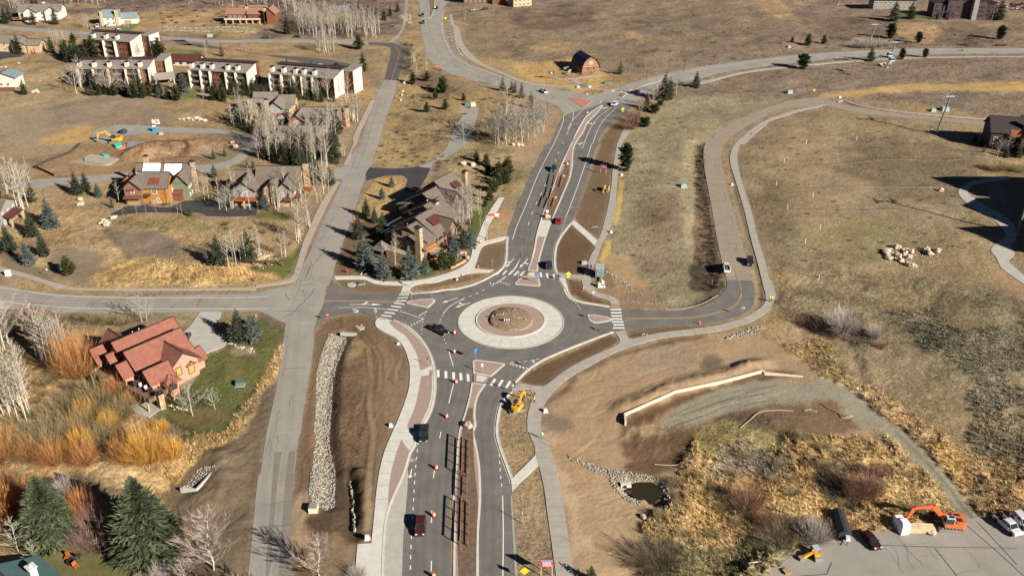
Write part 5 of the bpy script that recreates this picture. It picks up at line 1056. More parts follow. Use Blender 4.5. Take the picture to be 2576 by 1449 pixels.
row('spruce','k:1100,790,600 1290,790,560 600,560,400 700,620,470 1340,560,360','round the dark chalet at the right edge',wx=1.2)
grove('darkb','V:1600,110 2560,70 2560,130 1700,160',40,(.8,1.8),'above the highway',67,mind=6,one=0)
grove('darkb','V:1860,300 2450,320 2560,620 2400,640 2050,760 1960,640 1890,460',90,(.4,.9),'dotted over the right field',68,mind=6,one=0)
grove('darkb','V:1560,380 1620,300 1740,260 1760,400 1720,700 1600,700',50,(.4,.9),'dotted over the slope beside the spur path',69,mind=4,one=0)
# tussocks, weeds and dry grass (stuff)
def tufts(name,n,xr,yr,mask,h,spread,blades,seed,cmul=1.25,label=None):
    r=np.random.default_rng(seed); x=r.uniform(*xr,n*3); y=yr[0]+(yr[1]-yr[0])*r.random(n*3)**1.4; x=x*hw(y)/hw(yr[1])
    c,pm,am=COLv(x,y); k=mask(x,y,c,pm,am,r)&(pm<.5); x,y,c=x[k][:n],y[k][:n],c[k][:n]; m=len(x); z=HGTv(x,y)
    hh=r.uniform(*h,m); B=np.repeat(np.stack([x,y,z-.05],1),blades,0); a=r.uniform(0,6.283,m*blades); t=r.uniform(.1,1.1,m*blades); L=np.repeat(hh,blades)*r.uniform(.6,1.2,m*blades); bend=np.repeat(r.uniform(-.4,.4,(m,2)),blades,0)
    dx=np.cos(a)*np.sin(t)+bend[:,0]; dy=np.sin(a)*np.sin(t)+bend[:,1]; tip=B+np.stack([dx*L*spread,dy*L*spread,np.cos(t)*L],1)
    s=np.stack([-np.sin(a),np.cos(a),0*a],1)*(L*.07)[:,None]; V=np.stack([B+s,B-s,tip],1).reshape(-1,3)
    cc=np.repeat(c*r.uniform(.8,1.2,(m,1))*cmul,blades*3,0).clip(0,.7); npmesh(name,V,np.arange(len(V)).reshape(-1,3),M_twig,cc,kind='stuff',label=label)
tufts('marsh_reed_tussocks',38000,(-115,330),(108,270),lambda x,y,c,p,a,r:a>.55,(.4,1.05),1.1,11,1,1.55,'dense tan marsh reeds and tussocks in the lower field')
tufts('dry_grass',48000,(-300,300),(108,420),lambda x,y,c,p,a,r:(a>.24)&(a<.75)&(r.random(len(x))<.8),(.2,.7),.8,5,2,1.1,'scattered dry tan grass tufts over the meadows')
tufts('hillside_brush',9000,(-420,420),(420,700),lambda x,y,c,p,a,r:(a>.28),(.5,1.3),1.,7,3,.85,'low brown brush covering the far hillsides')
tufts('soil_weeds',3500,(-110,240),(108,300),lambda x,y,c,p,a,r:(a>.09)&(a<.24),(.08,.25),.9,4,4,.8,'small weeds and clods on the bare soil')
# rip-rap and loose stones
def rock(seed,n=1):
    bm=bmesh.new(); bmesh.ops.create_icosphere(bm,subdivisions=n,radius=.5); r=random.Random(seed)
    ph=[r.uniform(0,6.28) for _ in range(6)]
    for v in bm.verts:
        d=v.co.normalized(); v.co=v.co*(1+.22*math.sin(3*d.x+ph[0])+.18*math.sin(4*d.y+ph[1])+.12*math.sin(5*d.z+ph[2])); v.co.z*=.78
    me=bpy.data.meshes.new('rock'); bm.to_mesh(me); bm.free(); return me
RK=[rock(i) for i in range(5)]; RK2=[rock(i+20,2) for i in range(6)]
rv=[np.array([v.co[:] for v in m.vertices]) for m in RK]; rf=[np.array([p.vertices[:] for p in m.polygons]) for m in RK]
M_rock=mat('pale_stone',(1,1,1),.85,attr='Col',nz=3,amt=.15)
def stones(name,poly,size,dens,seed,c0=(.40,.36,.30),zup=.0,label=None,kind='stuff'):
    r=np.random.default_rng(seed); p=np.array(poly); A=(np.ptp(p[:,0])*np.ptp(p[:,1])); n=int(A*dens); x=r.uniform(p[:,0].min(),p[:,0].max(),n); y=r.uniform(p[:,1].min(),p[:,1].max(),n); k=inpoly(x,y,poly); x,y=x[k],y[k]; z=HGTv(x,y)+zup
    VV=[];FF=[];CC=[];b=0
    for i in range(len(x)):
        j=i%5; s=r.uniform(*size); a=r.uniform(0,6.28); v=rv[j]*np.array([s,s*r.uniform(.6,1),s*r.uniform(.5,1)]); v=np.stack([v[:,0]*math.cos(a)-v[:,1]*math.sin(a)+x[i],v[:,0]*math.sin(a)+v[:,1]*math.cos(a)+y[i],v[:,2]+z[i]+s*.12],1)
        VV.append(v); FF.append(rf[j]+b); b+=len(v); CC.append(np.repeat((np.array(c0)*r.uniform(.5,1.35)*np.array([1,r.uniform(.94,1.02),r.uniform(.85,1.0)]))[None],len(v),0))
    return npmesh(name,np.concatenate(VV),np.concatenate(FF),M_rock,np.concatenate(CC).clip(0,.75),kind=kind,label=label)
for i,(p,s_,d_) in enumerate(zip(RIPRAP,((.22,.52),(.25,.55),(.3,.7),(.2,.45),(.2,.45),(.25,.55),(.25,.5)),(14,11,6,9,9,8,9))):
    stones('riprap_stones',p,s_,d_,40+i,label=['broad band of pale rip-rap stones in the drainage channel','rip-rap stones round the outfall pool','pale rip-rap patch beside the right footpath','thin stone strip beside the east road','short stone strip on the slope','stone-lined ditch edge beside the spur path','pale stones in the small basin beside the road'][i],c0=(.31,.295,.265))
stones('riprap_stones',S(W('31:930,470 950,470 985,700 1000,990 980,1000 960,700'),2),(.35,.8),8,60,c0=(.36,.34,.31),label='narrow line of stones along the dark trench')
stones('garden_stones',W('20:1660,1140 1720,1150 1900,1200 1870,1240 1700,1190'),(.3,.9),2.6,61,c0=(.5,.42,.33),label='row of rounded garden stones below the red house')
stones('garden_stones',W('20:2270,560 2300,545 2560,620 2573,670 2400,610'),(.3,.8),2,62,c0=(.5,.46,.4),label='row of white stones on the red house lawn')
stones('garden_stones',W('22:1290,440 1340,430 1355,460 1300,465'),(.3,.6),5,63,label='small stone patch in the verge')
stones('garden_stones',W('00:1640,270 2300,265 2573,300 2573,310 2200,280 1640,285'),(.5,1.),1.2,64,c0=(.30,.28,.24),label='upper row of boulders on the terraced bank')
stones('garden_stones',W('00:1640,290 2200,300 2573,320 2573,345 2200,315 1640,305'),(.5,1.),1.2,65,c0=(.30,.28,.24),label='lower row of boulders on the terraced bank')
stones('garden_stones',W('01:1420,160 1560,140 1570,250 1540,250'),(.5,1.),.7,66,c0=(.4,.35,.28),label='boulders between the lane and the highway')
def boulders(name,L,label,m=None,cat='boulder',group=None):
    n=len(L); L=sorted(L,key=lambda a:a[0])
    for i,(x,y,d) in enumerate(L):
        o=bpy.data.objects.new(name,random.choice(RK2)); COL.objects.link(o); o.location=(x,y,HGT(x,y)+d*.25); o.rotation_euler=(random.uniform(-.3,.3),random.uniform(-.3,.3),random.uniform(0,6)); o.scale=(d,d*random.uniform(.7,1),d*random.uniform(.8,1.05))
        tag(o,(label%ORD[i]) if '%s' in label else label,cat,group if n>1 else None)
M_bould=mat('boulder_stone',(.46,.38,.29),.85,nz=1.5,amt=.2,nz2=(6,.15),bump=.05)
for m in RK2: m.materials.append(M_bould)
def pts(s,szs): return [(*p,z) for p,z in zip(W(s),szs)]
L=W('13:1255,1035 1300,1050 1350,1065 1395,1070 1385,1095 1225,1060 1200,1085 1180,1110 1245,1115 1205,1135 1215,1165 1310,1135 1370,1115 1440,1095 1330,1180 1410,1225 1460,1235 1600,1075 1585,1095 1625,1130 1610,1110 1690,1105 1710,1090 1420,1150')
boulders('boulder',[(x,y,random.uniform(1.3,2.3)) for x,y in L[:18]],'%s boulder from the left in the pale boulder pile',group='boulders in the pale pile')
boulders('boulder',[(x,y,random.uniform(1.1,2.)) for x,y in L[18:]],'%s boulder from the left at the right end of the boulder pile',group='boulders at the right end of the pile')
stones('rubble_stones',W('13:1150,1100 1300,1030 1500,1080 1700,1080 1720,1190 1500,1220 1300,1230 1150,1180'),(.15,.5),1.6,70,c0=(.5,.42,.34),label='small rubble between the boulders of the pile')
boulders('boulder',pts('21:2135,1395',(2.3,)),'big cream boulder at the end of the south median'); boulders('boulder',pts('12:553,205',(1.5,)),'pale boulder at the top of the north median bed'); boulders('boulder',pts('12:430,545',(1.5,)),'pale boulder in the middle of the north median bed'); boulders('boulder',pts('12:355,740',(2.,)),'tan boulder at the foot of the north median bed'); boulders('boulder',pts('12:520,330',(1.3,)),'small boulder in the upper part of the north median bed')
boulders('boulder',pts('13:1740,465',(1.9,)),'lone round white boulder beside the shaded path'); boulders('boulder',pts('i:235,1095 i:275,1175',(1.9,2.5)),'%s boulder on the lane loop island'); boulders('boulder',pts('00:1810,1210 1850,1205 1890,1203 1940,1205 1985,1198 2020,1205 2060,1215',(1.6,1.6,2.4,1.4,2.8,2.2,2.)),'%s boulder in the row above the lane loop')
boulders('boulder',pts('11:2083,215 2175,215',(2.2,2.6)),'%s boulder in the dry field right of the drive'); boulders('boulder',pts('12:20,30 55,30 100,25',(1.8,2,1.6)),'%s boulder beside the north road edge'); boulders('boulder',pts('01:1490,840 1470,920 1465,960 1455,1015',(1.6,1.4,1.6,1.4)),'%s boulder along the old road verge')
boulders('boulder',pts('10:1040,795 1075,805 1020,825 1080,840 1140,765 1165,745 1095,820',(1.5,1.6,1.5,2.,1.8,1.5,1.2)),'%s stone in the heap below the orange house'); boulders('boulder',pts('10:810,570 820,625 790,630',(1.8,1.7,1.3)),'%s stone beside the reeds left of the orange house'); boulders('boulder',pts('00:20,690 60,690 190,650 340,940 370,935 390,945 330,945',(1.6,1.4,1.3,1.7,2.,1.4,1.2)),'%s boulder in the far left meadow')
boulders('boulder',pts('30:960,1120',(1.8,)),'flat pale boulder under the reddish grey shrub'); boulders('boulder',pts('32:1325,850',(1.4,)),'pale stone in the marsh below the pool'); boulders('boulder',pts('h:1100,1405 1230,1130',(1.1,1.5)),'%s stone near the brown entrance sign')
stones('garden_stones',W('11:10,1120 100,1060 230,1130 210,1200 60,1260 0,1250'),(.3,.9),1.4,71,c0=(.42,.34,.25),label='stones round the garden wall by the old road')
stones('garden_stones',W('21:1000,375 1060,360 1100,400 1040,430 1010,410'),(.3,.6),5,72,label='small ring of stones round the drain inlet')
stones('garden_stones',W('11:1040,1290 1230,1300 1230,1330 1050,1310'),(.5,1.1),1.5,73,c0=(.45,.42,.36),label='row of stones at the lawn edge of the central building')
# ---------------------------------------------------------------- buildings
def wallm(n,c,**k): return mat(n,c,.85,nz=.8,amt=.08,nz2=(5,.1),**k)
RS=mat('brown_shingles',(.14,.112,.09),.9,nz=1.1,amt=.16,nz2=(5,.22),bump=.03); RSG=mat('grey_shingles',(.175,.15,.125),.9,nz=1.1,amt=.16,nz2=(5,.22),bump=.03)
RR=mat('brick_red_shingles',(.215,.085,.058),.9,nz=.7,amt=.16,nz2=(4,.28),bump=.02); RC=mat('condo_membrane_roof',(.215,.19,.165),.9,nz=.5,amt=.08,nz2=(3,.08)); RMET=mat('rusty_metal_roof',(.17,.05,.035),.55,nz=.8,amt=.15); RMAR=mat('maroon_metal_roof',(.085,.03,.026),.5,nz=.8,amt=.1)
RDK=mat('black_barn_roof',(.018,.022,.035),.6,nz=1,amt=.15); RTEAL=mat('teal_metal_roof',(.075,.135,.135),.6,nz=.6,amt=.1); RBLUE=mat('blue_grey_roof',(.17,.215,.23),.7,nz=.6,amt=.1); RORG=mat('orange_rust_roof',(.26,.08,.035),.6,nz=.8,amt=.15); RDB=mat('dark_brown_roof',(.04,.03,.028),.8,nz=1,amt=.15)
W_sal=wallm('salmon_stucco',(.48,.23,.16)); W_bro=wallm('brown_siding',(.19,.115,.075)); W_ora=wallm('orange_siding',(.36,.16,.035)); W_gre=wallm('sage_green_siding',(.16,.175,.115)); W_gry=wallm('grey_siding',(.25,.23,.20)); W_mar=wallm('maroon_siding',(.28,.085,.075)); W_rus=wallm('rust_cedar_siding',(.16,.065,.032)); W_cre=wallm('cream_stucco',(.56,.51,.42)); W_whi=wallm('white_stucco',(.48,.46,.41)); W_tan=wallm('tan_siding',(.45,.31,.18)); W_dk=wallm('dark_plum_siding',(.07,.045,.045)); W_wood=wallm('weathered_barn_boards',(.25,.135,.08)); W_blu=wallm('blue_grey_siding',(.24,.26,.26))
STN=mat('tan_stone_masonry',(.36,.27,.165),.9,nz=2.2,amt=.35,kind='stone',nz2=(7,.2)); TRIM=mat('dark_brown_trim',(.06,.035,.025),.7); TRW=mat('white_trim',(.65,.63,.58),.7); GLS=mat('window_glass',(.03,.04,.05),.12,spec=.8); BLI=mat('yellow_blind',(.34,.25,.07),.7); DECKM=mat('deck_timber',(.17,.10,.065),.85,nz=3,amt=.2); GAR=mat('garage_door_tan',(.32,.22,.12),.8); CAP=mat('black_chimney_cap',(.03,.03,.035),.6); SNOW=mat('leftover_snow',(.80,.82,.86),.6,nz=2,amt=.05); PIPE=mat('vent_pipe_grey',(.55,.55,.52),.5)
class House:
    def __init__(s,name,label,O,ang,cat='house',group=None,z=None):
        s.r=empty(name,(O[0],O[1],HGT(*O) if z is None else z),math.radians(ang),label,cat,group)
        s.W={}
    def wb(s,m):
        if m not in s.W: s.W[m]=MB()
        return s.W[m]
    def block(s,x0,y0,x1,y1,h,m,z0=-1.6): s.wb(m).box(((x0+x1)/2,(y0+y1)/2,(z0+h)/2),(abs(x1-x0),abs(y1-y0),h-z0),m); return s
    def slab(s,pts,t,m,b): # pts 4 corners top, thickness t downwards
        n=len(pts); b.add([tuple(p) for p in pts]+[(p[0],p[1],p[2]-t) for p in pts],[tuple(range(n)),tuple(range(2*n-1,n-1,-1))]+[(i,n+i,n+(i+1)%n,(i+1)%n) for i in range(n)],m)
    def gable(s,x0,y0,x1,y1,ze,zr,ax,rm,wm=None,ov=.6,name='roof',trim=True):
        b=MB(); k=(zr-ze)/((y1-y0)/2 if ax=='x' else (x1-x0)/2); zo=ze-k*ov
        if ax=='x':
            c=(y0+y1)/2; s.slab([(x0-ov,y0-ov,zo+.25),(x1+ov,y0-ov,zo+.25),(x1+ov,c,zr+.25),(x0-ov,c,zr+.25)],.25,rm,b); s.slab([(x0-ov,c,zr+.25),(x1+ov,c,zr+.25),(x1+ov,y1+ov,zo+.25),(x0-ov,y1+ov,zo+.25)],.25,rm,b)
            if wm: 
                for x in (x0,x1): s.wb(wm).add([(x,y0,ze),(x,y1,ze),(x,c,zr)],[(0,1,2)],wm)
            b.box(((x0+x1)/2,c,zr+.27),(x1-x0+2*ov,.35,.12),TRIM if trim else rm)
        else:
            c=(x0+x1)/2; s.slab([(x0-ov,y1+ov,zo+.25),(x0-ov,y0-ov,zo+.25),(c,y0-ov,zr+.25),(c,y1+ov,zr+.25)],.25,rm,b); s.slab([(c,y1+ov,zr+.25),(c,y0-ov,zr+.25),(x1+ov,y0-ov,zo+.25),(x1+ov,y1+ov,zo+.25)],.25,rm,b)
            if wm:
                for y in (y0,y1): s.wb(wm).add([(x0,y,ze),(x1,y,ze),(c,y,zr)],[(0,1,2)],wm)
            b.box((c,(y0+y1)/2,zr+.27),(.35,y1-y0+2*ov,.12),TRIM if trim else rm)
        if trim and wm:
            f=MB()
            if ax=='y':
                for sg,xe in ((-1,x0-ov),(1,x1+ov)): f.tube((xe,y0-ov-.03,zo+.1),(c,y0-ov-.03,zr+.12),.14,.14,4,TRIM)
            else:
                for ye in (y0-ov,y1+ov): f.tube((x1+ov+.03,ye,zo+.1),(x1+ov+.03,c,zr+.12),.14,.14,4,TRIM)
            ro=b.build(name,None,s.r,fix=True); f.build('bargeboard',None,ro); return ro
        return b.build(name,None,s.r,fix=True)
    def shed(s,x0,y0,x1,y1,zs,rm,ov=.4,t=.2,name='roof'): # zs = z at corners (x0y0,x1y0,x1y1,x0y1)
        b=MB(); s.slab([(x0-ov,y0-ov,zs[0]),(x1+ov,y0-ov,zs[1]),(x1+ov,y1+ov,zs[2]),(x0-ov,y1+ov,zs[3])],t,rm,b); return b.build(name,None,s.r,fix=True)
    def pyr(s,x0,y0,x1,y1,ze,zr,rm,ov=.4,name='roof'):
        b=MB(); b.add([(x0-ov,y0-ov,ze),(x1+ov,y0-ov,ze),(x1+ov,y1+ov,ze),(x0-ov,y1+ov,ze),((x0+x1)/2,(y0+y1)/2,zr)],[(0,1,4),(1,2,4),(2,3,4),(3,0,4),(3,2,1,0)],rm); return b.build(name,None,s.r)
    def gamb(s,x0,y0,x1,y1,ze,zk,zr,rm,wm,ov=.5):
        c=(x0+x1)/2; kx=(x1-x0)*.17; pr=[(x0-.4,ze-.5),(x0+kx*.45,zk-(zk-ze)*.35),(x0+kx*1.3,zk+.3),(c,zr+.2),(x1-kx*1.3,zk+.3),(x1-kx*.45,zk-(zk-ze)*.35),(x1+.4,ze-.5)]
        b=MB(); 
        for i in range(6): (xa,za),(xb,zb)=pr[i],pr[i+1]; s.slab([(xa,y1+ov,za),(xa,y0-ov,za),(xb,y0-ov,zb),(xb,y1+ov,zb)],.22,rm,b)
        b.build('roof',None,s.r,fix=True)
        for y in (y0,y1): s.wb(wm).add([(p[0],y,p[1]-.15) for p in pr],[tuple(range(7))],wm)
    def win(s,f,pl,u,z,w,h,fm=TRIM,gm=GLS,bars=1,name='window'):
        "f: face s n e w; pl: plane position; u: centre along the face"
        fr=MB(); pa=MB()
        def B(mb,cu,cz,du,dz,d,m):
            o=d/2+.02 if f in('e','n') else -d/2-.02
            if f in 'sn': mb.box((cu,pl+o,cz),(du,d,dz),m)
            else: mb.box((pl+o,cu,cz),(d,du,dz),m)
        t=.13; zc=z+h/2
        B(fr,u,z+t/2,w,t,.14,fm);B(fr,u,z+h-t/2,w,t,.14,fm)
        for i in range(bars+2): B(fr,u-w/2+t/2+(w-t)*i/(bars+1),zc,t if i in(0,bars+1) else .07,h-2*t,.13,fm)
        o=fr.build(name,None,s.r); B(pa,u,zc,w-.1,h-.1,.05,gm); pa.build('pane',None,o); return o
    def wins(s,f,pl,us,zs,w,h,**k):
        for z in zs:
            for u in us: s.win(f,pl,u,z,w,h,**k)
    def door(s,f,pl,u,w,h,m=GAR,name='garage_door',z=0):
        b=MB()
        for i in range(4):
            zc=z+h*(i+.5)/4; o=.05 if f in('e','n') else -.05
            b.box((u,pl+o,zc) if f in 'sn' else (pl+o,u,zc),(w,.1,h/4-.05) if f in 'sn' else (.1,w,h/4-.05),m)
        return b.build(name,None,s.r)
    def chim(s,x,y,w,d,z0,z1,m=STN,cap=CAP):
        b=MB(); b.box((x,y,(z0+z1)/2),(w,d,z1-z0),m); o=b.build('chimney',None,s.r); c=MB(); c.box((x,y,z1+.12),(w+.35,d+.35,.2),cap); c.box((x,y,z1+.4),(w*.45,d*.45,.4),cap); c.build('chimney_cap',None,o); return o
    def pipes(s,l):
        for x,y,z,h in l: b=MB(); b.tube((x,y,z),(x,y,z+h),.12,.12,6,PIPE); b.build('vent_pipe',None,s.r)
    def awn(s,f,pl,u0,u1,z,d,m,name='awning',drop=.6):
        b=MB(); sg={'s':-1,'n':1,'w':-1,'e':1}[f]
        q=[(u0,pl,z+drop),(u1,pl,z+drop),(u1,pl+sg*d,z),(u0,pl+sg*d,z)] if f in 'sn' else [(pl,u0,z+drop),(pl,u1,z+drop),(pl+sg*d,u1,z),(pl+sg*d,u0,z)]
        s.slab(q,.12,m,b); return b.build(name,None,s.r,fix=True)
    def rail(s,pts,z,m=DECKM,h=1.0,posts=True,post_to=None,name='railing'):
        b=MB()
        for (a,c) in zip(pts[:-1],pts[1:]):
            L=math.dist(a,c); n=max(1,int(L/1.6)); b.box(((a[0]+c[0])/2,(a[1]+c[1])/2,z+h),(L,.12,.1),m,rz=math.atan2(c[1]-a[1],c[0]-a[0])); b.box(((a[0]+c[0])/2,(a[1]+c[1])/2,z+h*.45),(L,.04,h*.55),m,rz=math.atan2(c[1]-a[1],c[0]-a[0]))
            for i in range(n+1): q=(a[0]+(c[0]-a[0])*i/n,a[1]+(c[1]-a[1])*i/n); b.box((q[0],q[1],z+h/2),(.14,.14,h+.1),TRLT)
        return b.build(name,None,s.r)
    def deck(s,poly,z,m=DECKM):
        b=MB(); b.prism(poly,z-.25,z,m,bottom=True); o=b.build('deck',None,s.r); return o
    def post(s,l,m=None,w=.25):
        for x,y,z0,z1 in l: b=MB(); b.box((x,y,(z0+z1)/2),(w,w,z1-z0),m or TRLT); b.build('post',None,s.r)
    def done(s):
        for m,b in s.W.items(): b.build('wall',None,s.r)
        return s
TRLT=mat('light_timber_post',(.40,.27,.14),.8)
# --- red house
H=House('red_house','salmon stucco house with brick red gabled roofs, decks and stone pillar',(-79.84,180.37),50)
H.block(0,0,7.2,6,5.4,W_sal).gable(0,0,7.2,8.5,5.4,8.2,'y',RR,W_sal,.8)
H.block(-5.2,4.5,8,12.3,5.8,W_sal).gable(-5.2,4.5,8,12.3,5.8,9.2,'x',RR,W_sal,.9)
H.block(-5,11,9.8,17.6,6,W_sal).gable(-5,11,9.8,17.6,6,9.4,'x',RR,W_sal,.8)
H.block(-4,17.6,1.2,24,5,W_sal).gable(-4,17.6,1.2,24,5,7.4,'y',RR,W_sal,.6)
H.block(-8.6,17,-3.5,21,4.8,W_sal).gable(-8.6,17,-3.5,21,4.8,7.2,'x',RR,W_sal,.6)
H.block(-5.6,-1.4,0,4.5,4.9,W_sal).gable(-5.6,-1.4,-.3,2.6,4.9,7.2,'x',RR,W_sal,.6)
H.block(-8.2,5.6,-5.2,9.6,5.2,W_sal).gable(-8.2,5.6,-5.2,9.6,5.2,7.3,'x',RR,W_sal,.7); H.block(-7.4,12.2,-5,15.4,5.2,W_sal).gable(-7.4,12.2,-5,15.4,5.2,7.2,'x',RR,W_sal,.6)
H.block(7.2,1.6,9.8,6.4,3.2,W_sal).gable(7.2,1.6,10,6.4,3.2,5,'x',RR,W_sal,.6); H.block(-2.8,-3.2,-.2,-1.2,3.6,W_sal); H.pyr(-3.2,-3.6,.2,-.4,3.7,5.4,RR,.5)
H.win('s',0,2.1,2.5,1.5,2.3,gm=BLI,bars=0); H.win('s',0,5.3,1.6,1.7,2.3,gm=BLI,bars=0); H.gable(4.2,-.6,6.5,.2,4.0,4.7,'y',RR,None,.15,name='window_hood')
H.wins('w',-5.2,(5.2,10.6),(3.0,),1.5,1.6); H.wins('w',-8.2,(6.8,8.4),(3.,1.0),1.0,1.6); H.wins('w',-5.6,(-.2,1.4,3.2),(3.2,),.9,1.4); H.win('s',-3.2,-1.4,3.6-1.9,1.7,1.4); H.wins('w',-7.4,(13.2,14.4),(3,),.8,1.5); H.wins('w',-8.6,(18,20),(2.8,.8),1,1.5)
H.deck([(-9.6,2.6),(-8.9,-5.6),(-2.4,-4.8),(-.2,-1.4),(-5.6,-1.4),(-5.6,4.5),(-9.4,4.5)],3.0); H.rail([(-9.5,4.4),(-9.6,2.6),(-8.9,-5.6),(-2.4,-4.8),(-.4,-1.6)],3.0)
H.deck([(-11.5,15.8),(-11,10.2),(-8,10.2),(-8,16.6)],2.8); H.rail([(-8.4,16.6),(-11.5,15.8),(-11,10.2),(-8.4,10.2)],2.8); H.deck([(-11.5,24),(-11.5,18),(-8.6,18),(-8.6,24)],1.6); H.rail([(-8.6,24),(-11.5,24),(-11.5,18)],1.6)
H.chim(-6.4,-5.9,1.3,1.3,-.3,4.3,STN); H.post([(-9.2,-5.2,-.2,2.8),(-9.4,2.4,-.2,2.8),(-11.3,15.6,-.2,2.6),(-10.9,10.4,-.2,2.6),(-2.6,-4.6,-.2,2.8)],w=.35)
H.pipes([(0,14.8,9,.9),(1.8,15,9,.9),(-1,11.8,7,.5),(-2.5,11.6,7,.5)]); H.done()
M_furn=mat('patio_furniture_grey',(.45,.43,.40),.7)
# --- stone chimney building
H=House('townhouse_building','long brown shingled townhouse row with stacked gables and tall stone chimney',(-27.21,247.2),58,'building')
units=[(3.3,0,9.2,14,6.2,9.4),(8.2,0.6,15.5,14.4,6.8,10.6),(15.8,2.5,22.5,17.5,7.4,11.2),(25.8,11.5,33.2,24.5,6.8,10.2),(33.6,12.5,42.5,25.5,7.2,11.8)]
for i,(x0,y0,x1,y1,ze,zr) in enumerate(units):
    H.block(x0,y0+1,x1,y1-1,ze,W_bro if i!=3 else W_dk).gable(x0,y0,x1,y1,ze,zr,'x',RS,W_bro if i!=3 else W_dk,.9)
H.block(0,-2.2,5,3.2,5.5,W_ora).shed(-.6,-2.2,5.5,4.8,(5.2,4.6,7.4,7.6),RS); H.block(5,-3.2,9,1,3,STN); H.block(-3,3,3.3,11,3.2,STN); H.block(.5,3,3.3,11,6,W_bro)
H.chim(-.8,-.1,1.5,1.9,-.3,12.2); H.chim(19.6,8.7,1.7,1.5,5,11.4); H.chim(44.3,14.5,1.4,1.4,4,12.6); H.chim(25.2,13.5,.9,2.6,0,8.2)
H.block(20,8,28,15,5.6,W_gre).shed(19,7.5,28,15,(5.6,5.6,8.6,8.2),RS,name='link_roof'); H.block(38,9.5,42,13,4.6,W_gre).gable(38,9.5,42,13,4.6,6.4,'x',RS,W_gre,.5)
H.block(9,14.4,15.5,19.5,4.6,W_bro).shed(8.6,14,15.8,20,(5.9,5.9,4.8,4.8),RSG,name='low_roof'); H.block(5,14,9,18,4,W_bro).shed(4.4,14,9.4,18.4,(5.4,5.4,4.2,4.2),RSG,name='low_roof'); H.block(25,24,31,28,4.4,W_bro).shed(24.6,24,31.4,28.4,(5.8,5.8,4.6,4.6),RSG,name='low_roof'); H.block(40,24.5,45,29,4.2,W_bro).shed(39.6,24,45.4,29.4,(5.6,5.6,4.4,4.4),RSG,name='low_roof')
H.shed(9.8,2,14.2,4.8,(8.4,8.4,10.0,10.0),RMAR,.1,.2,name='metal_roof_patch'); H.shed(37.5,13.4,41,15.6,(9.0,9.0,10.35,10.35),RMAR,.1,.2,name='metal_roof_patch')
H.pyr(-4.6,11,-.8,14.6,3.2,5.6,RSG,.5,name='pavilion_roof'); H.post([(-4.4,11.2,-.2,3.2),(-1,11.2,-.2,3.2),(-4.4,14.4,-.2,3.2),(-1,14.4,-.2,3.2)],TRIM)
for (z,w,h) in ((5.3-1,.9,.9),(2.9,.8,.7),(1.,.9,1.5)): H.win('w',0,1.6,z,w,h,fm=TRW,bars=0)
H.win('w',0,-1.5,3.6-.3,.9,.7,fm=TRW,bars=0); H.win('w',0,-1.5,1.2,.9,1.7,fm=TRW,bars=0); H.wins('s',-.6+1,(10,12.5,14.5),(1,3.8),1,1.4); H.wins('s',3.5,(17,19.5),(1,4),1.2,1.5); H.wins('w',33.6,(12,15,18),(3.5,),1.1,1.5); H.wins('w',25.8,(14,16.5,19,21.5),(1.2,3.8),1.1,1.6,fm=W_gre)
H.awn('s',-2.2,1,5,3,1.6,RSG); H.post([(3,-4,-.2,3),(7,-4.4,-.2,3),(5,-4.2,-.2,3)]); H.deck([(1.5,-4.4),(7.4,-4.8),(7.4,-2.2),(1.5,-2.2)],2.6); H.rail([(1.5,-2.3),(1.5,-4.4),(7.4,-4.8),(7.4,-2.4)],2.6)
H.block(2.6,5,3.4,9,7.6,W_tan); H.gable(12,-1,17,7,6.4,9.4,'y',RS,W_bro,.6); H.gable(21.5,8,27,15,6.4,9.2,'y',RS,W_dk,.6); H.gable(30,10,35,17,7,10,'y',RS,W_bro,.6)
H.pipes([(5,8.6,8.4,.9),(7,9.5,7.6,.8),(11,8.2,9.4,1.3),(12.4,9.4,8.8,.9),(18,13,9,1),(20.5,12.5,9.6,1.3),(29,20,8.2,.9),(36,19.5,9.6,1.2),(37.6,19,9.8,1.4),(31,20.5,7.7,.8)]); H.done()
# --- orange and green duplex
H=House('duplex_house','duplex with brown, orange and green siding and snow patches on the roof',(-132.53,291.96),0)
H.block(0,.4,5.6,9,6.3,W_bro).gable(0,.4,5.6,9,6.3,8.9,'y',RS,W_bro,.7); H.block(5.6,2,13.4,9,6.1,W_ora).gable(4,2,13.8,10,6.1,9.8,'x',RS,W_ora,.7)
H.block(13.4,3.2,14.8,8.4,5.8,W_ora); H.block(1.5,8.4,19.5,16.5,6.6,W_bro).gable(1.5,8.4,19.5,16.5,6.6,10.6,'x',RS,W_ora,.7); H.block(14.8,5.5,20,14,5.8,W_gre).gable(14.8,5.5,20,15,6,9,'y',RS,W_gre,.6)
H.block(14.8,3.8,18,5.5,2.6,W_rus).awn('s',5.4,14.6,18.4,2.6,2,RMET,drop=1.2); H.awn('s',.4,-.4,5.8,2.8,1.6,RMET); H.awn('s',2,5.8,8.2,2.9,1.4,TRIM); H.awn('s',.4,1.2,3.8,5.6,.7,RMET,drop=.4)
H.door('s',.4,2.6,4,2.3); H.win('s',.4,2.8,4.2,1.4,1.3,fm=TRW,bars=2); H.win('s',2,9.6,3.4,1.7,1.8,fm=TRW,bars=2); H.win('s',2,10.4,.9,.9,1.2,fm=TRW); H.wins('e',20,(7,9,12),(.8,3.6),.9,1.4,fm=TRW); H.wins('e',14.8,(4.8,6.8),(3.2,),.9,1.3,fm=TRW)
H.shed(8,2.2,11.4,4.8,(7.0,7.0,8.9,8.9),RMET,.1,.15,name='metal_roof_patch')
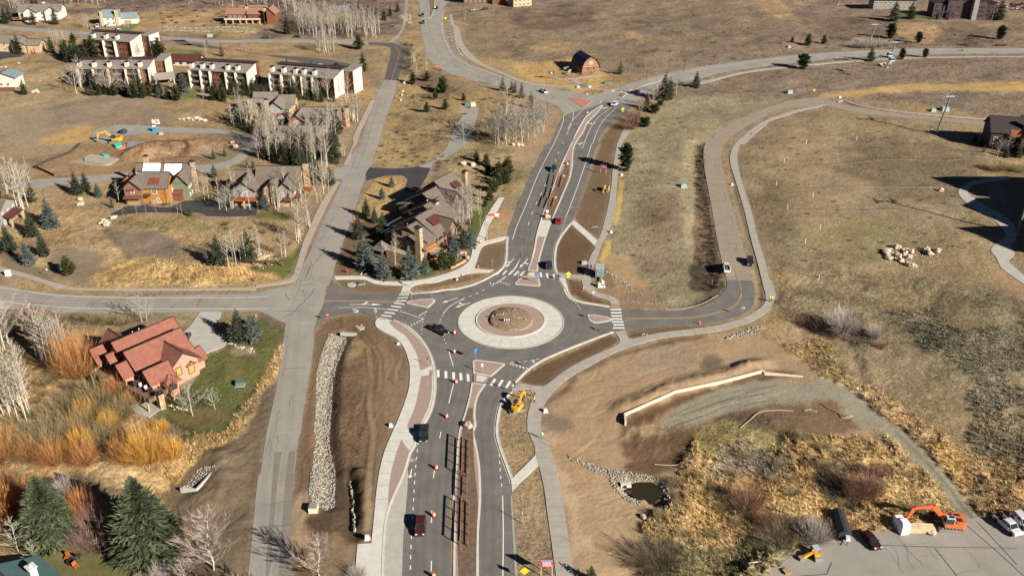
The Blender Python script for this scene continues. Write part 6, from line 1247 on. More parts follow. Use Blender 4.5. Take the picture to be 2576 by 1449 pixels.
H.shed(3.5,9.4,9.6,12.1,(8.3,8.3,10.95,10.95),SNOW,0,.06,name='snow_patch'); H.shed(11,8.8,17,11.9,(7.6,7.6,10.75,10.75),SNOW,0,.06,name='snow_patch'); H.shed(3,5.5,5.8,6.3,(9.6,9.6,9.95,9.95),SNOW,0,.06,name='snow_patch')
H.chim(20.6,12,1.5,1.2,0,11.6); H.chim(2.6,16.8,1.4,1.1,0,11.8); H.block(8,1.6,11.5,2,1.2,STN); H.block(-3.5,9,1.5,15,5.6,W_bro).gable(-3.5,9,1.5,15,5.6,7.8,'y',RS,W_ora,.6); H.pipes([(7,11,9.9,.9),(12,6.5,9.4,.8),(14,11.4,10,.9)]); H.done()
# --- grey duplex
H=House('duplex_house','grey sided duplex with brown shingle gables and red metal porch roofs',(-95.12,291.29),0)
H.block(0,0,7.4,9,6,W_gry).gable(0,0,7.4,9,6,8.9,'y',RS,W_gry,.7); H.block(6.5,6.5,21,15.5,6.4,W_bro).gable(6.5,6.5,21,15.5,6.4,10.4,'x',RS,W_tan,.6); H.block(-2.5,8.5,6.5,15.5,6,W_bro).gable(-2.5,8.5,6.5,15.5,6,8.6,'x',RS,W_bro,.6)
H.block(7.4,3,15,7,4.6,W_gry).shed(7.2,2.6,15,7.4,(4.8,4.8,7.6,7.6),RS); H.block(14.8,-.4,20.6,7.5,6,W_gry).gable(14.8,-.4,20.6,8,6,8.7,'y',RS,W_gry,.6); H.block(10,1,15,4,6,W_tan).gable(10,1,15,5,6,8.,'y',RS,W_tan,.5); H.block(20.6,4,22,9,5.4,W_gre)
H.win('s',0,3,3.9,.8,1.5,fm=TRW); H.win('s',0,4.4,3.9,.8,1.5,fm=TRW); H.awn('s',0,-.4,9,2.8,2.2,RORG); H.post([(0,-2,-.1,2.8),(4,-2,-.1,2.8),(8.6,-2,-.1,2.8)],STN,.6); H.door('s',0,3,3.6,2.3)
H.wins('s',-.4,(17,19.3),(1,3.8),.9,1.4,fm=TRW); H.awn('e',20.6,.5,4,2.8,2,RMET); H.awn('s',-.4,17.6,21,2.9,1.8,RMET); H.awn('e',22,6,10,3.0,3,RORG); H.wins('e',20.6,(2,),(3.6,),.9,1.4,fm=TRW); H.chim(13.4,.8,1.4,1,0,7.5); H.chim(22.4,14,2,1.2,0,10.6); H.block(14.8,-1,20.6,-.4,1.4,STN); H.done()
# --- grey houses with red porch roofs
H=House('row_house','grey house with red porch roofs and two tan stone chimneys',(-118.25,392.5),0)
H.block(0,1,8,9,5.6,W_gry).gable(0,1,8,9,5.6,8.,'x',RSG,W_gry,.6); H.block(4,8,13,14,6,W_gry).gable(3,7,13,15,6,9.2,'x',RSG,W_gry,.6); H.block(11,-1,17.5,8,5.4,W_blu).gable(11,-1,17.5,8,5.4,8.,'y',RSG,W_blu,.6); H.block(14,6,21,14,5.4,W_tan).gable(14,6,21,14,5.4,8.2,'x',RSG,W_tan,.6)
H.block(17.5,1,20,5,4.6,W_gre).shed(17.3,.8,20.4,5.4,(4.6,4.6,6,6),RSG); H.chim(3.6,-.6,1.7,1.2,0,9.6); H.chim(11.2,-1.8,1.5,1.1,0,9.4)
H.awn('s',1,-1,4,2.8,2.2,RORG); H.awn('s',-1,6,17,2.7,1.8,RORG); H.awn('s',1,6,9,5.2,1,RMET); H.awn('e',17.5,-2,3,2.8,2.6,RMET); H.wins('s',-1,(13,15.5),(3.8,),.9,1.2,fm=TRW); H.wins('s',-1,(9,13,15),(.8,),1,1.4,fm=TRW); H.wins('e',20,(2,3.6),(3,),.8,1.,fm=TRW); H.post([(-.4,-1,-.1,2.8),(3,-1.2,-.1,2.8),(7,-2.6,-.1,2.6)]); H.done()
H=House('row_house','maroon gabled house with white-framed attic windows and roof skylight',(-92.9,368.5),0)
H.block(0,0,6.8,9,5.8,W_mar).gable(0,0,6.8,10,5.8,8.6,'y',RSG,W_mar,.5); H.block(3,7,20,15,5.8,W_gry).gable(3,7,20,15,5.8,8.8,'x',RSG,W_tan,.5); H.block(14,3,20,9,5.6,W_gry).gable(14,3,20,10,5.6,8,'y',RSG,W_gry,.5)
for x in (2.1,2.95,3.8,4.65): H.win('s',0,x,4.3,.75,1.,fm=TRW,bars=0)
for x in (2.9,3.8): H.win('s',0,x,5.7,.75,.7,fm=TRW,bars=0)
H.shed(12,8.2,13.6,9.6,(6.95,6.95,7.95,7.95),GLS,0,.12,name='skylight'); H.chim(19.4,3.4,1.8,1.4,0,9.6); H.chim(22.5,12,1.4,1.2,0,8.6); H.awn('e',20,5,9,3,2.4,RMET); H.wins('s',3,(15.5,18),(.8,3.2),1,1.3,fm=TRW); H.done()
H=House('row_house','grey house with large shingle roof, skylight and maroon dormer awning',(-93.0,349.5),0)
H.block(.4,-2,12,12,4.6,W_gry).gable(.4,-2.4,18,12,4.8,8.8,'x',RSG,W_gry,.6); H.block(10,-1,18,12,4.6,W_gry); H.gable(10,-1.5,18,6,5.2,7.6,'y',RSG,W_gry,.4); H.chim(18.2,5,1.7,1.3,0,9.4)
H.shed(5.6,1.2,7.2,2.8,(7.0,7.0,7.95,7.95),GLS,0,.12,name='skylight'); H.awn('s',-2.2,2.4,6.4,4.2,1.5,RMAR,drop=1.); H.win('s',-2,4.2,2.2,2.2,1.6,fm=TRW,bars=2); H.wins('s',-2,(1.4,8,10.5),(.9,),1.1,1.4,fm=TRW); H.awn('s',-2,0,8,.9,1.4,RMAR); H.done()
# --- condominium blocks
def condo(label,O,ang,L,bays,hf=8.8,hb=10.6,depth=12,fins=(),endhi=True,group='condominium blocks'):
    H=House('condominium_block',label,O,ang,'apartment building',group)
    H.block(0,0,L,depth,hf,W_rus); H.shed(0,-.6,L,depth*.72,(hf+.1,hf+.1,hb+.1,hb+.1),RC,.3,.25); H.block(0,depth*.72+.1,L*1.0,depth+1,hb+.5,W_rus); H.shed(0,depth*.72,L,depth+1,(hb+.9,hb+.9,hb+.7,hb+.7),RDB,.3,.15,name='rear_roof')
    b=MB()
    n=int(L/1.6)
    for i in range(n): b.box((L*(i+.5)/n,depth*.72-.1,hb+.75),(.25,.7,.3),TRIM)
    b.build('rafter_ends',None,H.r)
    for x in fins:
        bb=MB(); bb.box((x,-1.0,hf/2-.1),(.35,2.2,hf+.2),W_cre); bb.build('fin_wall',None,H.r); H.chim(x+.2,1.8,1.6,2.2,hf-.2,hb+.9,W_cre,CAP)
    for (x,w) in bays:
        for k in range(3):
            z=k*2.9
            bb=MB(); bb.box((x+w/2,-.7,z+.05),(w,1.4,.15),W_rus); o=bb.build('balcony',None,H.r); r_=MB(); r_.box((x+w/2,-1.4,z+1.05),(w,.07,.08),W_gry); r_.box((x+w/2,-1.4,z+.55),(w,.03,.8),mat('balcony_panel',(.17,.15,.14),.8)); r_.build('balcony_railing',None,o)
            H.win('s',0,x+w/2,z+.4,w*.8,2.1,bars=1,fm=TRIM)
    occ=[(x-.3,x+w+.3) for x,w in bays]+[(x-.8,x+.8) for x in fins]
    x=1.2
    while x<L-1:
        if not any(a-.6<x<c+.6 for a,c in occ): H.wins('s',0,(x,),(.9,3.8,6.6),.9,1.2)
        x+=2.
    bb=MB(); bb.add([(L+.05,-1.6,-.4),(L+.05,depth*.72,-.4),(L+.05,depth*.72,hb+.5),(L+.05,-1.6,hf+.2),(L+.4,-1.6,-.4),(L+.4,depth*.72,-.4),(L+.4,depth*.72,hb+.5),(L+.4,-1.6,hf+.2)],[(0,1,2,3),(7,6,5,4),(0,3,7,4),(3,2,6,7),(1,5,6,2)],W_cre); bb.build('end_wall',None,H.r,fix=True)
    if endhi:
        x=L+.6; H.block(x,depth*.75,x+5,depth+7,hb-.4,W_rus); bb=MB(); bb.box((x+5.2,depth*.75+3.2,hb/2),(.4,9,hb+.6),W_cre); bb.build('end_wall',None,H.r); H.wins('s',depth*.75,(x+1.6,x+3.5),(1,4,7),.9,1.3); H.shed(x,depth*.75,x+5,depth+7,(hb-.2,hb-.2,hb+1,hb+1),RC,.2,.2,name='annex_roof')
    return H
condo('left condominium block with four cream chimneys behind a spruce row',(-212.6,445),1,35,[(2,4),(8.5,4),(17.5,4.2),(25,6)],fins=(1,9.8-1.6,15.5,24,30.5)).done()
condo('middle condominium block on a lawn with rust cedar walls',(-158,445.5),-12,31,[(1.5,4),(7.5,4),(20.5,4),(25.6,4)],fins=(.8,6.6,11.6,20,25.2),endhi=False).done()
condo('right condominium block ending in tall cream walls by the old road',(-116.7,436.3),-17,35,[(1.2,5.2),(9,3.6),(18.4,3.6),(24,3.6)],fins=(1,7.2,13.6,18,23.6)).done()
condo('uppermost condominium block behind the others beside the bend of lane',(-236,508.5),-15,31,[(7,4),(15,4)],fins=(6,14,21)).done()
H=House('pool_building','low white building with a maroon roof between the condominiums',(-184,489.5),-4,'building'); H.block(0,0,17,7,3,W_whi).gable(0,0,17,7,3,5.2,'x',RMAR,W_whi,.8); H.block(5,3.5,9,7.5,4.6,W_whi); H.wins('s',0,(3,7,11,14),(.9,),1.6,1.2); H.done()
H=House('entrance_canopy','grey-roofed entrance canopy on posts by the left condominium',(-176,447.5),25,'canopy'); H.gable(0,0,9,7,3,5,'x',RC,None,.5,trim=False); H.post([(.3,.3,-.2,3.2),(8.7,.3,-.2,3.2),(8.7,6.7,-.2,3.2),(.3,6.7,-.2,3.2)],W_whi,.5); H.done()
# --- barn
H=House('wooden_barn','old wooden barn with a black curved gambrel roof by the junction',(36.28,470.62),19,'barn'); H.block(0,0,9.5,14,3.6,W_wood).gamb(0,0,9.5,14,3.6,7.2,8.8,RDK,W_wood,.6)
H.wins('s',0,(3,6.6),(2.2,),.9,.7,bars=0); H.door('s',0,4.8,1.6,2.1,W_bro,'barn_door'); H.door('s',0,4.8,2.2,2,W_tan,'hay_door',4.6); b=MB(); b.box((4.75,-.08,3.65),(9.7,.14,.25),W_tan); b.build('trim_board',None,H.r); H.wins('w',0,(2,5,9,12),(1.8,),.8,.8,bars=0); H.done()
# --- far and edge houses
def simple(name,label,O,ang,blocks,wm,rm,extra=None,cat='house',group=None):
    H=House(name,label,O,ang,cat,group)
    for (x0,y0,x1,y1,ze,zr,ax) in blocks:
        H.block(x0,y0,x1,y1,ze,wm).gable(x0,y0,x1,y1,ze,zr,ax,rm,wm,.6)
    x0,y0,x1,y1,ze,zr,ax=blocks[0]
    for k in range(max(1,int(ze/2.7))):
        for u in np.arange(x0+1.8,x1-1,3.2): H.win('s',y0,float(u),.8+2.7*k,1.5,1.4,fm=TRW)
        for u in np.arange(y0+2,y1-1,3.4): H.win('e',x1,float(u),.8+2.7*k,1.2,1.3,fm=TRW)
    if extra: extra(H)
    return H.done()
simple('pale_house','pale green house with grey roof and dark deck at the top left',(-318,604),5,[(0,0,26,11,5.6,8.8,'x'),(17,-2,25,6,5.4,8.2,'y'),(4,-3,12,6,5.2,8,'y')],W_whi,RSG,lambda H:(H.deck([(-2,-6),(12,-6),(12,-3),(-2,-3)],2.5),H.chim(14,8,1.4,1.2,4,10,W_cre)))
simple('blue_roofed_house','cream house with blue-grey roof and two tan chimneys',(-260,589),12,[(0,0,12,10,5.6,9,'x'),(11,3,22,10,4,6.5,'x')],W_cre,RBLUE,lambda H:(H.chim(1.5,0,1.6,1.4,0,9.4,W_tan),H.chim(10.5,0,1.6,1.4,0,9.8,W_tan),H.door('s',3,16,4,2.4)))
simple('red_roofed_house','large house with brown roofs, red gables and stone deck pillars',(-182,598),0,[(0,0,11,9,6,9,'x'),(13,1,24,9,6,9,'x'),(24,-2,31,10,6.4,9.8,'y'),(6,7,24,13,6.5,9.6,'x')],W_rus,mat('terracotta_brown_roof',(.25,.13,.09),.85,nz=1,amt=.1),lambda H:(H.deck([(-1,-4),(22,-4),(22,0),(-1,0)],3),H.rail([(-1,-4),(22,-4)],3,TRW),H.post([(x,-3.7,-.3,2.9) for x in (0,4.5,9,13,17,21.5)],STN,.8),H.chim(12,4,1.8,1.5,0,10.2),H.chim(25,-1.4,1.5,1.2,0,10,W_tan)))
simple('hidden_house','house with a dark slate roof among the bare aspens',(-118,611),20,[(0,0,14,9,5,8.4,'x')],W_bro,mat('slate_purple_roof',(.11,.105,.12),.8))
simple('tan_house','row of tan garages and house with grey roof at the left edge',(-300,519),0,[(0,0,22,11,5.4,8,'x'),(20,-3,27,4,5,7,'y'),(22,5,31,11,3.6,5.4,'x'),(28,-2,35,5,4.6,6.6,'x')],W_tan,RSG,lambda H:(H.door('s',0,4,4,2.4),H.door('s',0,10,4,2.4)))
simple('log_cabin','pale house with a grey roof and tall timber fence at the left edge',(-254,441),3,[(0,0,12,9,4.6,7,'y')],W_cre,RBLUE)
for i in range(9): pass
H=House('timber_fence','rusty orange timber fence before the pale left edge house',(-250,433.5),3,'fence')
for i in range(22): b=MB(); b.box((i*.5,0,1.),(.46,.08,2.+random.uniform(-.05,.05)),W_rus); b.build('board',None,H.r)
H.done()
simple('stone_chimney_house','house at the left edge with stone chimney and maroon porch roof',(-172.5,271),0,[(0,0,8,10,6,8.4,'x'),(-8,-6,5,4,6,8.6,'x')],W_gry,RS,lambda H:(H.chim(6.5,-1,1.8,1.4,0,9.6),H.awn('e',8,1,9,3,3,RMAR,drop=1),H.awn('e',5,-5,0,2.9,3,RMAR,drop=1),H.post([(10.6,1.4,-.1,3),(10.6,8.6,-.1,3)],STN,.6)))
simple('corner_house','house with a plain teal metal roof in the bottom left corner',(-92.5,111),-38,[(0,0,16,13.5,3.4,6.4,'x')],W_gry,RTEAL,lambda H:H.chim(5,10.6,1.4,1.2,3,6.6,W_whi,PIPE))
simple('grove_house','grey house with pale roof hidden behind aspens at the left edge',(-136,176),40,[(0,0,10,9,4.6,7,'x')],W_gry,RSG)
simple('neighbour_house','red roofed corner of a house at the left edge',(-134,190),20,[(0,0,7,7,4,6.4,'x')],W_sal,RR)
H=House('dark_condominium','three storey dark plum condominium behind a lawn at the top right',(275,613),-4,'apartment building')
for i,(x,w,h,dy,m) in enumerate(((0,8,9,0,W_dk),(8,9,11,-2,W_dk),(17,7,10,1,W_dk),(24,3,12,-3,W_gry),(27,6,10,-1,W_dk),(33,7,8,0,W_dk))):
    H.block(x,dy,x+w,dy+11,h,m).shed(x,dy,x+w,dy+11,(h,h+1.6,h+1.6,h),RDB,.3,.2)
    if w>4: H.wins('s',dy,(x+2,x+w-2),(.8,3.6,6.2),1.6,1.5,fm=TRIM if m is W_dk else TRW)
H.done()
simple('long_grey_condominium','long grey building with balconies at the top right edge of view',(247,643),-4,[(0,0,28,12,6,8,'x')],W_gry,RDB,cat='apartment building')
simple('upper_condominium','brown building with car park at the very top centre',(-34,664),0,[(0,0,30,12,8,10,'x'),(20,-3,30,4,8,10,'x')],W_rus,RDB,cat='apartment building')
simple('tan_condominium','tan walled building behind the hill crest at the top centre',(1,652),25,[(0,0,14,10,6,8.4,'x')],W_tan,RS,cat='building')
simple('chalet_house','dark roofed chalet with rust orange gables at the right edge',(192,353),-14,[(0,0,13,14,7,11.4,'x'),(10,-5,22,3,6.5,9.4,'y'),(12,2,26,14,8,12,'x')],W_dk,RDB,lambda H:(H.chim(12.4,2,1.6,1.5,0,12.4,W_cre),H.shed(7,-2.6,12.5,3,(6.4,6.4,8.8,8.8),RORG,.3,.2,name='porch_roof'),H.shed(12,-3,20,5,(8.6,11,11,8.6),RORG,.3,.2,name='gable_roof'),H.awn('s',-5,12,20,3,3,RORG)))
simple('big_lodge','long dark lodge standing just beyond the right edge of the picture',(0,0),0,[(186,284,215,302,14,20,'x'),(176,238,215,256,14,20,'x'),(182,257,215,283,12,17,'x')],W_bro,RDB,cat='building')
# ---------------------------------------------------------------- vehicles
TYRE=mat('tyre_rubber',(.02,.02,.02),.8); RIM=mat('alloy_rim',(.4,.4,.4),.35,metal=.8); CGL=mat('car_glass',(.015,.02,.025),.06,spec=.9); LMP=mat('headlight_lens',(.6,.6,.58),.2); RLT=mat('tail_light_red',(.35,.02,.015),.3); BPL=mat('black_plastic',(.025,.025,.027),.6); CHR=mat('chrome_trim',(.6,.6,.6),.2,metal=.9)
def paint(n,c): return mat('car_paint_'+n,c,.3,metal=.15,spec=.6,coat=.6)
PK=paint('black',(.012,.013,.015)); PM_=paint('maroon',(.085,.012,.016)); PR=paint('red',(.30,.02,.02)); PG=paint('dark_blue_grey',(.035,.045,.055)); PWt=paint('white',(.68,.69,.70)); PD=paint('purple_black',(.035,.022,.03)); PGr=paint('green',(.02,.10,.06)); PS=paint('silver',(.35,.36,.36))
def vehicle(kind,pt,tail,label,body,heading=None,name='parked_car',cat='car',cargo=None,group=None):
    "pt: ground point of centre; heading: point the nose faces or degrees"
    p=P1(pt) if isinstance(pt,str) else pt
    if isinstance(heading,str): q=P1(heading); a=math.atan2(q[1]-p[1],q[0]-p[0])
    else: a=math.radians(heading)
    r=empty(name,(p[0],p[1],.03),a,label,cat,group)
    L,Wd,Hh_,g={'suv':(4.8,1.95,1.75,.28),'sedan':(4.7,1.8,1.42,.22),'pickup':(5.8,2.0,1.85,.4),'van':(5.0,2.0,1.9,.28)}[kind]
    x0,x1=-L/2,L/2; hw_=Wd/2
    if kind in('suv','van'): bodyp=[(x0,g),(x0-.03,.8),(x0+.05,1.02),(x0+.15,1.06),(x1-1.25,1.05),(x1-.25,.9),(x1,.7),(x1,g)]; cab=[(x0+.1,1.0),(x0+.45,Hh_-.06),(x0+.8,Hh_),(x0+2.7,Hh_),(x0+3.0,Hh_-.08),(x0+3.75,1.0)]
    elif kind=='sedan': bodyp=[(x0,g),(x0-.02,.75),(x0+.1,.92),(x0+.9,.95),(x1-1.3,.92),(x1-.25,.78),(x1,.6),(x1,g)]; cab=[(x0+.55,.9),(x0+1.25,Hh_-.05),(x0+1.6,Hh_),(x0+2.6,Hh_),(x0+2.9,Hh_-.07),(x0+3.65,.88)]
    else: bodyp=[(x0,g),(x0,1.1),(x0+2.3,1.12),(x1-1.5,1.12),(x1-.2,1.0),(x1,.8),(x1,g)]; cab=[(x0+2.1,1.05),(x0+2.3,Hh_-.05),(x0+2.5,Hh_),(x0+3.7,Hh_),(x0+3.95,Hh_-.08),(x0+4.55,1.05)]
    b=MB(); b.extr(bodyp,-hw_,hw_,body,tap=.06)
    for sx in (x0+.95,x1-.95):
        for sy in (-1,1): b.tube((sx,sy*(hw_-.12),.42),(sx,sy*(hw_+.03),.42),.46,.46,10,BPL)
    ob=b.build('body',None,r,fix=True); ob.modifiers.new('bevel','BEVEL').width=.05; ob.modifiers['bevel'].limit_method='ANGLE'
    b=MB(); b.extr([(c[0]*1.0,c[1]-.02 if c[1]>1.2 else c[1]) for c in cab],-hw_+.09,hw_-.09,CGL,tap=.2); cb=b.build('windows',None,r,fix=True)
    top=[c for c in cab if c[1]>Hh_-.1]; b=MB(); w2=hw_-.09-.2*(hw_-.09)+.02
    b.extr([(top[0][0]-.04,top[0][1]-.02),(top[0][0]+.3,Hh_-.005),(top[1][0],Hh_+.02),(top[-2][0],Hh_+.02),(top[-1][0]+.02,top[-1][1]-.02),(top[-1][0]-.1,top[-1][1]-.08),(top[0][0]+.1,top[0][1]-.1)],-w2,w2,body); b.build('roof_panel',None,r,fix=True)
    b=MB()
    for sy in (-1,1):
        for (xa,xb) in ((cab[0][0],top[0][0]),(cab[-1][0],top[-1][0]),((cab[0][0]+cab[-1][0])/2-.1,(cab[0][0]+cab[-1][0])/2-.1)): b.tube((xa,sy*(hw_-.085),1.0),(xb,sy*(w2-.0),Hh_-.06),.045,.045,4,body)
    b.build('window_pillars',None,r)
    if kind=='pickup': b=MB(); b.box((x0+1.15,0,1.122),(1.95,Wd-.34,.02),BPL); b.build('cargo_bed',None,r)
    wm=MB(); wm.tube((0,-.13,0),(0,.13,0),.37,.37,12,TYRE); rm=MB(); rm.tube((0,-.145,0),(0,.145,0),.21,.21,8,RIM)
    for sx in (x0+.95,x1-.95):
        for sy in (-1,1):
            w_=wm.build('wheel',None,r); w_.location=(sx,sy*(hw_-.12),.37); k=rm.build('rim',None,w_)
    for sy in (-1,1):
        b=MB(); b.box((x1-.08,sy*(hw_-.3),.76),(.18,.38,.16),LMP); b.build('headlight',None,r); b=MB(); b.box((x0-.01,sy*(hw_-.18),.85),(.08,.2,.25),RLT); b.build('tail_light',None,r); b=MB(); b.box((cab[-1][0]-.45,sy*(hw_+.08),1.08),(.12,.18,.14),body); b.build('wing_mirror',None,r)
    b=MB(); b.box((x1+.01,0,.48),(.08,Wd*.8,.22),BPL if kind!='pickup' else CHR); b.build('bumper',None,r)
    if cargo: cargo(r,x0)
    return r
vehicle('pickup','21:1840,440','','black pickup truck driving round the left side of the roundabout',PK,'21:1960,500',name='pickup_truck',cat='pickup truck')
vehicle('pickup','31:1690,40','','dark green-black vehicle passing the diagonal ramp on the south road',paint('green_black',(.015,.025,.024)),'31:1684,150',name='crew_cab_pickup',cat='pickup truck')
vehicle('suv','31:1655,975','','dark red estate car driving at the bottom of the south road',PM_,'31:1640,1150',name='estate_car')
vehicle('suv','12:420,265','','dark blue-grey four-wheel drive heading south on the north road',PG,'12:380,380',name='off_road_car')
vehicle('sedan','12:470,785','','red car heading north beside the concrete median',PR,'12:500,690',name='hatchback_car')
vehicle('suv','12:370,1230','','dark off-road car with rear spare wheel entering the north road',PG,'12:350,1100',name='off_road_car',cargo=lambda r,x0:(lambda b:(b.tube((x0-.05,0,.95),(x0-.28,0,.95),.38,.38,12,TYRE),b.build('spare_wheel',None,r),None))(MB()))
vehicle('pickup','12:2150,1260','','white work pickup with toolboxes climbing the east road',PWt,'12:2080,1000',name='work_pickup',cat='pickup truck',cargo=lambda r,x0:[ (lambda b:(b.box((x0+1.15,sy*.85,1.35),(2.2,.25,.45),PWt),b.build('toolbox',None,r)))(MB()) for sy in (-1,1)]+[(lambda b:(b.box((x0+1.2,.1,1.3),(.9,.6,.35),DECKM),b.build('load',None,r)))(MB())])
vehicle('suv','12:2390,1200','','dark purple car coming down the east road beside the white pickup',PD,'12:2400,1290')
vehicle('pickup','02:320,930','','white pickup on the curve left of the red brick island',PWt,'02:260,890',name='pickup_truck',cat='pickup truck')
vehicle('suv','02:1030,1062','','white car below the highway median at the junction',PWt,'02:980,1095')
vehicle('sedan','02:1250,935','','red car stopped at the highway crosswalk',PR,'02:1190,960')
vehicle('suv','01:1675,165','','dark car on the far highway, upper of the two in the left lane',PG,'01:1678,235'); vehicle('suv','01:1680,240','','dark car on the far highway, lower of the two in the left lane',PG,'01:1690,310'); vehicle('suv','01:1815,92','','black car going up the far highway beside the planted median',PK,'01:1822,30')
vehicle('sedan','01:100,385','','green car at the mouth of the paved lay-by by the top road',PGr,5); vehicle('sedan','01:415,382','','black car in the lay-by below the aspen grove',PK,5)
vehicle('suv','20:1872,515','','black off-road car parked beside the red house on its drive',PK,'20:1900,430')
for s,m,l in (('00:920,290',PS,'silver car beside the white camper near the blue-roofed house'),('00:1080,268',PWt,'white car before the garage of the blue-roofed house'),('00:1190,295',PS,'grey car right of the garage of the blue-roofed house'),('00:1190,320',PWt,'white car at the lane end above the condominium')): vehicle('sedan',s,'',l,m,-60)
vehicle('van','00:980,275','','white camper van beside the blue-roofed house',PWt,-70,name='camper_van',cat='van')
for i,(s,m,l) in enumerate((('01:640,672',PWt,'white car left in the rear car park of the right condominium'),('01:810,662',PK,'black car in the rear car park of the right condominium'),('01:960,748',PG,'dark car at the right end of the condominium car park'),('01:500,668',PS,'silver car in the rear car park of the condominium'))): vehicle('sedan',s,'',l,m,80)
for i,(s,m,l) in enumerate((('01:2190,110',PS,'silver car on the upper car park by the highway'),('01:2310,100',PM_,'maroon car on the upper car park by the highway'))): vehicle('sedan',s,'',l,m,20)
for i,(s,m) in enumerate((('03:2400,75',PWt),('03:2440,55',PK),('03:2480,60',PR),('03:2520,60',PG),('03:2500,95',PWt),('03:2560,90',PG),('03:2550,50',PK))): vehicle('sedan',s,'','%s car from the left in the car park at the far top right'%ORD[i],m,70,group='cars in the far top right car park')
vehicle('sedan','33:1030,1110','','dark maroon sedan parked beside the covered trailer',paint('dark_maroon',(.05,.012,.016)),'33:1075,1165',name='sedan_car'); vehicle('pickup','33:2400,960','','white crew cab pickup with a red tool frame parked in the yard',PWt,'33:2490,1040',name='crew_cab_pickup',cat='pickup truck',cargo=lambda r,x0:(lambda b:(b.box((x0+1,0,1.6),(.9,.1,1.),RORG),b.box((x0+.4,.3,1.45),(.2,.8,.6),RORG),b.build('red_tool_frame',None,r)))(MB()))
vehicle('suv','33:2545,920','','white estate car at the right edge of the parking yard',PWt,'33:2620,1000',name='estate_car')
# covered trailer
p=P1('33:735,1000'); q=P1('33:765,1100'); a=math.atan2(q[1]-p[1],q[0]-p[0]); r=empty('covered_trailer',(p[0],p[1],.02),a,'long trailer covered with a black tarpaulin and white hitch end','trailer')
b=MB(); b.extr([(-1.15,.7),(-1.1,1.9),(-.3,2.3),(.3,2.3),(1.1,1.9),(1.15,.7)],-4,2.6,mat('black_tarpaulin',(.035,.035,.038),.7,nz=1.5,amt=.3),axis='x'); o=b.build('tarpaulin',None,r,fix=True); o.rotation_euler=(0,0,math.pi)
o.rotation_euler=(0,0,0)
b=MB(); b.box((-.6,0,.55),(6.6,2.1,.2),BPL); b.build('chassis',None,r); b=MB(); b.tube((2.6,-.8,.5),(4.3,0,.5),.06,.06,4,BPL); b.tube((2.6,.8,.5),(4.3,0,.5),.06,.06,4,BPL); b.build('drawbar',None,r); b=MB(); b.box((3.,.45,1.1),(.8,.8,.8),PWt); b.build('winch_cover',None,r)
for sx in (-1,-.2):
    for sy in (-1,1): b=MB(); b.tube((sx-.5,sy*1.1,.35),(sx-.5,sy*.9,.35),.35,.35,10,TYRE); b.build('wheel',None,r)
# ---------------------------------------------------------------- diggers
YEL=mat('digger_yellow',(.62,.33,.03),.5,nz=1,amt=.1); ORGP=mat('digger_orange',(.62,.14,.045),.5,nz=1,amt=.1); STEEL=mat('worn_steel',(.22,.19,.17),.6,nz=2,amt=.2); DG=mat('cab_glass',(.03,.05,.05),.1,spec=.8); WHC=mat('cab_grey_white',(.5,.5,.5),.5)
def arm(b,pts,w,hh,m): 
    for (x0,z0),(x1,z1),(h0,h1) in zip(pts[:-1],pts[1:],hh):
        d=Vector((x1-x0,0,z1-z0)); n=Vector((-d.z,0,d.x)).normalized()
        vs=[]
        for (x,z,h) in ((x0,z0,h0),(x1,z1,h1)):
            for sy in (-1,1):
                for sn in (-1,1): vs.append((x+n.x*h/2*sn,sy*w/2,z+n.z*h/2*sn))
        b.add(vs,[(0,1,3,2),(4,6,7,5),(0,4,5,1),(2,3,7,6),(1,5,7,3),(0,2,6,4)],m)
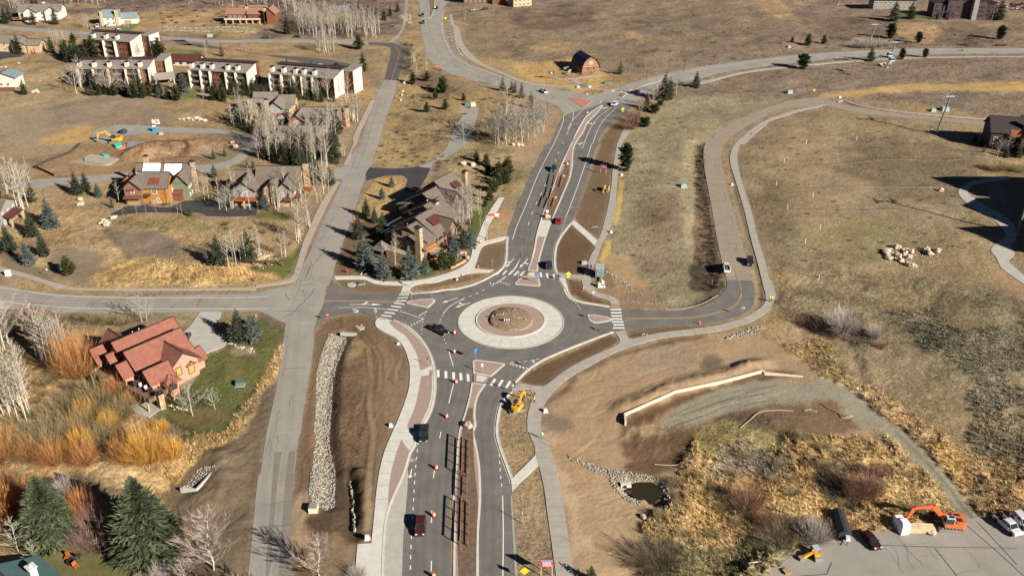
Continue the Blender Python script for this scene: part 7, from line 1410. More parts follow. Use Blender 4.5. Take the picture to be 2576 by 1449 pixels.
def digger(pt,aim,sc_,col,label,pts,cabm,blade=False,trk=None,text_=None,name='excavator',bucketdir=1):
    p=P1(pt); q=P1(aim); a=math.atan2(q[1]-p[1],q[0]-p[0]); r=empty(name,(p[0],p[1],HGT(*p)),a,label,'excavator'); r.scale=(sc_,)*3
    tr=0 if trk is None else math.radians(trk)-a
    for sy in (-1,1):
        b=MB(); prof=[(-1.9,.35),(-1.6,.05),(1.6,.05),(1.9,.35),(1.75,.75),(-1.75,.75)]; b.extr(prof,-.3,.3,STEEL); 
        o=b.build('track',None,r,fix=True); o.rotation_euler=(0,0,tr); o.location=(-math.sin(tr)*sy*1.05,math.cos(tr)*sy*1.05,0)
        for k in range(7):
            g_=MB(); g_.box((-1.5+k*.5,0,.77),(.1,.62,.06),BPL); g_.build('track_shoe',None,o)
    b=MB(); b.tube((0,0,.5),(0,0,1.),.6,.6,12,BPL); b.build('turntable',None,r)
    if blade: b=MB(); b.box((-2.6*math.cos(tr),-2.6*math.sin(tr),.3),(.15,2.5,.5),STEEL,rz=tr); b.build('dozer_blade',None,r)
    b=MB(); b.prism([(-2.1,-1.0),(-1.7,-1.25),(1.0,-1.25),(1.0,1.25),(-1.7,1.25),(-2.1,1.0),(-2.25,0)],1.0,1.85,col,bottom=True); b.prism([(-2.1,-.95),(-1.7,-1.2),(-.3,-1.2),(-.3,.0),(-.6,1.2),(-1.7,1.2),(-2.1,.95)],1.85,2.15,col); o=b.build('house_body',None,r); o.modifiers.new('bevel','BEVEL').width=.08
    b=MB(); b.box((-1.1,.55,2.17),(.8,.8,.06),BPL); b.box((-1.0,-.6,2.17),(.9,.5,.06),BPL); b.build('engine_grille',None,r)
    b=MB(); b.box((.35,.75,1.95),(1.35,.95,1.7),cabm,tap=.88); o=b.build('cab',None,r); b=MB(); b.box((1.03,.75,2.2),(.06,.75,.9),DG); b.box((.35,1.24,2.2),(1.0,.06,.9),DG); b.box((.35,.26,2.2),(1.0,.06,.9),DG); b.box((.2,.75,2.82),(.7,.6,.05),DG); b.build('cab_windows',None,o)
    b=MB(); arm(b,pts[:3],.45,[(.5,.75),(.75,.45)],col); bo=b.build('boom',None,r)
    b=MB(); arm(b,pts[2:4],.35,[(.6,.35)],col); st=b.build('stick',None,r)
    b=MB(); b.tube((pts[0][0]+.3,0,pts[0][1]+.1),((pts[1][0]+pts[0][0])/2+.5,0,(pts[1][1]+pts[0][1])/2-.35),.09,.09,6,STEEL); b.tube(((pts[1][0]+pts[2][0])/2,0,(pts[1][1]+pts[2][1])/2+.45),(pts[2][0]-.1,0,pts[2][1]+.4),.08,.08,6,STEEL); b.build('hydraulic_ram',None,bo)
    x,z=pts[3]; b=MB(); k=bucketdir; b.extr([(x-.1*k,z+.1),(x+.35*k,z-.2),(x+.3*k,z-.8),(x-.3*k,z-1.0),(x-.8*k,z-.75),(x-.55*k,z-.65),(x-.25*k,z-.75),(x+.0*k,z-.55)],-.45,.45,STEEL if col is YEL else col); b.build('bucket',None,r,fix=True)
    if text_: text('',text_,.5,(-1.3,1.32,1.4) if text_!='CAT' else (-1.2,1.27,1.42),(math.pi/2,0,math.pi),mat('white_decal',(.7,.7,.7),.6),'decal',r,kind=None); b=MB(); b.box((-1.2,1.255,1.42),(1.3,.02,.6),BPL); b.build('decal_panel',None,r)
    return r
digger('n:900,960','n:1060,760',.82,YEL,'yellow excavator with black cab working beside the south walk',[(1.,1.6),(2.6,3.6),(4.2,3.5),(5.0,1.4)],BPL,True,20,'CAT')
digger('33:1810,960','33:1480,930',1.22,ORGP,'orange excavator with folded arm at the edge of the parking yard',[(.9,1.7),(3.0,4.0),(5.6,3.4),(6.3,1.2)],WHC,False,175,None)
digger('j:780,640','j:330,640',1.2,YEL,'yellow excavator at the house foundations inside the lane loop',[(.9,1.6),(3.0,3.8),(5.6,3.4),(6.1,1.2)],BPL,False,178,None)
digger('m:1020,880','m:920,1000',.75,YEL,'small excavator with yellow arm beside the north footpath',[(1.,1.5),(2.4,3.4),(3.8,2.6),(4.2,.9)],mat('teal_grey_panel',(.10,.15,.15),.6),True,60,None,name='mini_excavator')
# yellow compact loader
p=P1('o:1270,800'); r=empty('compact_loader',(p[0],p[1],.02),math.radians(100),'small yellow and grey loader with a pale canopy at the yard corner','loader'); r.scale=(.75,)*3
b=MB(); b.box((-.6,0,.9),(2.2,1.5,.9),YEL); b.build('body',None,r); b=MB(); b.box((.6,0,1.3),(1.2,1.3,.9),mat('loader_grey',(.3,.28,.3),.6)); b.build('engine_cover',None,r); b=MB(); b.box((-.3,0,2.6),(1.7,1.6,.12),mat('pale_canopy',(.35,.42,.46),.6)); b.build('canopy',None,r)
for sx in (-1.1,.5):
    for sy in (-1,1): b=MB(); b.tube((sx,sy*.9,.55),(sx,sy*.6,.55),.55,.55,12,TYRE); b.build('wheel',None,r)
for sx in (-1,.4):
    for sy in (-1,1): b=MB(); b.tube((sx,sy*.7,1.2),(sx,sy*.7,2.6),.05,.05,4,BPL); b.build('post',None,r)
b=MB(); b.extr([(-2.6,.1),(-2.4,.9),(-1.9,1.0),(-1.7,.15)],-.9,.9,STEEL); b.build('bucket',None,r,fix=True)
p=P1('o:940,930'); r=empty('digging_attachment',(p[0],p[1],.05),.3,'yellow digging attachment lying on the mulch beside the loader','attachment'); b=MB(); arm(b,[(0,.3),(1.3,.9),(2.4,.6)],.4,[(.6,.5),(.5,.3)],YEL); b.build('arm',None,r); b=MB(); b.box((-.5,0,.3),(.8,.9,.5),STEEL); b.build('bracket',None,r)
def pallet_stack(s,n,label,rz=.3):
    p=P1(s); r=empty('pallet_stack',(p[0],p[1],HGT(*p)),rz,label,'pallets')
    for k in range(n):
        b=MB()
        for i in range(7): b.box((0,-.5+i*.17,.14+.16*k),(1.3,.11,.03),TRLT)
        for x in (-.55,0,.55): b.box((x,0,.07+.16*k),(.1,1.1,.1),TRLT)
        b.build('pallet',None,r)
pallet_stack('o:450,1330',3,'stack of wooden pallets at the bottom of the yard corner')
for s,l in (('32:2385,1385','left coil of tan erosion matting beside the white pipe'),('32:2545,1410','right coil of tan erosion matting beside the white pipe')):
    p=P1(s); c=(p[0],p[1],HGT(*p)+.45); b=MB()
    for k in range(26):
        t=k*.55; t2=t+.55; rr=lambda q:.12+.045*q; b.tube((c[0]+rr(t)*math.cos(t),c[1]-.5,c[2]+rr(t)*math.sin(t)),(c[0]+rr(t2)*math.cos(t2),c[1]+.5 if 0 else c[1]-.5,c[2]+rr(t2)*math.sin(t2)),.1,.1,4,None)
        b.tube((c[0]+rr(t)*math.cos(t),c[1]-.5,c[2]+rr(t)*math.sin(t)),(c[0]+rr(t)*math.cos(t),c[1]+.5,c[2]+rr(t)*math.sin(t)),.09,.09,4,None)
    tag(b.build('matting_coil',mat('straw_matting',(.36,.27,.16),.9)),l,'coil',"coils of matting by the yard")
b=MB(); a_,c_=P1('32:2375,1345'),P1('32:2573,1310'); b.tube((*a_,.6),(*c_,.6),.12,.12,6); tag(b.build('white_pipe',mat('white_pvc',(.7,.69,.65),.5)),'long white pipe lying above the matting coils','pipe')
# wrapped white cube stack, straw roll bundle, sack
p=P1('33:1350,1010'); r=empty('wrapped_load',(p[0],p[1],.02),math.radians(8),'tall white plastic wrapped stack at the yard edge','load'); WR=mat('white_plastic_wrap',(.72,.73,.76),.45,nz=1.2,amt=.06)
for i,(x,y,z,sx,sy,sz) in enumerate(((0,0,1.3,1.7,1.7,2.6),(-.2,1.6,1.2,1.6,1.4,2.4),(-.1,.1,2.7,1.5,1.5,.25))): b=MB(); b.box((x,y,z),(sx,sy,sz),WR); o=b.build('wrapped_block',None,r); o.modifiers.new('bevel','BEVEL').width=.12
p=P1('33:1520,985'); r=empty('straw_wattle_bundle',(p[0],p[1],.02),0,'bundle of tan straw wattle rolls between white stack and orange digger','bundle')
for k in range(5):
    for j in range(3-(k>3)): b=MB(); b.path([(-2.6,-1+k*.45,.25+j*.42),(0,-1+k*.45,.35+j*.42),(2.4,-1.1+k*.45,.25+j*.40)],[.22,.22,.2],6); b.build('straw_roll',mat('straw_roll',(.50,.38,.23),.9,nz=1.5,amt=.2),r)
p=P1('33:1640,1035'); o=bpy.data.objects.new('plastic_sack',RK2[2]); COL.objects.link(o); o.location=(p[0],p[1],.5); o.scale=(1.5,1.2,1.2); tag(o,'crumpled pale sack in front of the straw bundle','sack')
# ---------------------------------------------------------------- traffic drums and cones
DOR=mat('drum_orange',(.70,.10,.03),.5); DWH=mat('drum_white_band',(.75,.73,.7),.5)
def drum(s,label,group='orange traffic drums along the south road'):
    p=P1(s); r=empty('traffic_drum',(p[0],p[1],.03),random.uniform(0,6),label,'traffic drum',group)
    b=MB(); z=[.08,.3,.45,.6,.75,.9,1.08]; rr=[.36,.34,.33,.31,.30,.28,.26]
    for i in range(6): b.tube((0,0,z[i]),(0,0,z[i+1]),rr[i],rr[i+1]+.0,12,DWH if i in(2,4) else DOR,caps=(i==5))
    b.build('barrel',None,r); b=MB(); b.tube((0,0,0),(0,0,.09),.5,.46,12,TYRE); b.build('rubber_base',None,r); b=MB(); b.box((0,0,1.14),(.3,.06,.1),DOR); b.build('handle',None,r)
for s,l in (('21:1995,460','north of the others, beside the truck apron and black pickup'),('21:1993,650','near the roundabout exit below the apron'),('21:2012,955','standing on the white crosswalk bars'),('21:1917,1300','beside the left lane line below the crosswalk'),('31:1813,375','in the lane beside the diagonal concrete ramp'),('31:1788,850','just right of the dark red car'),('31:1785,1460','at the bottom edge of the picture')): drum(s,'orange and white traffic drum '+l)
drum('11:2252,995','orange drum on the footpath beside the brown entrance sign',None)
def cone(s,label,h=.75):
    p=P1(s); r=empty('traffic_cone',(p[0],p[1],HGT(*p)+.03),0,label,'traffic cone'); b=MB(); b.tube((0,0,.04),(0,0,h),.22,.04,8,DOR); b.build('cone',None,r); b=MB(); b.box((0,0,.03),(.5,.5,.06),DOR); b.build('base',None,r); b=MB(); b.tube((0,0,h*.45),(0,0,h*.65),.15,.11,8,DWH); b.build('reflective_band',None,r)
cone('22:1887,360','orange cone on the verge of the east road',1.1); cone('20:2573,290','orange cone by the road verge at the west road corner',.9); cone('e:460,950','orange cone on soil beside the curving spur path',1.); cone('11:2235,1240','small orange cone in the soil island by the north-west walk',.8)
p=P1('11:2390,725'); r=empty('plastic_barrier',(p[0],p[1],0),0,'orange and white plastic barrier across the old footpath','barrier')
for i in range(3): b=MB(); b.extr([(-.25,0),(-.15,.4),(-.1,1.),(.1,1.),(.15,.4),(.25,0)],-1.1+i*1.5,.2+i*1.5,DWH if i==1 else DOR,axis='x'); b.build('barrier_panel',None,r,fix=True)
# ---------------------------------------------------------------- signs and posts
POST=mat('galvanised_post',(.35,.35,.34),.5,metal=.3); SY=mat('sign_yellow_green',(.62,.72,.02),.5); SYE=mat('sign_yellow',(.75,.50,.01),.5); SW=mat('sign_white',(.75,.75,.73),.5); SB=mat('sign_blue',(.02,.16,.50),.5); SR=mat('sign_red',(.55,.02,.03),.5); SBK=mat('sign_black',(.02,.02,.02),.5); SGY=mat('sign_back_grey',(.30,.30,.30),.5)
def sign(s,shape,m,h,label,w=.9,hh=None,face=-90,ink=None,txt=None,group=None,back=None,plate=None,name=None):
    p=P1(s); hh=hh or w; r=empty(name or (shape+'_sign' if shape not in('rect',) else 'road_sign'),(p[0],p[1],HGT(*p)),math.radians(face+90),label,'sign',group)
    b=MB(); b.tube((0,0.04,0),(0,0.04,h),.045,.045,6,POST); b.build('post',None,r); z=h-hh/2
    P={'rect':[(-w/2,-hh/2),(w/2,-hh/2),(w/2,hh/2),(-w/2,hh/2)],'diamond':[(0,-w*.7),(w*.7,0),(0,w*.7),(-w*.7,0)],'yield':[(0,-w*.55),(w*.6,w*.45),(-w*.6,w*.45)],'stop':[(w/2*math.cos(math.radians(22.5+45*i)),w/2*math.sin(math.radians(22.5+45*i))) for i in range(8)],'round':[(w/2*math.cos(.524*i),w/2*math.sin(.524*i)) for i in range(12)]}[shape]
    b=MB(); n=len(P); b.add([(x,-.02,z+y) for x,y in P]+[(x,.01,z+y) for x,y in P],[tuple(range(n))],m); b.add([(x,-.02,z+y) for x,y in P]+[(x,.01,z+y) for x,y in P],[tuple(range(2*n-1,n-1,-1))]+[(i,n+i,n+(i+1)%n,(i+1)%n) for i in range(n)],back or SGY); o=b.build('sign_panel',None,r)
    if ink:
        b=MB()
        for (x,y,sx,sy) in ink: b.box((x,-.026,z+y),(sx,.01,sy),SBK if m is not SB and m is not SR else SW)
        b.build('symbol',None,o)
    if txt: text('',txt,hh*.62,(0,-.03,z),(math.pi/2,0,0),SW if m in(SB,SR) else SBK,'lettering',o,kind=None)
    if plate: b=MB(); b.box((0,-.01,z-w*.7-.28),(w*.75,.03,.35),m); b.build('plate',None,r)
    return r
PED=[(0,.25,.1,.1),(0,.02,.12,.3),(-.1,-.25,.07,.25),(.1,-.25,.07,.25)]
sign('12:565,1400','diamond',SY,3.6,'yellow-green diamond crossing sign beside the north-east spur path',1.05,ink=PED,plate=1); sign('11:1580,1449','diamond',SY,3.2,'yellow-green sign seen edge-on beside the north-west walk',1.0,face=-165,plate=1); sign('l:1615,900','diamond',SY,3.2,'yellow-green diamond crossing sign at the highway junction',1.05,ink=PED,plate=1)
sign('n:800,480','diamond',mat('sign_green_yellow',(.25,.6,.02),.5),3.6,'green-yellow sign turned sideways beside the yellow excavator',1.05,face=-150,plate=1); sign('22:1008,480','diamond',mat('sign_green_yellow',(.25,.6,.02),.5),3.6,'green-yellow sign edge-on beside the east crossing',.9,face=-172,plate=1)
sign('31:3100,1490' if 0 else '32:125,1500','diamond',SYE,3.0,'amber diamond sign at the bottom edge below the red board',1.2)
sign('21:725,335','stop',SR,2.6,'red stop sign on the soil corner of the west road',1.0,ink=[(0,0,.6,.16)]); sign('21:1207,300','rect',SW,3.0,'white sign with a black roundabout symbol at the west crosswalk',.8,1.1,face=-115,ink=[(0,.15,.08,.35),(-.1,-.15,.3,.08)]); sign('21:1505,370','yield',SW,2.4,'yield sign seen from behind on the paver strip',1.0,face=40)
sign('21:2210,725','rect',SB,3.4,'blue sign on a tall post at the south splitter island',1.0,1.0,face=-45); sign('c:1050,500','rect',SW,3.0,'white sign on a post inside the south splitter island',.5,.9); sign('a:1240,1000','rect',SB,3.2,'blue hospital H sign on the north splitter island',1.1,1.2,txt='H'); sign('22:820,320','rect',SB,2.6,'blue sign on the east splitter island',.8,.9,face=180)
sign('a:760,890','rect',SW,2.4,'narrow sign at the left corner of the north splitter island',.3,.9,face=-10); sign('b:1555,410','rect',SW,2.8,'white sign on the nose of the west splitter island',.25,.8,face=-10); sign('b:1848,505','rect',SGY,3.4,'tall grey sign post in the west splitter island',.4,.8,face=20); sign('b:1950,380','rect',SGY,2.8,'thin dark post at the back of the west splitter island',.2,1.,face=10)
sign('21:1735,780','rect',SGY,2.6,'grey backed sign on the south-west paver strip',.7,.9,face=60); sign('11:435,1330','rect',SB,2.6,'blue street name sign at the corner of the old road',.9,.35); sign('11:2168,1365','rect',SGY,2.4,'thin sign post in the soil strip of the north-west walk',.3,.7); sign('11:2375,1250','rect',SGY,3.,'thin post at the island of the north-west corner',.15,.5); sign('22:815,120','round',SW,2.8,'small round red and white sign on the spur path bend',.55); sign('22:215,820','rect',SGY,3.,'dark backed sign at the south-east yield line',.6,.8,face=110); sign('22:2315,280','diamond',mat('sign_brown_back',(.18,.13,.09),.6),3.,'brown backed diamond sign beside the curving east road',.9,face=90)
sign('02:755,985','rect',SW,2.2,'small blue and white sign at the back of the junction',.5,.5); sign('02:760,1160','round',SW,1.6,'white keep right marker on the junction kerb nose',.6); sign('02:893,1060','rect',SW,2.2,'thin white marker post at the junction kerb tip',.15,1.); sign('02:610,1449','rect',SB,2.0,'blue and white sign on the median tip of the north road',.6,.7); sign('12:355,735','rect',SW,2.6,'white square sign at the foot of the north median bed',.9,.9); sign('03:460,940','diamond',SYE,1.8,'yellow diamond sign beside the far end of the east road',.9)
sign('01:1905,215','diamond',SY,2.4,'yellow-green diamond sign by the upper highway footpath',1.2); sign('01:1823,700','rect',SR,2.4,'red square construction sign beside the highway curve',1.5,1.6,ink=[(0,.2,1.,.12),(0,-.15,1.,.12)],name='construction_sign'); sign('31:105,0' if 0 else '32:103,915','rect',SW,3.,'thin white marker stake in the soil by the south lane',.08,.8)
sign('23:250,250' if 0 else '12:1585,1320' if 0 else '12:2013,1380','rect',SR,1.5,'short red marker beside the ditch of the east road',.25,.9)
def board(s1,s2,h,label,rows=5):
    a,c=P1(s1),P1(s2); an=math.atan2(c[1]-a[1],c[0]-a[0]); L=math.dist(a,c); r=empty('information_board',(a[0],a[1],HGT(*a)),an,label,'sign')
    for x in (.1,L-.1): b=MB(); b.box((x,.06,h/2),(.16,.14,h),mat('pale_wood_post',(.5,.36,.27),.8)); b.build('post',None,r)
    hh=h*.42; b=MB(); b.box((L/2,-.02,h-hh/2),(L-.1,.1,hh),SR); o=b.build('board_panel',None,r); b=MB(); b.box((L/2,-.08,h-hh*.12),(L-.1,.02,hh*.22),mat('sign_pale_blue',(.18,.25,.45),.6)); b.build('heading_band',None,o); b=MB()
    rr=random.Random(3)
    for k in range(rows):
        x=.35
        for wd in range(3):
            w_=rr.uniform(.15,.28)*L; b.box((x+w_/2,-.08,h-hh*(.34+.13*k)),(w_,.02,hh*.055),SW); x+=w_+.08*L*.5
            if x>L-.5: break
    b.build('text_lines',None,o); b=MB(); b.box((L/2,0,h+.12),(L+.1,.3,.14),mat('board_cap_maroon',(.2,.06,.06),.7)); b.build('cap_board',None,r)
board('d:1032,1449','d:1150,1449',3.9,'red information board with blue heading beside the footpath at the bottom'); board('m:870,415','m:1020,440',3.4,'red information board beside the footpath below the big pine',4)
# entrance sign
a,c=P1('h:1105,1130'),P1('h:1225,1120'); an=math.atan2(c[1]-a[1],c[0]-a[0]); L=math.dist(a,c); r=empty('entrance_sign',(a[0],a[1],0),an+.15,'brown entrance sign with white script on two posts','sign')
b=MB(); b.box((L/2,0,1.7),(L,.25,1.9),mat('sign_brown',(.16,.05,.04),.6)); o=b.build('sign_panel',None,r); text('','Atlas',1.,(L/2,-.14,1.7),(math.pi/2,.12,0),SW,'lettering',o,kind=None) if 0 else None
b=MB(); b.path([(L*.15,-.15,1.2),(L*.3,-.15,1.5),(L*.42,-.15,2.2),(L*.46,-.15,1.4),(L*.6,-.15,2.0),(L*.64,-.15,1.5),(L*.75,-.15,1.9),(L*.88,-.15,1.7)],[.07]*8,4,SW); b.build('white_script',None,o)
for x in (.15,L-.15): b=MB(); b.box((x,.05,.9),(.4,.4,1.8),STN); b.build('stone_post',None,r)
b=MB(); b.ribbon(smooth(W('h:1020,1260 1080,1235 1150,1200 1210,1165'),3),.5,-.1,.6,TRLT); tag(b.build('garden_wall',None),'low tan stone garden wall below the entrance sign','wall')
b=MB(); b.ribbon(smooth(W('11:5,1190 60,1150 130,1130 220,1125'),3),.9,-.2,.8,STN); tag(b.build('garden_wall',None),'curved pale stone garden wall beside the aspens on the old road','wall')
r=empty('timber_sign_wall',(*P1('10:2385,1225'),0),0,'dark timber beam sign structure beside the garden wall','sign'); L=14
b=MB(); b.box((L/2,0,1.6),(L,.3,.3),TRIM); b.build('beam',None,r)
for x in (.5,5,9.5,13.5): b=MB(); b.box((x,0,.8),(.35,.35,1.6),DECKM); b.build('post',None,r)
# retaining wall and channel walls
M_rw=mat('cream_block_wall',(.60,.50,.37),.85,nz=2,amt=.06,nz2=(6,.08)); l=W('22:1130,1290 1640,1060 2100,960 2520,852 23:-40,868 350,890'); r=empty('retaining_wall',(0,0,0),0,'long cream block retaining wall above the grey mud track','wall'); r.location=(0,0,0)
tot=[]; 
for i in range(len(l)-1):
    a=Vector(l[i]); c=Vector(l[i+1]); n=max(1,round((c-a).length/1.5))
    for k in range(n): tot.append((a.lerp(c,k/n),a.lerp(c,(k+1)/n)))
for i,(a,c) in enumerate(tot):
    f=min(1,i/12,.3+(len(tot)-i)/14); h=1.15 if i<len(tot)*.75 else 1.15-.75*(i-len(tot)*.75)/(len(tot)*.25); d=(c-a); b=MB(); m_=(a+c)/2; b.box((m_.x,m_.y,h/2-.2),(d.length-.02,.4,h),M_rw,rz=math.atan2(d.y,d.x)); b.build('wall_panel',None,r)
b=MB(); a,c=W('22:1130,1290 1140,1380'); d=Vector(c)-Vector(a); b.box(((a[0]+c[0])/2,(a[1]+c[1])/2,.5),(d.length,.4,1.2),M_rw,rz=math.atan2(d.y,d.x)); b.build('wall_return',None,r)
b=MB(); b.ribbon(W('30:1820,605 1980,615 2155,425'),.35,-.3,1.1,M_con); tag(b.build('concrete_wing_wall',None),'angled concrete wing wall of the small stone basin','wall')
p=P1('31:580,790'); r=empty('drain_box',(p[0],p[1],0),math.radians(3),'cream concrete drain box with a grey grate at the end of the stone channel','drain'); b=MB(); b.box((0,0,.5),(1.7,1.7,1.2),M_rw); b.build('box',None,r); b=MB(); b.box((0,0,1.13),(1.4,1.4,.06),mat('steel_grate',(.35,.37,.38),.5,metal=.4)); b.build('grate',None,r)
p=P1('32:1145,535'); r=empty('outfall_box',(p[0],p[1],-.3),0,'white concrete outfall at the head of the dark pool','outfall'); b=MB(); b.box((0,0,.3),(2.1,.8,.7),M_conw); b.build('headwall',None,r); b=MB(); b.tube((-.2,-.3,.25),(-.2,-.6,.25),.35,.35,12,BPL); b.build('pipe_mouth',None,r)
p=P1('21:930,465'); b=MB(); b.box((p[0],p[1],.1),(4.2,.7,.8),M_con,rz=-.1); tag(b.build('culvert_headwall',None),'grey concrete culvert headwall at the top of the stone channel','culvert')
# utility boxes, small posts
GRN=mat('utility_green',(.09,.15,.12),.6); GB=mat('utility_grey_green',(.25,.33,.29),.6); DWHT=mat('pale_box',(.6,.6,.58),.6)
def ubox(s,d,m,label,rz=.2,name='utility_box'):
    p=P1(s); d=tuple(q*.82 for q in d) if m is DWHT else d; r=empty(name,(p[0],p[1],HGT(*p)),rz,label,'utility box'); b=MB(); b.box((0,0,d[2]/2),d,m,tap=.94); b.build('cabinet',None,r); b=MB(); b.box((0,0,-.02),(d[0]+.5,d[1]+.5,.15),M_con); b.build('plinth',None,r)
ubox('20:2410,960',(1.9,1.5,1.1),GRN,'green utility box on the lawn of the red house'); ubox('12:1720,440',(2.2,1.5,1.3),GB,'green utility cabinet alone in the field beside the spur path'); ubox('12:725,1200',(1.6,.9,.9),GB,'small teal valve box on the topsoil beside the two walkers'); ubox('12:825,830',(1.8,.6,.3),GRN,'flat green valve lid on the topsoil above the path connector')
ubox('01:2125,1070',(2.6,1.8,1.7),GRN,'left green utility cabinet at the end of the gravel drive'); ubox('01:2180,1070',(2.4,1.8,1.7),mat('cream_green_cabinet',(.45,.47,.32),.6),'right cream and green utility cabinet at the end of the gravel drive'); ubox('03:215,945',(2.6,1.8,1.5),GB,'grey-green cabinet beside the top of the east road'); ubox('03:210,488',(1.9,1.2,1.),GB,'small green cabinet above the highway'); ubox('03:1655,1125',(2.2,1.4,1.4),GB,'green cabinet left of the pale tank behind the kerb wall'); ubox('03:1770,1115',(3.4,2.2,1.8),mat('pale_teal_tank',(.25,.33,.35),.6),'pale teal tank behind the gondola tower by the road'); ubox('00:2110,375',(3.2,.8,1.8),GB,'pale green cabinet beside the top road'); ubox('32:25,695' if 0 else '11:1060,1405',(1.7,.9,.5),GRN,'green valve box in the soil strip by the north-west walk')
ubox('22:335,1240',(1.1,.9,1.0),DWHT,'white bollard box beside the right footpath'); ubox('21:1355,1385',(.9,.8,.9),DWHT,'white box in the brown soil beside the south-west walk'); ubox('31:1118,1075',(1.,.8,1.1),DWHT,'white box beside the concrete slab at the bottom'); ubox('12:995,890',(.8,.8,1.),DWHT,'white box beside the north footpath'); ubox('12:1100,315',(.8,.8,.9),DWHT,'white box beside the path below the big pine'); ubox('12:2210,410',(.9,.9,1.),DWHT,'white box between the east road and its footpath'); ubox('21:1430,560',(.8,.6,.6),DWHT,'white pipe stub in the brown soil left of the paver strip')
ubox('10:85,1320',(1.6,.5,1.8),mat('white_teal_board',(.6,.66,.62),.6),'white and teal board beside the west pavement'); ubox('03:720,985',(1.4,1.2,.9),DWHT,'pale box beside the head of the kerb wall'); ubox('j:1960,430',(1.6,1.2,1.2),GB,'pale green box beside the lane loop')
p=P1('j:1790,350'); r=empty('portable_toilet',(p[0],p[1],.02),.15,'bright blue portable toilet with white roof on the lane loop','portable toilet'); b=MB(); b.box((0,0,1.1),(1.3,1.3,2.2),mat('toilet_blue',(.01,.28,.55),.5)); b.build('cabin',None,r); b=MB(); b.box((0,0,2.3),(1.35,1.35,.25),SW,tap=.7); b.build('roof',None,r); b=MB(); b.box((0,-.66,1.05),(.8,.04,1.9),mat('toilet_blue_door',(.01,.22,.45),.5)); b.build('door',None,r)
def stake(s,label,h=1.6,m=None,w=.1):
    p=P1(s); b=MB(); b.box((0,0,h/2),(w,w,h),m or SW); o=tag(b.build('marker_stake',None),label,'stake','marker stakes'); o.location=(p[0],p[1],HGT(*p)-.05)
for i,s in enumerate(('13:160,200','13:82,420','13:190,685','13:520,875','13:375,995','13:508,1370','13:445,565','03:890,1410','13:382,15')): stake(s,['white marker stake in the right field, upper one by the faint trail','white marker stake where the second faint trail starts','white marker stake at the third faint trail','short white marker stake in the middle left of the right field','white marker stake left of the boulder pile','white marker stake below left of the boulder pile','short white stub in the upper right field','white marker stake below the gondola tower shadow','white marker stake at the top of the right field'][i],h=1.9,w=.11)
r=empty('lamp_post',(*P1('h:1475,890'),0),0,'grey lamp post beside the footpath near the central building','lamp post'); b=MB(); b.tube((0,0,0),(0,0,6.5),.08,.06,6,POST); b.build('post',None,r); b=MB(); b.tube((0,0,6.5),(0,0,6.9),.35,.3,8,WHC); b.build('lamp_head',None,r)
for s,l in (('02:1085,975','black lamp post on the small highway median'),('02:1350,835','black lamp post beside the highway above the crossing'),('02:1720,745','black lamp post on the far side of the highway'),('10:490,1345','short white-headed lamp beside the west pavement')):
    r=empty('lamp_post',(*P1(s),0),0,l,'lamp post'); h=2.6 if s[0]=='1' else 6; b=MB(); b.tube((0,0,0),(0,0,h),.07,.05,6,SBK if h>3 else DECKM); b.build('post',None,r); b=MB(); b.tube((0,0,h),(0,0,h+.35),.22,.18,8,SBK if h>3 else SW); b.build('lamp_head',None,r)
b=MB(); b.tube((0,0,0),(0,0,8),.09,.06,6,POST); p=P1('02:258,1050'); o=tag(b.build('utility_pole',None),'tall thin pale pole beside the junction conifers','pole'); o.location=(*p,0)
def hydrant(s,l): r=empty('fire_hydrant',(*P1(s),0),0,l,'hydrant'); b=MB(); b.tube((0,0,0),(0,0,.7),.18,.16,8,SR); b.tube((0,0,.7),(0,0,.85),.16,.05,8,SR); b.build('barrel',None,r); b=MB(); b.tube((-.3,0,.5),(.3,0,.5),.09,.09,6,SR); b.build('nozzle',None,r); r.scale=(1.5,)*3
hydrant('11:915,1290','red fire hydrant beside the old road corner'); 
# gondola towers
TS=mat('tower_steel',(.16,.15,.14),.6,nz=1,amt=.1); TG=mat('tower_head_grey',(.38,.40,.42),.5)
def tower(s,h,label,lean=.16):
    p=P1(s); r=empty('gondola_tower',(p[0],p[1],HGT(*p)),.05,label,'lift tower'); b=MB(); T=Vector((lean*h,0,h)); b.tube((0,0,-.2),T,.45,.32,10,TS); b.build('mast',None,r); b=MB(); b.tube((0,0,-.3),(0,0,.3),1.1,1.0,12,M_con); b.build('footing',None,r)
    b=MB()
    for sy in (-1,1): b.box(T+Vector((0,sy*.6,.2)),(6.4,.16,.22),TG)
    for x in (-3.2,-2,0,2,3.2): b.box(T+Vector((x,0,.2)),(.14,1.4,.18),TG)
    b.build('crossarm',None,r)
    for sx in (-1,1):
        b=MB(); b.tube(T+Vector((sx*3.,-2.4,.9)),T+Vector((sx*3.,2.4,.9)),.12,.12,6,TG); b.tube(T+Vector((sx*2.6,0,.2)),T+Vector((sx*3.,0,1.)),.1,.1,4,TG)
        for k in range(6): b.tube(T+Vector((sx*3.-.1,-2+k*.8,.75)),T+Vector((sx*3.+.1,-2+k*.8,.75)),.25,.25,8,BPL)
        b.build('sheave_train',None,r)
        b=MB(); b.tube(T+Vector((sx*3.3,-1.5,.2)),T+Vector((sx*3.9,-1.5,1.6)),.06,.06,4,TG); b.build('catwalk_bracket',None,r)
    return r
tower('03:1690,1345',16,'tall gondola tower beside the bend of the east road'); tower('03:1193,678',13.2,'gondola tower on boulders below the highway'); tower('03:1018,432',11,'gondola tower behind the highway in pale brush'); tower('13:2500,900',21,'gondola tower at the right edge over the shaded path',.05); tower('03:700,38',12,'gondola tower at the top edge of the field',.1)
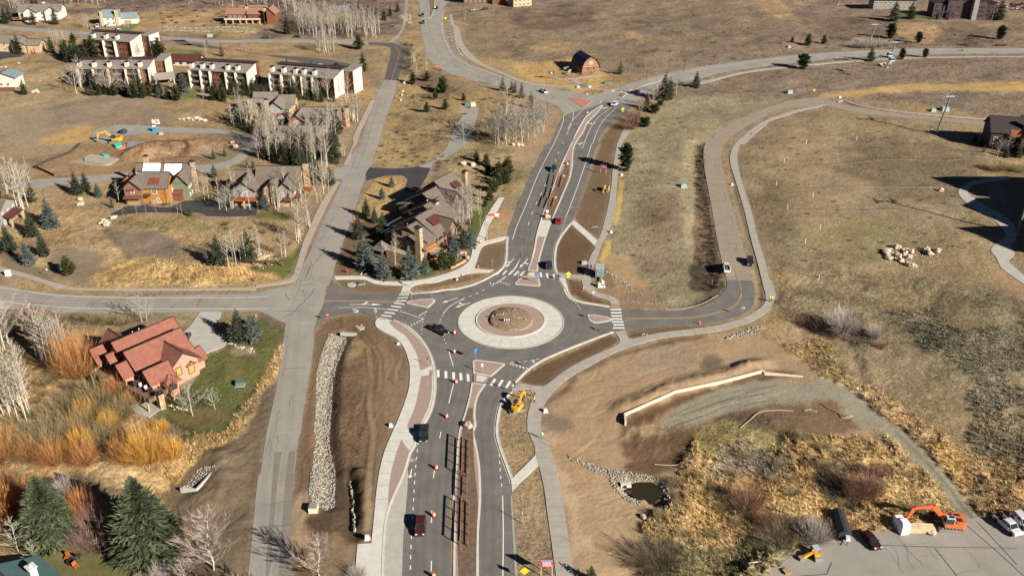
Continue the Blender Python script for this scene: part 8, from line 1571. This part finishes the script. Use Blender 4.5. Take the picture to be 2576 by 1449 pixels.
boulders('boulder',pts('03:1130,655 1150,650 1165,648 1180,655 1205,648 1220,650 1140,662 1610,1325 1640,1320 1660,1325',(1.6,1.8,1.8,1.5,2,1.8,1.4,1.5,1.9,1.5)),'%s white boulder at the gondola tower feet',group='boulders at the tower feet')
for s,z,l in (('03:1225,540',12,'rear gondola cabin passing over the highway'),('03:1245,590',11,'front gondola cabin passing over the highway')):
    X,Y=P1('03:%s'%s[3:],z); r=empty('gondola_cabin',(X,Y,z-1.2),.1,l,'gondola cabin','gondola cabins over the highway'); b=MB(); b.box((0,0,.95),(2.2,2.2,1.3),mat('cabin_glass_blue',(.04,.06,.14),.2),tap=.85); o=b.build('cabin_glazing',None,r); b=MB(); b.box((0,0,.2),(2.3,2.3,.45),PWt); b.box((0,0,1.65),(1.95,1.95,.18),PWt); b.build('cabin_shell',None,r); b=MB(); b.tube((0,0,1.7),(0,.1,3.4),.07,.07,4,TG); b.build('hanger_arm',None,r)
# rail panels on the medians
RUS=mat('rusted_steel',(.24,.11,.06),.7,nz=2,amt=.2)
def railpanel(a,c,label,h=2.1,n=4,g='rusted steel rail panels on the medians'):
    a,c=P1(a),P1(c); L=math.dist(a,c); r=empty('rail_panel',(a[0],a[1],.17),math.atan2(c[1]-a[1],c[0]-a[0]),label,'railing',g)
    for z in (h,h*.45): b=MB(); b.box((L/2,0,z),(L,.08,.30 if z==h else .22),RUS); b.build('rail',None,r)
    for i in range(n+1): b=MB(); b.box((L*i/n,.0,h/2+.1),(.14,.16,h+.2),RUS); b.build('post',None,r)
railpanel('d:285,160','d:275,490','left rusted rail panel at the north end of the south median'); railpanel('d:350,165','d:345,480','right rusted rail panel at the north end of the south median',1.2); railpanel('d:330,500','d:325,745','rusted rail panel in the middle of the south median',1.8,3); railpanel('d:272,770','d:262,1160','left rusted rail panel at the south end of the south median'); railpanel('d:345,770','d:340,1170','right rusted rail panel at the south end of the south median',1.2)
railpanel('12:470,330','12:445,440','upper left rusted rail panel in the north median bed'); railpanel('12:515,345','12:490,440','upper right rusted rail panel in the north median bed',1.2); railpanel('12:435,455','12:405,560','middle rusted rail panel in the north median bed',1.8,3); railpanel('12:400,560','12:365,660','lower left rusted rail panel in the north median bed'); railpanel('12:435,570','12:410,640','lower right rusted rail panel in the north median bed',1.2,3)
for i,s in enumerate(('12:540,190','12:480,330')):
    a=P1(s); 
# ring bed chevrons and logs
p=P1('22:-45,365' if 0 else '21:2520,372'); r=empty('chevron_board',(p[0],p[1],.9),0,'black and white chevron board in the ring bed','sign'); b=MB(); b.box((0,0,.8),(2.0,.06,.9),SBK); o=b.build('board',None,r)
b=MB()
for i in range(3):
    x=-.65+i*.6; b.add([(x-.14,-.04,1.15),(x+.1,-.04,1.15),(x+.34,-.04,.8),(x+.1,-.04,.8)],[(3,2,1,0)],SW); b.add([(x-.14,-.04,.45),(x+.1,-.04,.45),(x+.34,-.04,.8),(x+.1,-.04,.8)],[(0,1,2,3)],SW)
b.build('chevrons',None,o)
stones('ring_bed_stones',S(W('21:2370,320 2450,290 2573,300 22:0,320 100,340 180,370 100,350 0,335 21:2573,315 2450,310'),2),(.25,.6),5,81,zup=1.3,label='line of pale stones winding across the ring bed',c0=(.42,.36,.26))
stones('ring_bed_stones',offset(CORE,.0),(.15,.35),.5,82,zup=1.0,label='small stones scattered on the ring bed',c0=(.25,.19,.13))
# drain lids
for i,(s,rd,l) in enumerate((('21:1015,0' if 0 else '11:960,1415',1.3,'pale round inlet with grate in the soil strip'),('21:1055,402',.9,'round concrete drain lid on the brown soil'))):
    p=P1(s); b=MB(); b.tube((p[0],p[1],-.1),(p[0],p[1],.14),rd,rd,16,M_con); tag(b.build('manhole_cover',None),l,'drain lid')
# construction site
TEA=mat('teal_membrane',(.03,.50,.42),.5); TOR=mat('orange_membrane',(.60,.20,.12),.6); b=MB(); b.prism(W('j:700,725 900,685 930,770 780,810'),.05,.9,TEA); tag(b.build('membrane_sheet',None),'bright teal membrane over the excavated footing','sheet'); b=MB(); b.prism(W('j:790,825 1050,720 1190,715 1080,790 830,850'),.05,.5,TOR); tag(b.build('membrane_sheet',None),'salmon orange membrane beside the teal one','sheet'); b=MB(); b.prism(W('j:380,975 560,980 600,1025 470,1030'),.05,.6,TEA); tag(b.build('membrane_sheet',None),'narrow teal strip above the pale slab','sheet')
b=MB(); b.prism(W('j:-60,1050 100,960 350,1000 700,1060 880,1085 600,1230 480,1230 100,1160 -60,1130'),-.3,.25,mat('raw_slab',(.36,.31,.25),.9,nz=.5,amt=.15)); tag(b.build('foundation_slab',None),'pale foundation slab at the construction site','slab'); b=MB(); b.prism(W('j:1080,690 1250,650 1520,680 1300,830 1060,810'),-.2,.9,mat('grey_debris',(.24,.23,.23),.9,nz=1.2,amt=.4,bump=.3)); tag(b.build('formwork_pile',None),'grey formwork and debris pile beside the orange membrane','pile')
p=P1('j:960,400'); o=bpy.data.objects.new('dark_tarp_pile',RK2[1].copy()); o.data.materials.clear(); o.data.materials.append(mat('dark_tarp',(.04,.04,.045),.7)); COL.objects.link(o); o.location=(*p,.8); o.scale=(4.2,2.4,2.2); tag(o,'dark covered pile on the lane loop by the excavator','pile')
b=MB(); b.ribbon(smooth(W('10:350,235 500,165 700,90 805,5'),3),.08,-.1,.9,mat('silt_fence_fabric',(.05,.04,.035),.8)); b.ribbon(smooth(W('10:360,240 450,280 545,325'),3),.08,-.1,.9,mat('silt_fence_fabric',(.05,.04,.035),.8)); tag(b.build('silt_fence',None),'black silt fence zigzag left of the construction site','fence')
stones('rubble_stones',W('j:1700,60 1900,50 1920,160 1720,170'),(.5,1.3),1.5,83,c0=(.55,.52,.47),label='white rubble heap above the lane loop')
# wattle tubes in the mud area
for s,l in (('22:2290,1420 2380,1350 2480,1270 2573,1250 23:100,1245 250,1250','long pale wattle tube lying beside the mud track'),('23:360,1245 430,1230 490,1250 470,1255 410,1240','short looped wattle tube in the brown area'),('23:540,1165 600,1210 700,1260 740,1310 800,1310 850,1285 830,1280 780,1300 720,1270','curled wattle tube beside the bend of the track'),('32:1430,330 1600,345 1830,335','straight pale wattle at the marsh edge'),('22:1540,215 1700,210 1900,150 2070,70','thin fabric strip along the slope above the east road')):
    q=smooth(W(s),4); b=MB(); b.path([(x,y,HGT(x,y)+.15) for x,y in q],[.10]*len(q),5); tag(b.build('wattle_tube',mat('wattle_mesh',(.36,.31,.22),.9)),l,'erosion tube')
# garden furniture in the bottom left, deck furniture
p=P1('30:720,1310'); 
for i,(dx,dy,m,l) in enumerate(((-1.2,1,mat('chair_orange',(.36,.10,.03),.6),'orange garden chair left of the dark fire pit'),(1.3,-1.2,mat('chair_orange',(.36,.10,.03),.6),'orange garden chair right of the dark fire pit'),(0,0,BPL,'dark round fire pit on the bottom left lawn'),(.8,1.3,BPL,'black garden chair above the fire pit'))):
    r=empty('garden_chair' if 'chair' in l else 'fire_pit',(p[0]+dx,p[1]+dy,HGT(*p)),i,l,'chair' if 'chair' in l else 'fire pit'); b=MB()
    if 'chair' in l: b.box((0,0,.4),(.8,.8,.12),m); b.build('seat',None,r); b=MB(); b.box((0,.4,.85),(.8,.1,.8),m); b.build('backrest',None,r); b=MB(); [b.box((x,y,.2),(.08,.08,.4),m) for x in(-.35,.35) for y in(-.35,.35)]; b.build('legs',None,r)
    else: b.tube((0,0,0),(0,0,.5),.8,.9,12,m); b.build('bowl',None,r)
p=P1('g:790,1010',3.0)
for i,(sx,l,m) in enumerate((('g:790,1010','black covered barbecue on the red house deck',BPL),('g:850,1040','left grey deck chair beside the barbecue',M_furn),('g:925,1075','right grey deck chair near the deck corner',M_furn),('g:980,1110','dark deck table beside the corner rail',BPL))):
    q=P1(sx,3.0); r=empty('deck_furniture' if i else 'barbecue_grill',(q[0],q[1],3.02),.6,l,'chair' if 'chair' in l else 'table' if 'table' in l else 'barbecue'); b=MB()
    if 'chair' in l: b.box((0,0,.4),(.65,.65,.1),m); b.build('seat',None,r); b=MB(); b.box((0,.32,.8),(.65,.08,.7),m); b.build('backrest',None,r)
    elif 'table' in l: b.tube((0,0,.7),(0,0,.76),.7,.7,12,m); b.build('table_top',None,r); b=MB(); b.tube((0,0,0),(0,0,.7),.06,.06,6,m); b.build('pedestal',None,r)
    else: b.box((0,0,.5),(1.3,.6,1.),m); b.build('cabinet',None,r); b=MB(); b.extr([(-.3,0),(-.28,.3),(0,.42),(.28,.3),(.3,0)],-.6,.6,m,axis='x'); o=b.build('hood',None,r,fix=True); o.location=(0,0,1.)
# pale teal shed trailer and materials beside the spur path
p=P1('e:920,640'); r=empty('equipment_trailer',(p[0],p[1],.05),math.radians(-4),'tall pale teal box trailer beside the spur path','trailer'); TT=mat('pale_teal_panel',(.16,.23,.21),.6,nz=1,amt=.06)
b=MB(); b.box((0,1.6,1.8),(2.5,3.4,2.6),TT); b.build('box',None,r); b=MB(); b.box((0,1.6,3.15),(2.6,3.5,.12),mat('trailer_roof_panel',(.33,.38,.37),.6)); b.build('roof',None,r); b=MB(); b.box((0,-.13,1.8),(1.9,.06,2.2),TT); b.build('door',None,r); b=MB(); b.box((.5,-1.6,.5),(.5,3.2,.2),GB); b.build('drawbar',None,r)
for sy in (.6,2.4):
    for sx in (-1,1): b=MB(); b.tube((sx*1.25,sy,.4),(sx*1.0,sy,.4),.4,.4,10,TYRE); b.build('wheel',None,r)
for s,d,m,l in (('e:900,870',(.9,1.1,1.4),mat('pale_green_bin',(.42,.48,.32),.6),'pale green bin beside the teal trailer drawbar'),('e:1000,780',(.7,.9,1.0),SW,'white crate right of the trailer drawbar'),('e:960,880',(.9,.5,.4),SW,'low white sack by the pale green bin'),('e:1045,880',(.4,.5,.5),SW,'small white bucket by the red frame')):
    ubox(s,d,m,l,name='crate' if 'bin' not in l else 'bin')
p=P1('e:1000,850'); b=MB(); b.tube((p[0]-.9,p[1]+.2,.4),(p[0]+.9,p[1]-.2,.5),.07,.07,4,SR); b.tube((p[0],p[1]-.9,.3),(p[0]+.3,p[1]+.8,.6),.07,.07,4,SR); tag(b.build('metal_rack',None),'red metal frame lying among the crates','frame')
# barn surroundings
r=empty('barn_sign',(*P1('02:355,795'),0),.15,'rust timber framed sign board on the barn path','sign'); 
for x in (0,4.2): b=MB(); b.box((x,0,2),(.35,.35,4),RUS); b.build('post',None,r)
b=MB(); b.box((2.1,0,3.9),(5,.4,.25),RUS); b.build('crossbeam',None,r); b=MB(); b.box((2.1,0,3),(2.6,.15,1.1),SBK); o=b.build('sign_panel',None,r); b=MB(); b.box((2.1,-.1,2.8),(1.4,.04,.25),SW); b.tube((2.1,-.1,3.15),(2.1,-.13,3.15),.25,.25,8,SW); b.build('white_emblem',None,o)
l=smooth(W('02:520,775 560,780 660,765 790,745 870,735'),2); r=empty('post_fence',(l[0][0],l[0][1],0),0,'dark post and rail fence in front of the wooden barn','fence')
for i in range(len(l)-1):
    a=Vector(l[i])-Vector(l[0]); c=Vector(l[i+1])-Vector(l[0]); b=MB(); b.box((a.x,a.y,.8),(.2,.2,1.7),DECKM); b.build('post',None,r); b=MB(); b.tube((*a,1.3),(*c,1.3),.07,.07,4,DECKM); b.tube((*a,.7),(*c,.7),.07,.07,4,DECKM); b.build('rail',None,r)
for i,(s,l) in enumerate((('02:520,700','left old farm implement beside the barn'),('02:560,745','right old farm implement beside the barn fence'))):
    p=P1(s); r=empty('farm_implement',(*p,0),i,l,'farm implement'); b=MB(); [b.tube((0,-.6+k*.3,.6),(3,-.6+k*.3,1.6),.09,.09,4,GB) for k in range(5)]; b.build('tines',None,r); b=MB(); b.box((1.5,0,.7),(3.4,.3,.25),GB); b.build('beam',None,r); [ (lambda q:(q.tube((.6,sy,.5),(.6,sy*.85,.5),.5,.5,10,STEEL),q.build('wheel',None,r)))(MB()) for sy in (-1,1)]
l=[W('01:%d,%d %d,%d'%(a,b_,a+62,b_+10)) for a,b_ in ((1905,190),(1915,225),(1925,260),(1930,300),(1935,330),(1938,360),(1942,390),(1948,420),(1955,450),(1965,480),(1978,510),(1995,535),(2015,555))]
for i,q in enumerate(l): b=MB(); b.ribbon(q,.6,-.1,.35,M_con); tag(b.build('check_dam',None),'%s pale check bar from the top in the channel beside the highway'%ORD[i],'check bar','check bars in the channel beside the highway')
l=W('02:680,890 720,880 770,885 800,870 760,910'); r=empty('old_machinery',(*l[1],0),0,'dark green machine parts on pale blocks by the junction verge','machine'); b=MB(); b.box((0,0,.9),(3,1.6,1.3),GRN); b.build('body',None,r); b=MB(); b.box((-2.6,-.3,.4),(1.6,1.2,.8),M_rw); b.build('block',None,r); b=MB(); b.box((3.,-.2,.4),(1.6,1.2,.8),M_rw); b.build('block',None,r)
ubox('02:960,840',(3.4,1.6,1.2),GRN,'dark green box in the dry grass above the junction')
l=W('11:745,185 800,160 830,140'); b=MB(); b.ribbon(smooth(W('11:720,185 760,170 800,158'),3),1.0,-.1,.9,STN); tag(b.build('garden_wall',None),'tan stone entry wall beside the upper pavement','wall'); 
# ---------------------------------------------------------------- people
SK=mat('skin',(.45,.27,.19),.7); HR=mat('dark_hair',(.03,.02,.015),.8)
def person_mesh(pose,ms,seed=0):
    top,leg,hat=ms
    J={'p':(0,0,.95),'s':(0,.0,1.2),'c':(0,0,1.42),'n':(0,0,1.53),'h':(0,.02,1.66),'ht':(0,.02,1.76)}
    st={'walk':.28,'stand':.04,'work':.12}[pose]
    J.update({'lh':(.1,0,.9),'lk':(.11,st*.7,.5),'lf':(.11,st*.6,.08),'lt':(.11,st*.6+.17,.05),'rh':(-.1,0,.9),'rk':(-.11,-st*.2,.5),'rf':(-.11,-st,.1),'rt':(-.11,-st+.17,.05)})
    a=.25 if pose=='walk' else .05
    if pose=='work': J.update({'ls':(.2,0,1.42),'le':(.27,.2,1.2),'lw':(.18,.42,1.15),'rs':(-.2,0,1.42),'re':(-.27,.2,1.2),'rw':(-.15,.42,1.1)})
    else: J.update({'ls':(.2,0,1.42),'le':(.27,-a*.5,1.14),'lw':(.26,-a+.1,.9),'rs':(-.2,0,1.42),'re':(-.27,a*.5,1.14),'rw':(-.26,a+.1,.9)})
    E=[('p','s'),('s','c'),('c','n'),('n','h'),('h','ht'),('p','lh'),('lh','lk'),('lk','lf'),('lf','lt'),('p','rh'),('rh','rk'),('rk','rf'),('rf','rt'),('c','ls'),('ls','le'),('le','lw'),('c','rs'),('rs','re'),('re','rw')]
    R={'p':.15,'s':.14,'c':.16,'n':.06,'h':.105,'ht':.08,'lh':.1,'rh':.1,'lk':.07,'rk':.07,'lf':.05,'rf':.05,'lt':.04,'rt':.04,'ls':.075,'rs':.075,'le':.05,'re':.05,'lw':.04,'rw':.04}
    K=list(J); me=bpy.data.meshes.new('person'); me.from_pydata([J[k] for k in K],[(K.index(a_),K.index(b_)) for a_,b_ in E],[]); o=bpy.data.objects.new('person',me); COL.objects.link(o)
    o.modifiers.new('skin','SKIN'); sv=me.skin_vertices[0].data
    for i,k in enumerate(K): sv[i].radius=(R[k],R[k]*.85); sv[i].use_root=(k=='p')
    o.modifiers.new('sub','SUBSURF').levels=1; o.modifiers['sub'].render_levels=1
    dg=bpy.context.evaluated_depsgraph_get(); m2=bpy.data.meshes.new_from_object(o.evaluated_get(dg)); bpy.data.objects.remove(o)
    m2.materials.clear(); [m2.materials.append(m) for m in (top,leg,SK,hat,BPL)]
    for p in m2.polygons:
        z=p.center.z; p.material_index=3 if z>1.69 or (z>1.6 and p.center.y<-.02) else 2 if z>1.5 else 4 if z<.1 else 1 if z<.93 and abs(p.center.x)<.21 else 2 if (abs(p.center.x)>.2 and z<.96) or (pose=='work' and p.center.y>.38 and z>1) else 0; p.use_smooth=True
    # fingers: short chains rooted in the palm
    return m2
CL={'maroon':(mat('maroon_jacket',(.09,.02,.04),.8),mat('dark_trousers',(.03,.025,.03),.8),HR),'orange':(mat('orange_hi_vis',(.8,.2,.03),.7),mat('blue_trousers',(.03,.04,.07),.8),SW),'lime':(mat('lime_hi_vis',(.6,.75,.05),.7),mat('blue_trousers',(.03,.04,.07),.8),SW),'grey':(mat('pale_green_vest',(.35,.45,.3),.7),mat('grey_trousers',(.18,.18,.17),.8),SW)}
def fingers(parent,side,pose):
    w_=Vector(({'walk':(.26,-.15,.9),'stand':(.26,.05,.9),'work':(.18,.42,1.15)}[pose])); 
    if side<0: w_.x*=-1; w_.y=(.35 if pose=='walk' else .15 if pose=='stand' else .42)
    d=Vector((0,.02,-1)) if pose!='work' else Vector((-.2*side,1,-.3)).normalized(); b=MB()
    b.tube(w_,w_+d*.09,.04,.042,6,SK)
    for i,(o_,l_) in enumerate(((-.03,.07),(-.01,.08),(.01,.075),(.03,.06))):
        q=w_+d*.085+Vector((0,o_,0)) if pose!='work' else w_+d*.085+Vector((o_,0,0)); k=q+d*l_*.55; e=k+(d+Vector((-side*.5,0,0))).normalized()*l_*.45; b.path([q,k,e],[.010,.009,.007],4,SK)
    q=w_+d*.03; b.path([q,q+(d+Vector((-side*.9,.3,0))).normalized()*.04,q+(d+Vector((-side*.5,.3,0))).normalized()*.075],[.012,.010,.008],4,SK); b.build('hand',None,parent)
def person(s,pose,cl,label,face,group=None):
    p=P1(s); o=bpy.data.objects.new('person',person_mesh(pose,CL[cl])); COL.objects.link(o); pv=PMv=.066 if True else 0; o.location=(p[0],p[1],max(.03,HGT(*p)+.1) if HGT(*p)>-.05 else .07); o.rotation_euler=(0,0,math.radians(face-90)); tag(o,label,'person',group)
    b=MB(); b.tube((0,.115,1.64),(0,.155,1.62),.02,.012,5,SK); b.build('nose',None,o)
    b=MB(); [b.tube((x,.105,1.675),(x,.118,1.675),.014,.014,5,BPL) for x in(-.035,.035)]; b.build('eyes',None,o)
    for sd in (-1,1): fingers(o,sd,pose)
    o.scale=(1.05,)*3; return o
person('e:580,385','walk','maroon','left walker in dark maroon clothes on the spur path',-100,'pair of walkers on the spur path'); person('e:670,400','walk','maroon','right walker in dark maroon clothes on the spur path',-100,'pair of walkers on the spur path')
person('n:1330,560','work','orange','worker in orange vest beside the digger bucket',-120); person('n:1410,750','work','lime','worker in lime vest standing right of the digger bucket',200)
person('23:15,135','stand','lime','left worker in lime vest on the footpath bend',80); person('23:38,138','stand','lime','right worker in lime vest on the footpath bend',100); person('32:303,75','walk','grey','walker in pale vest on the right footpath near the fork',100)
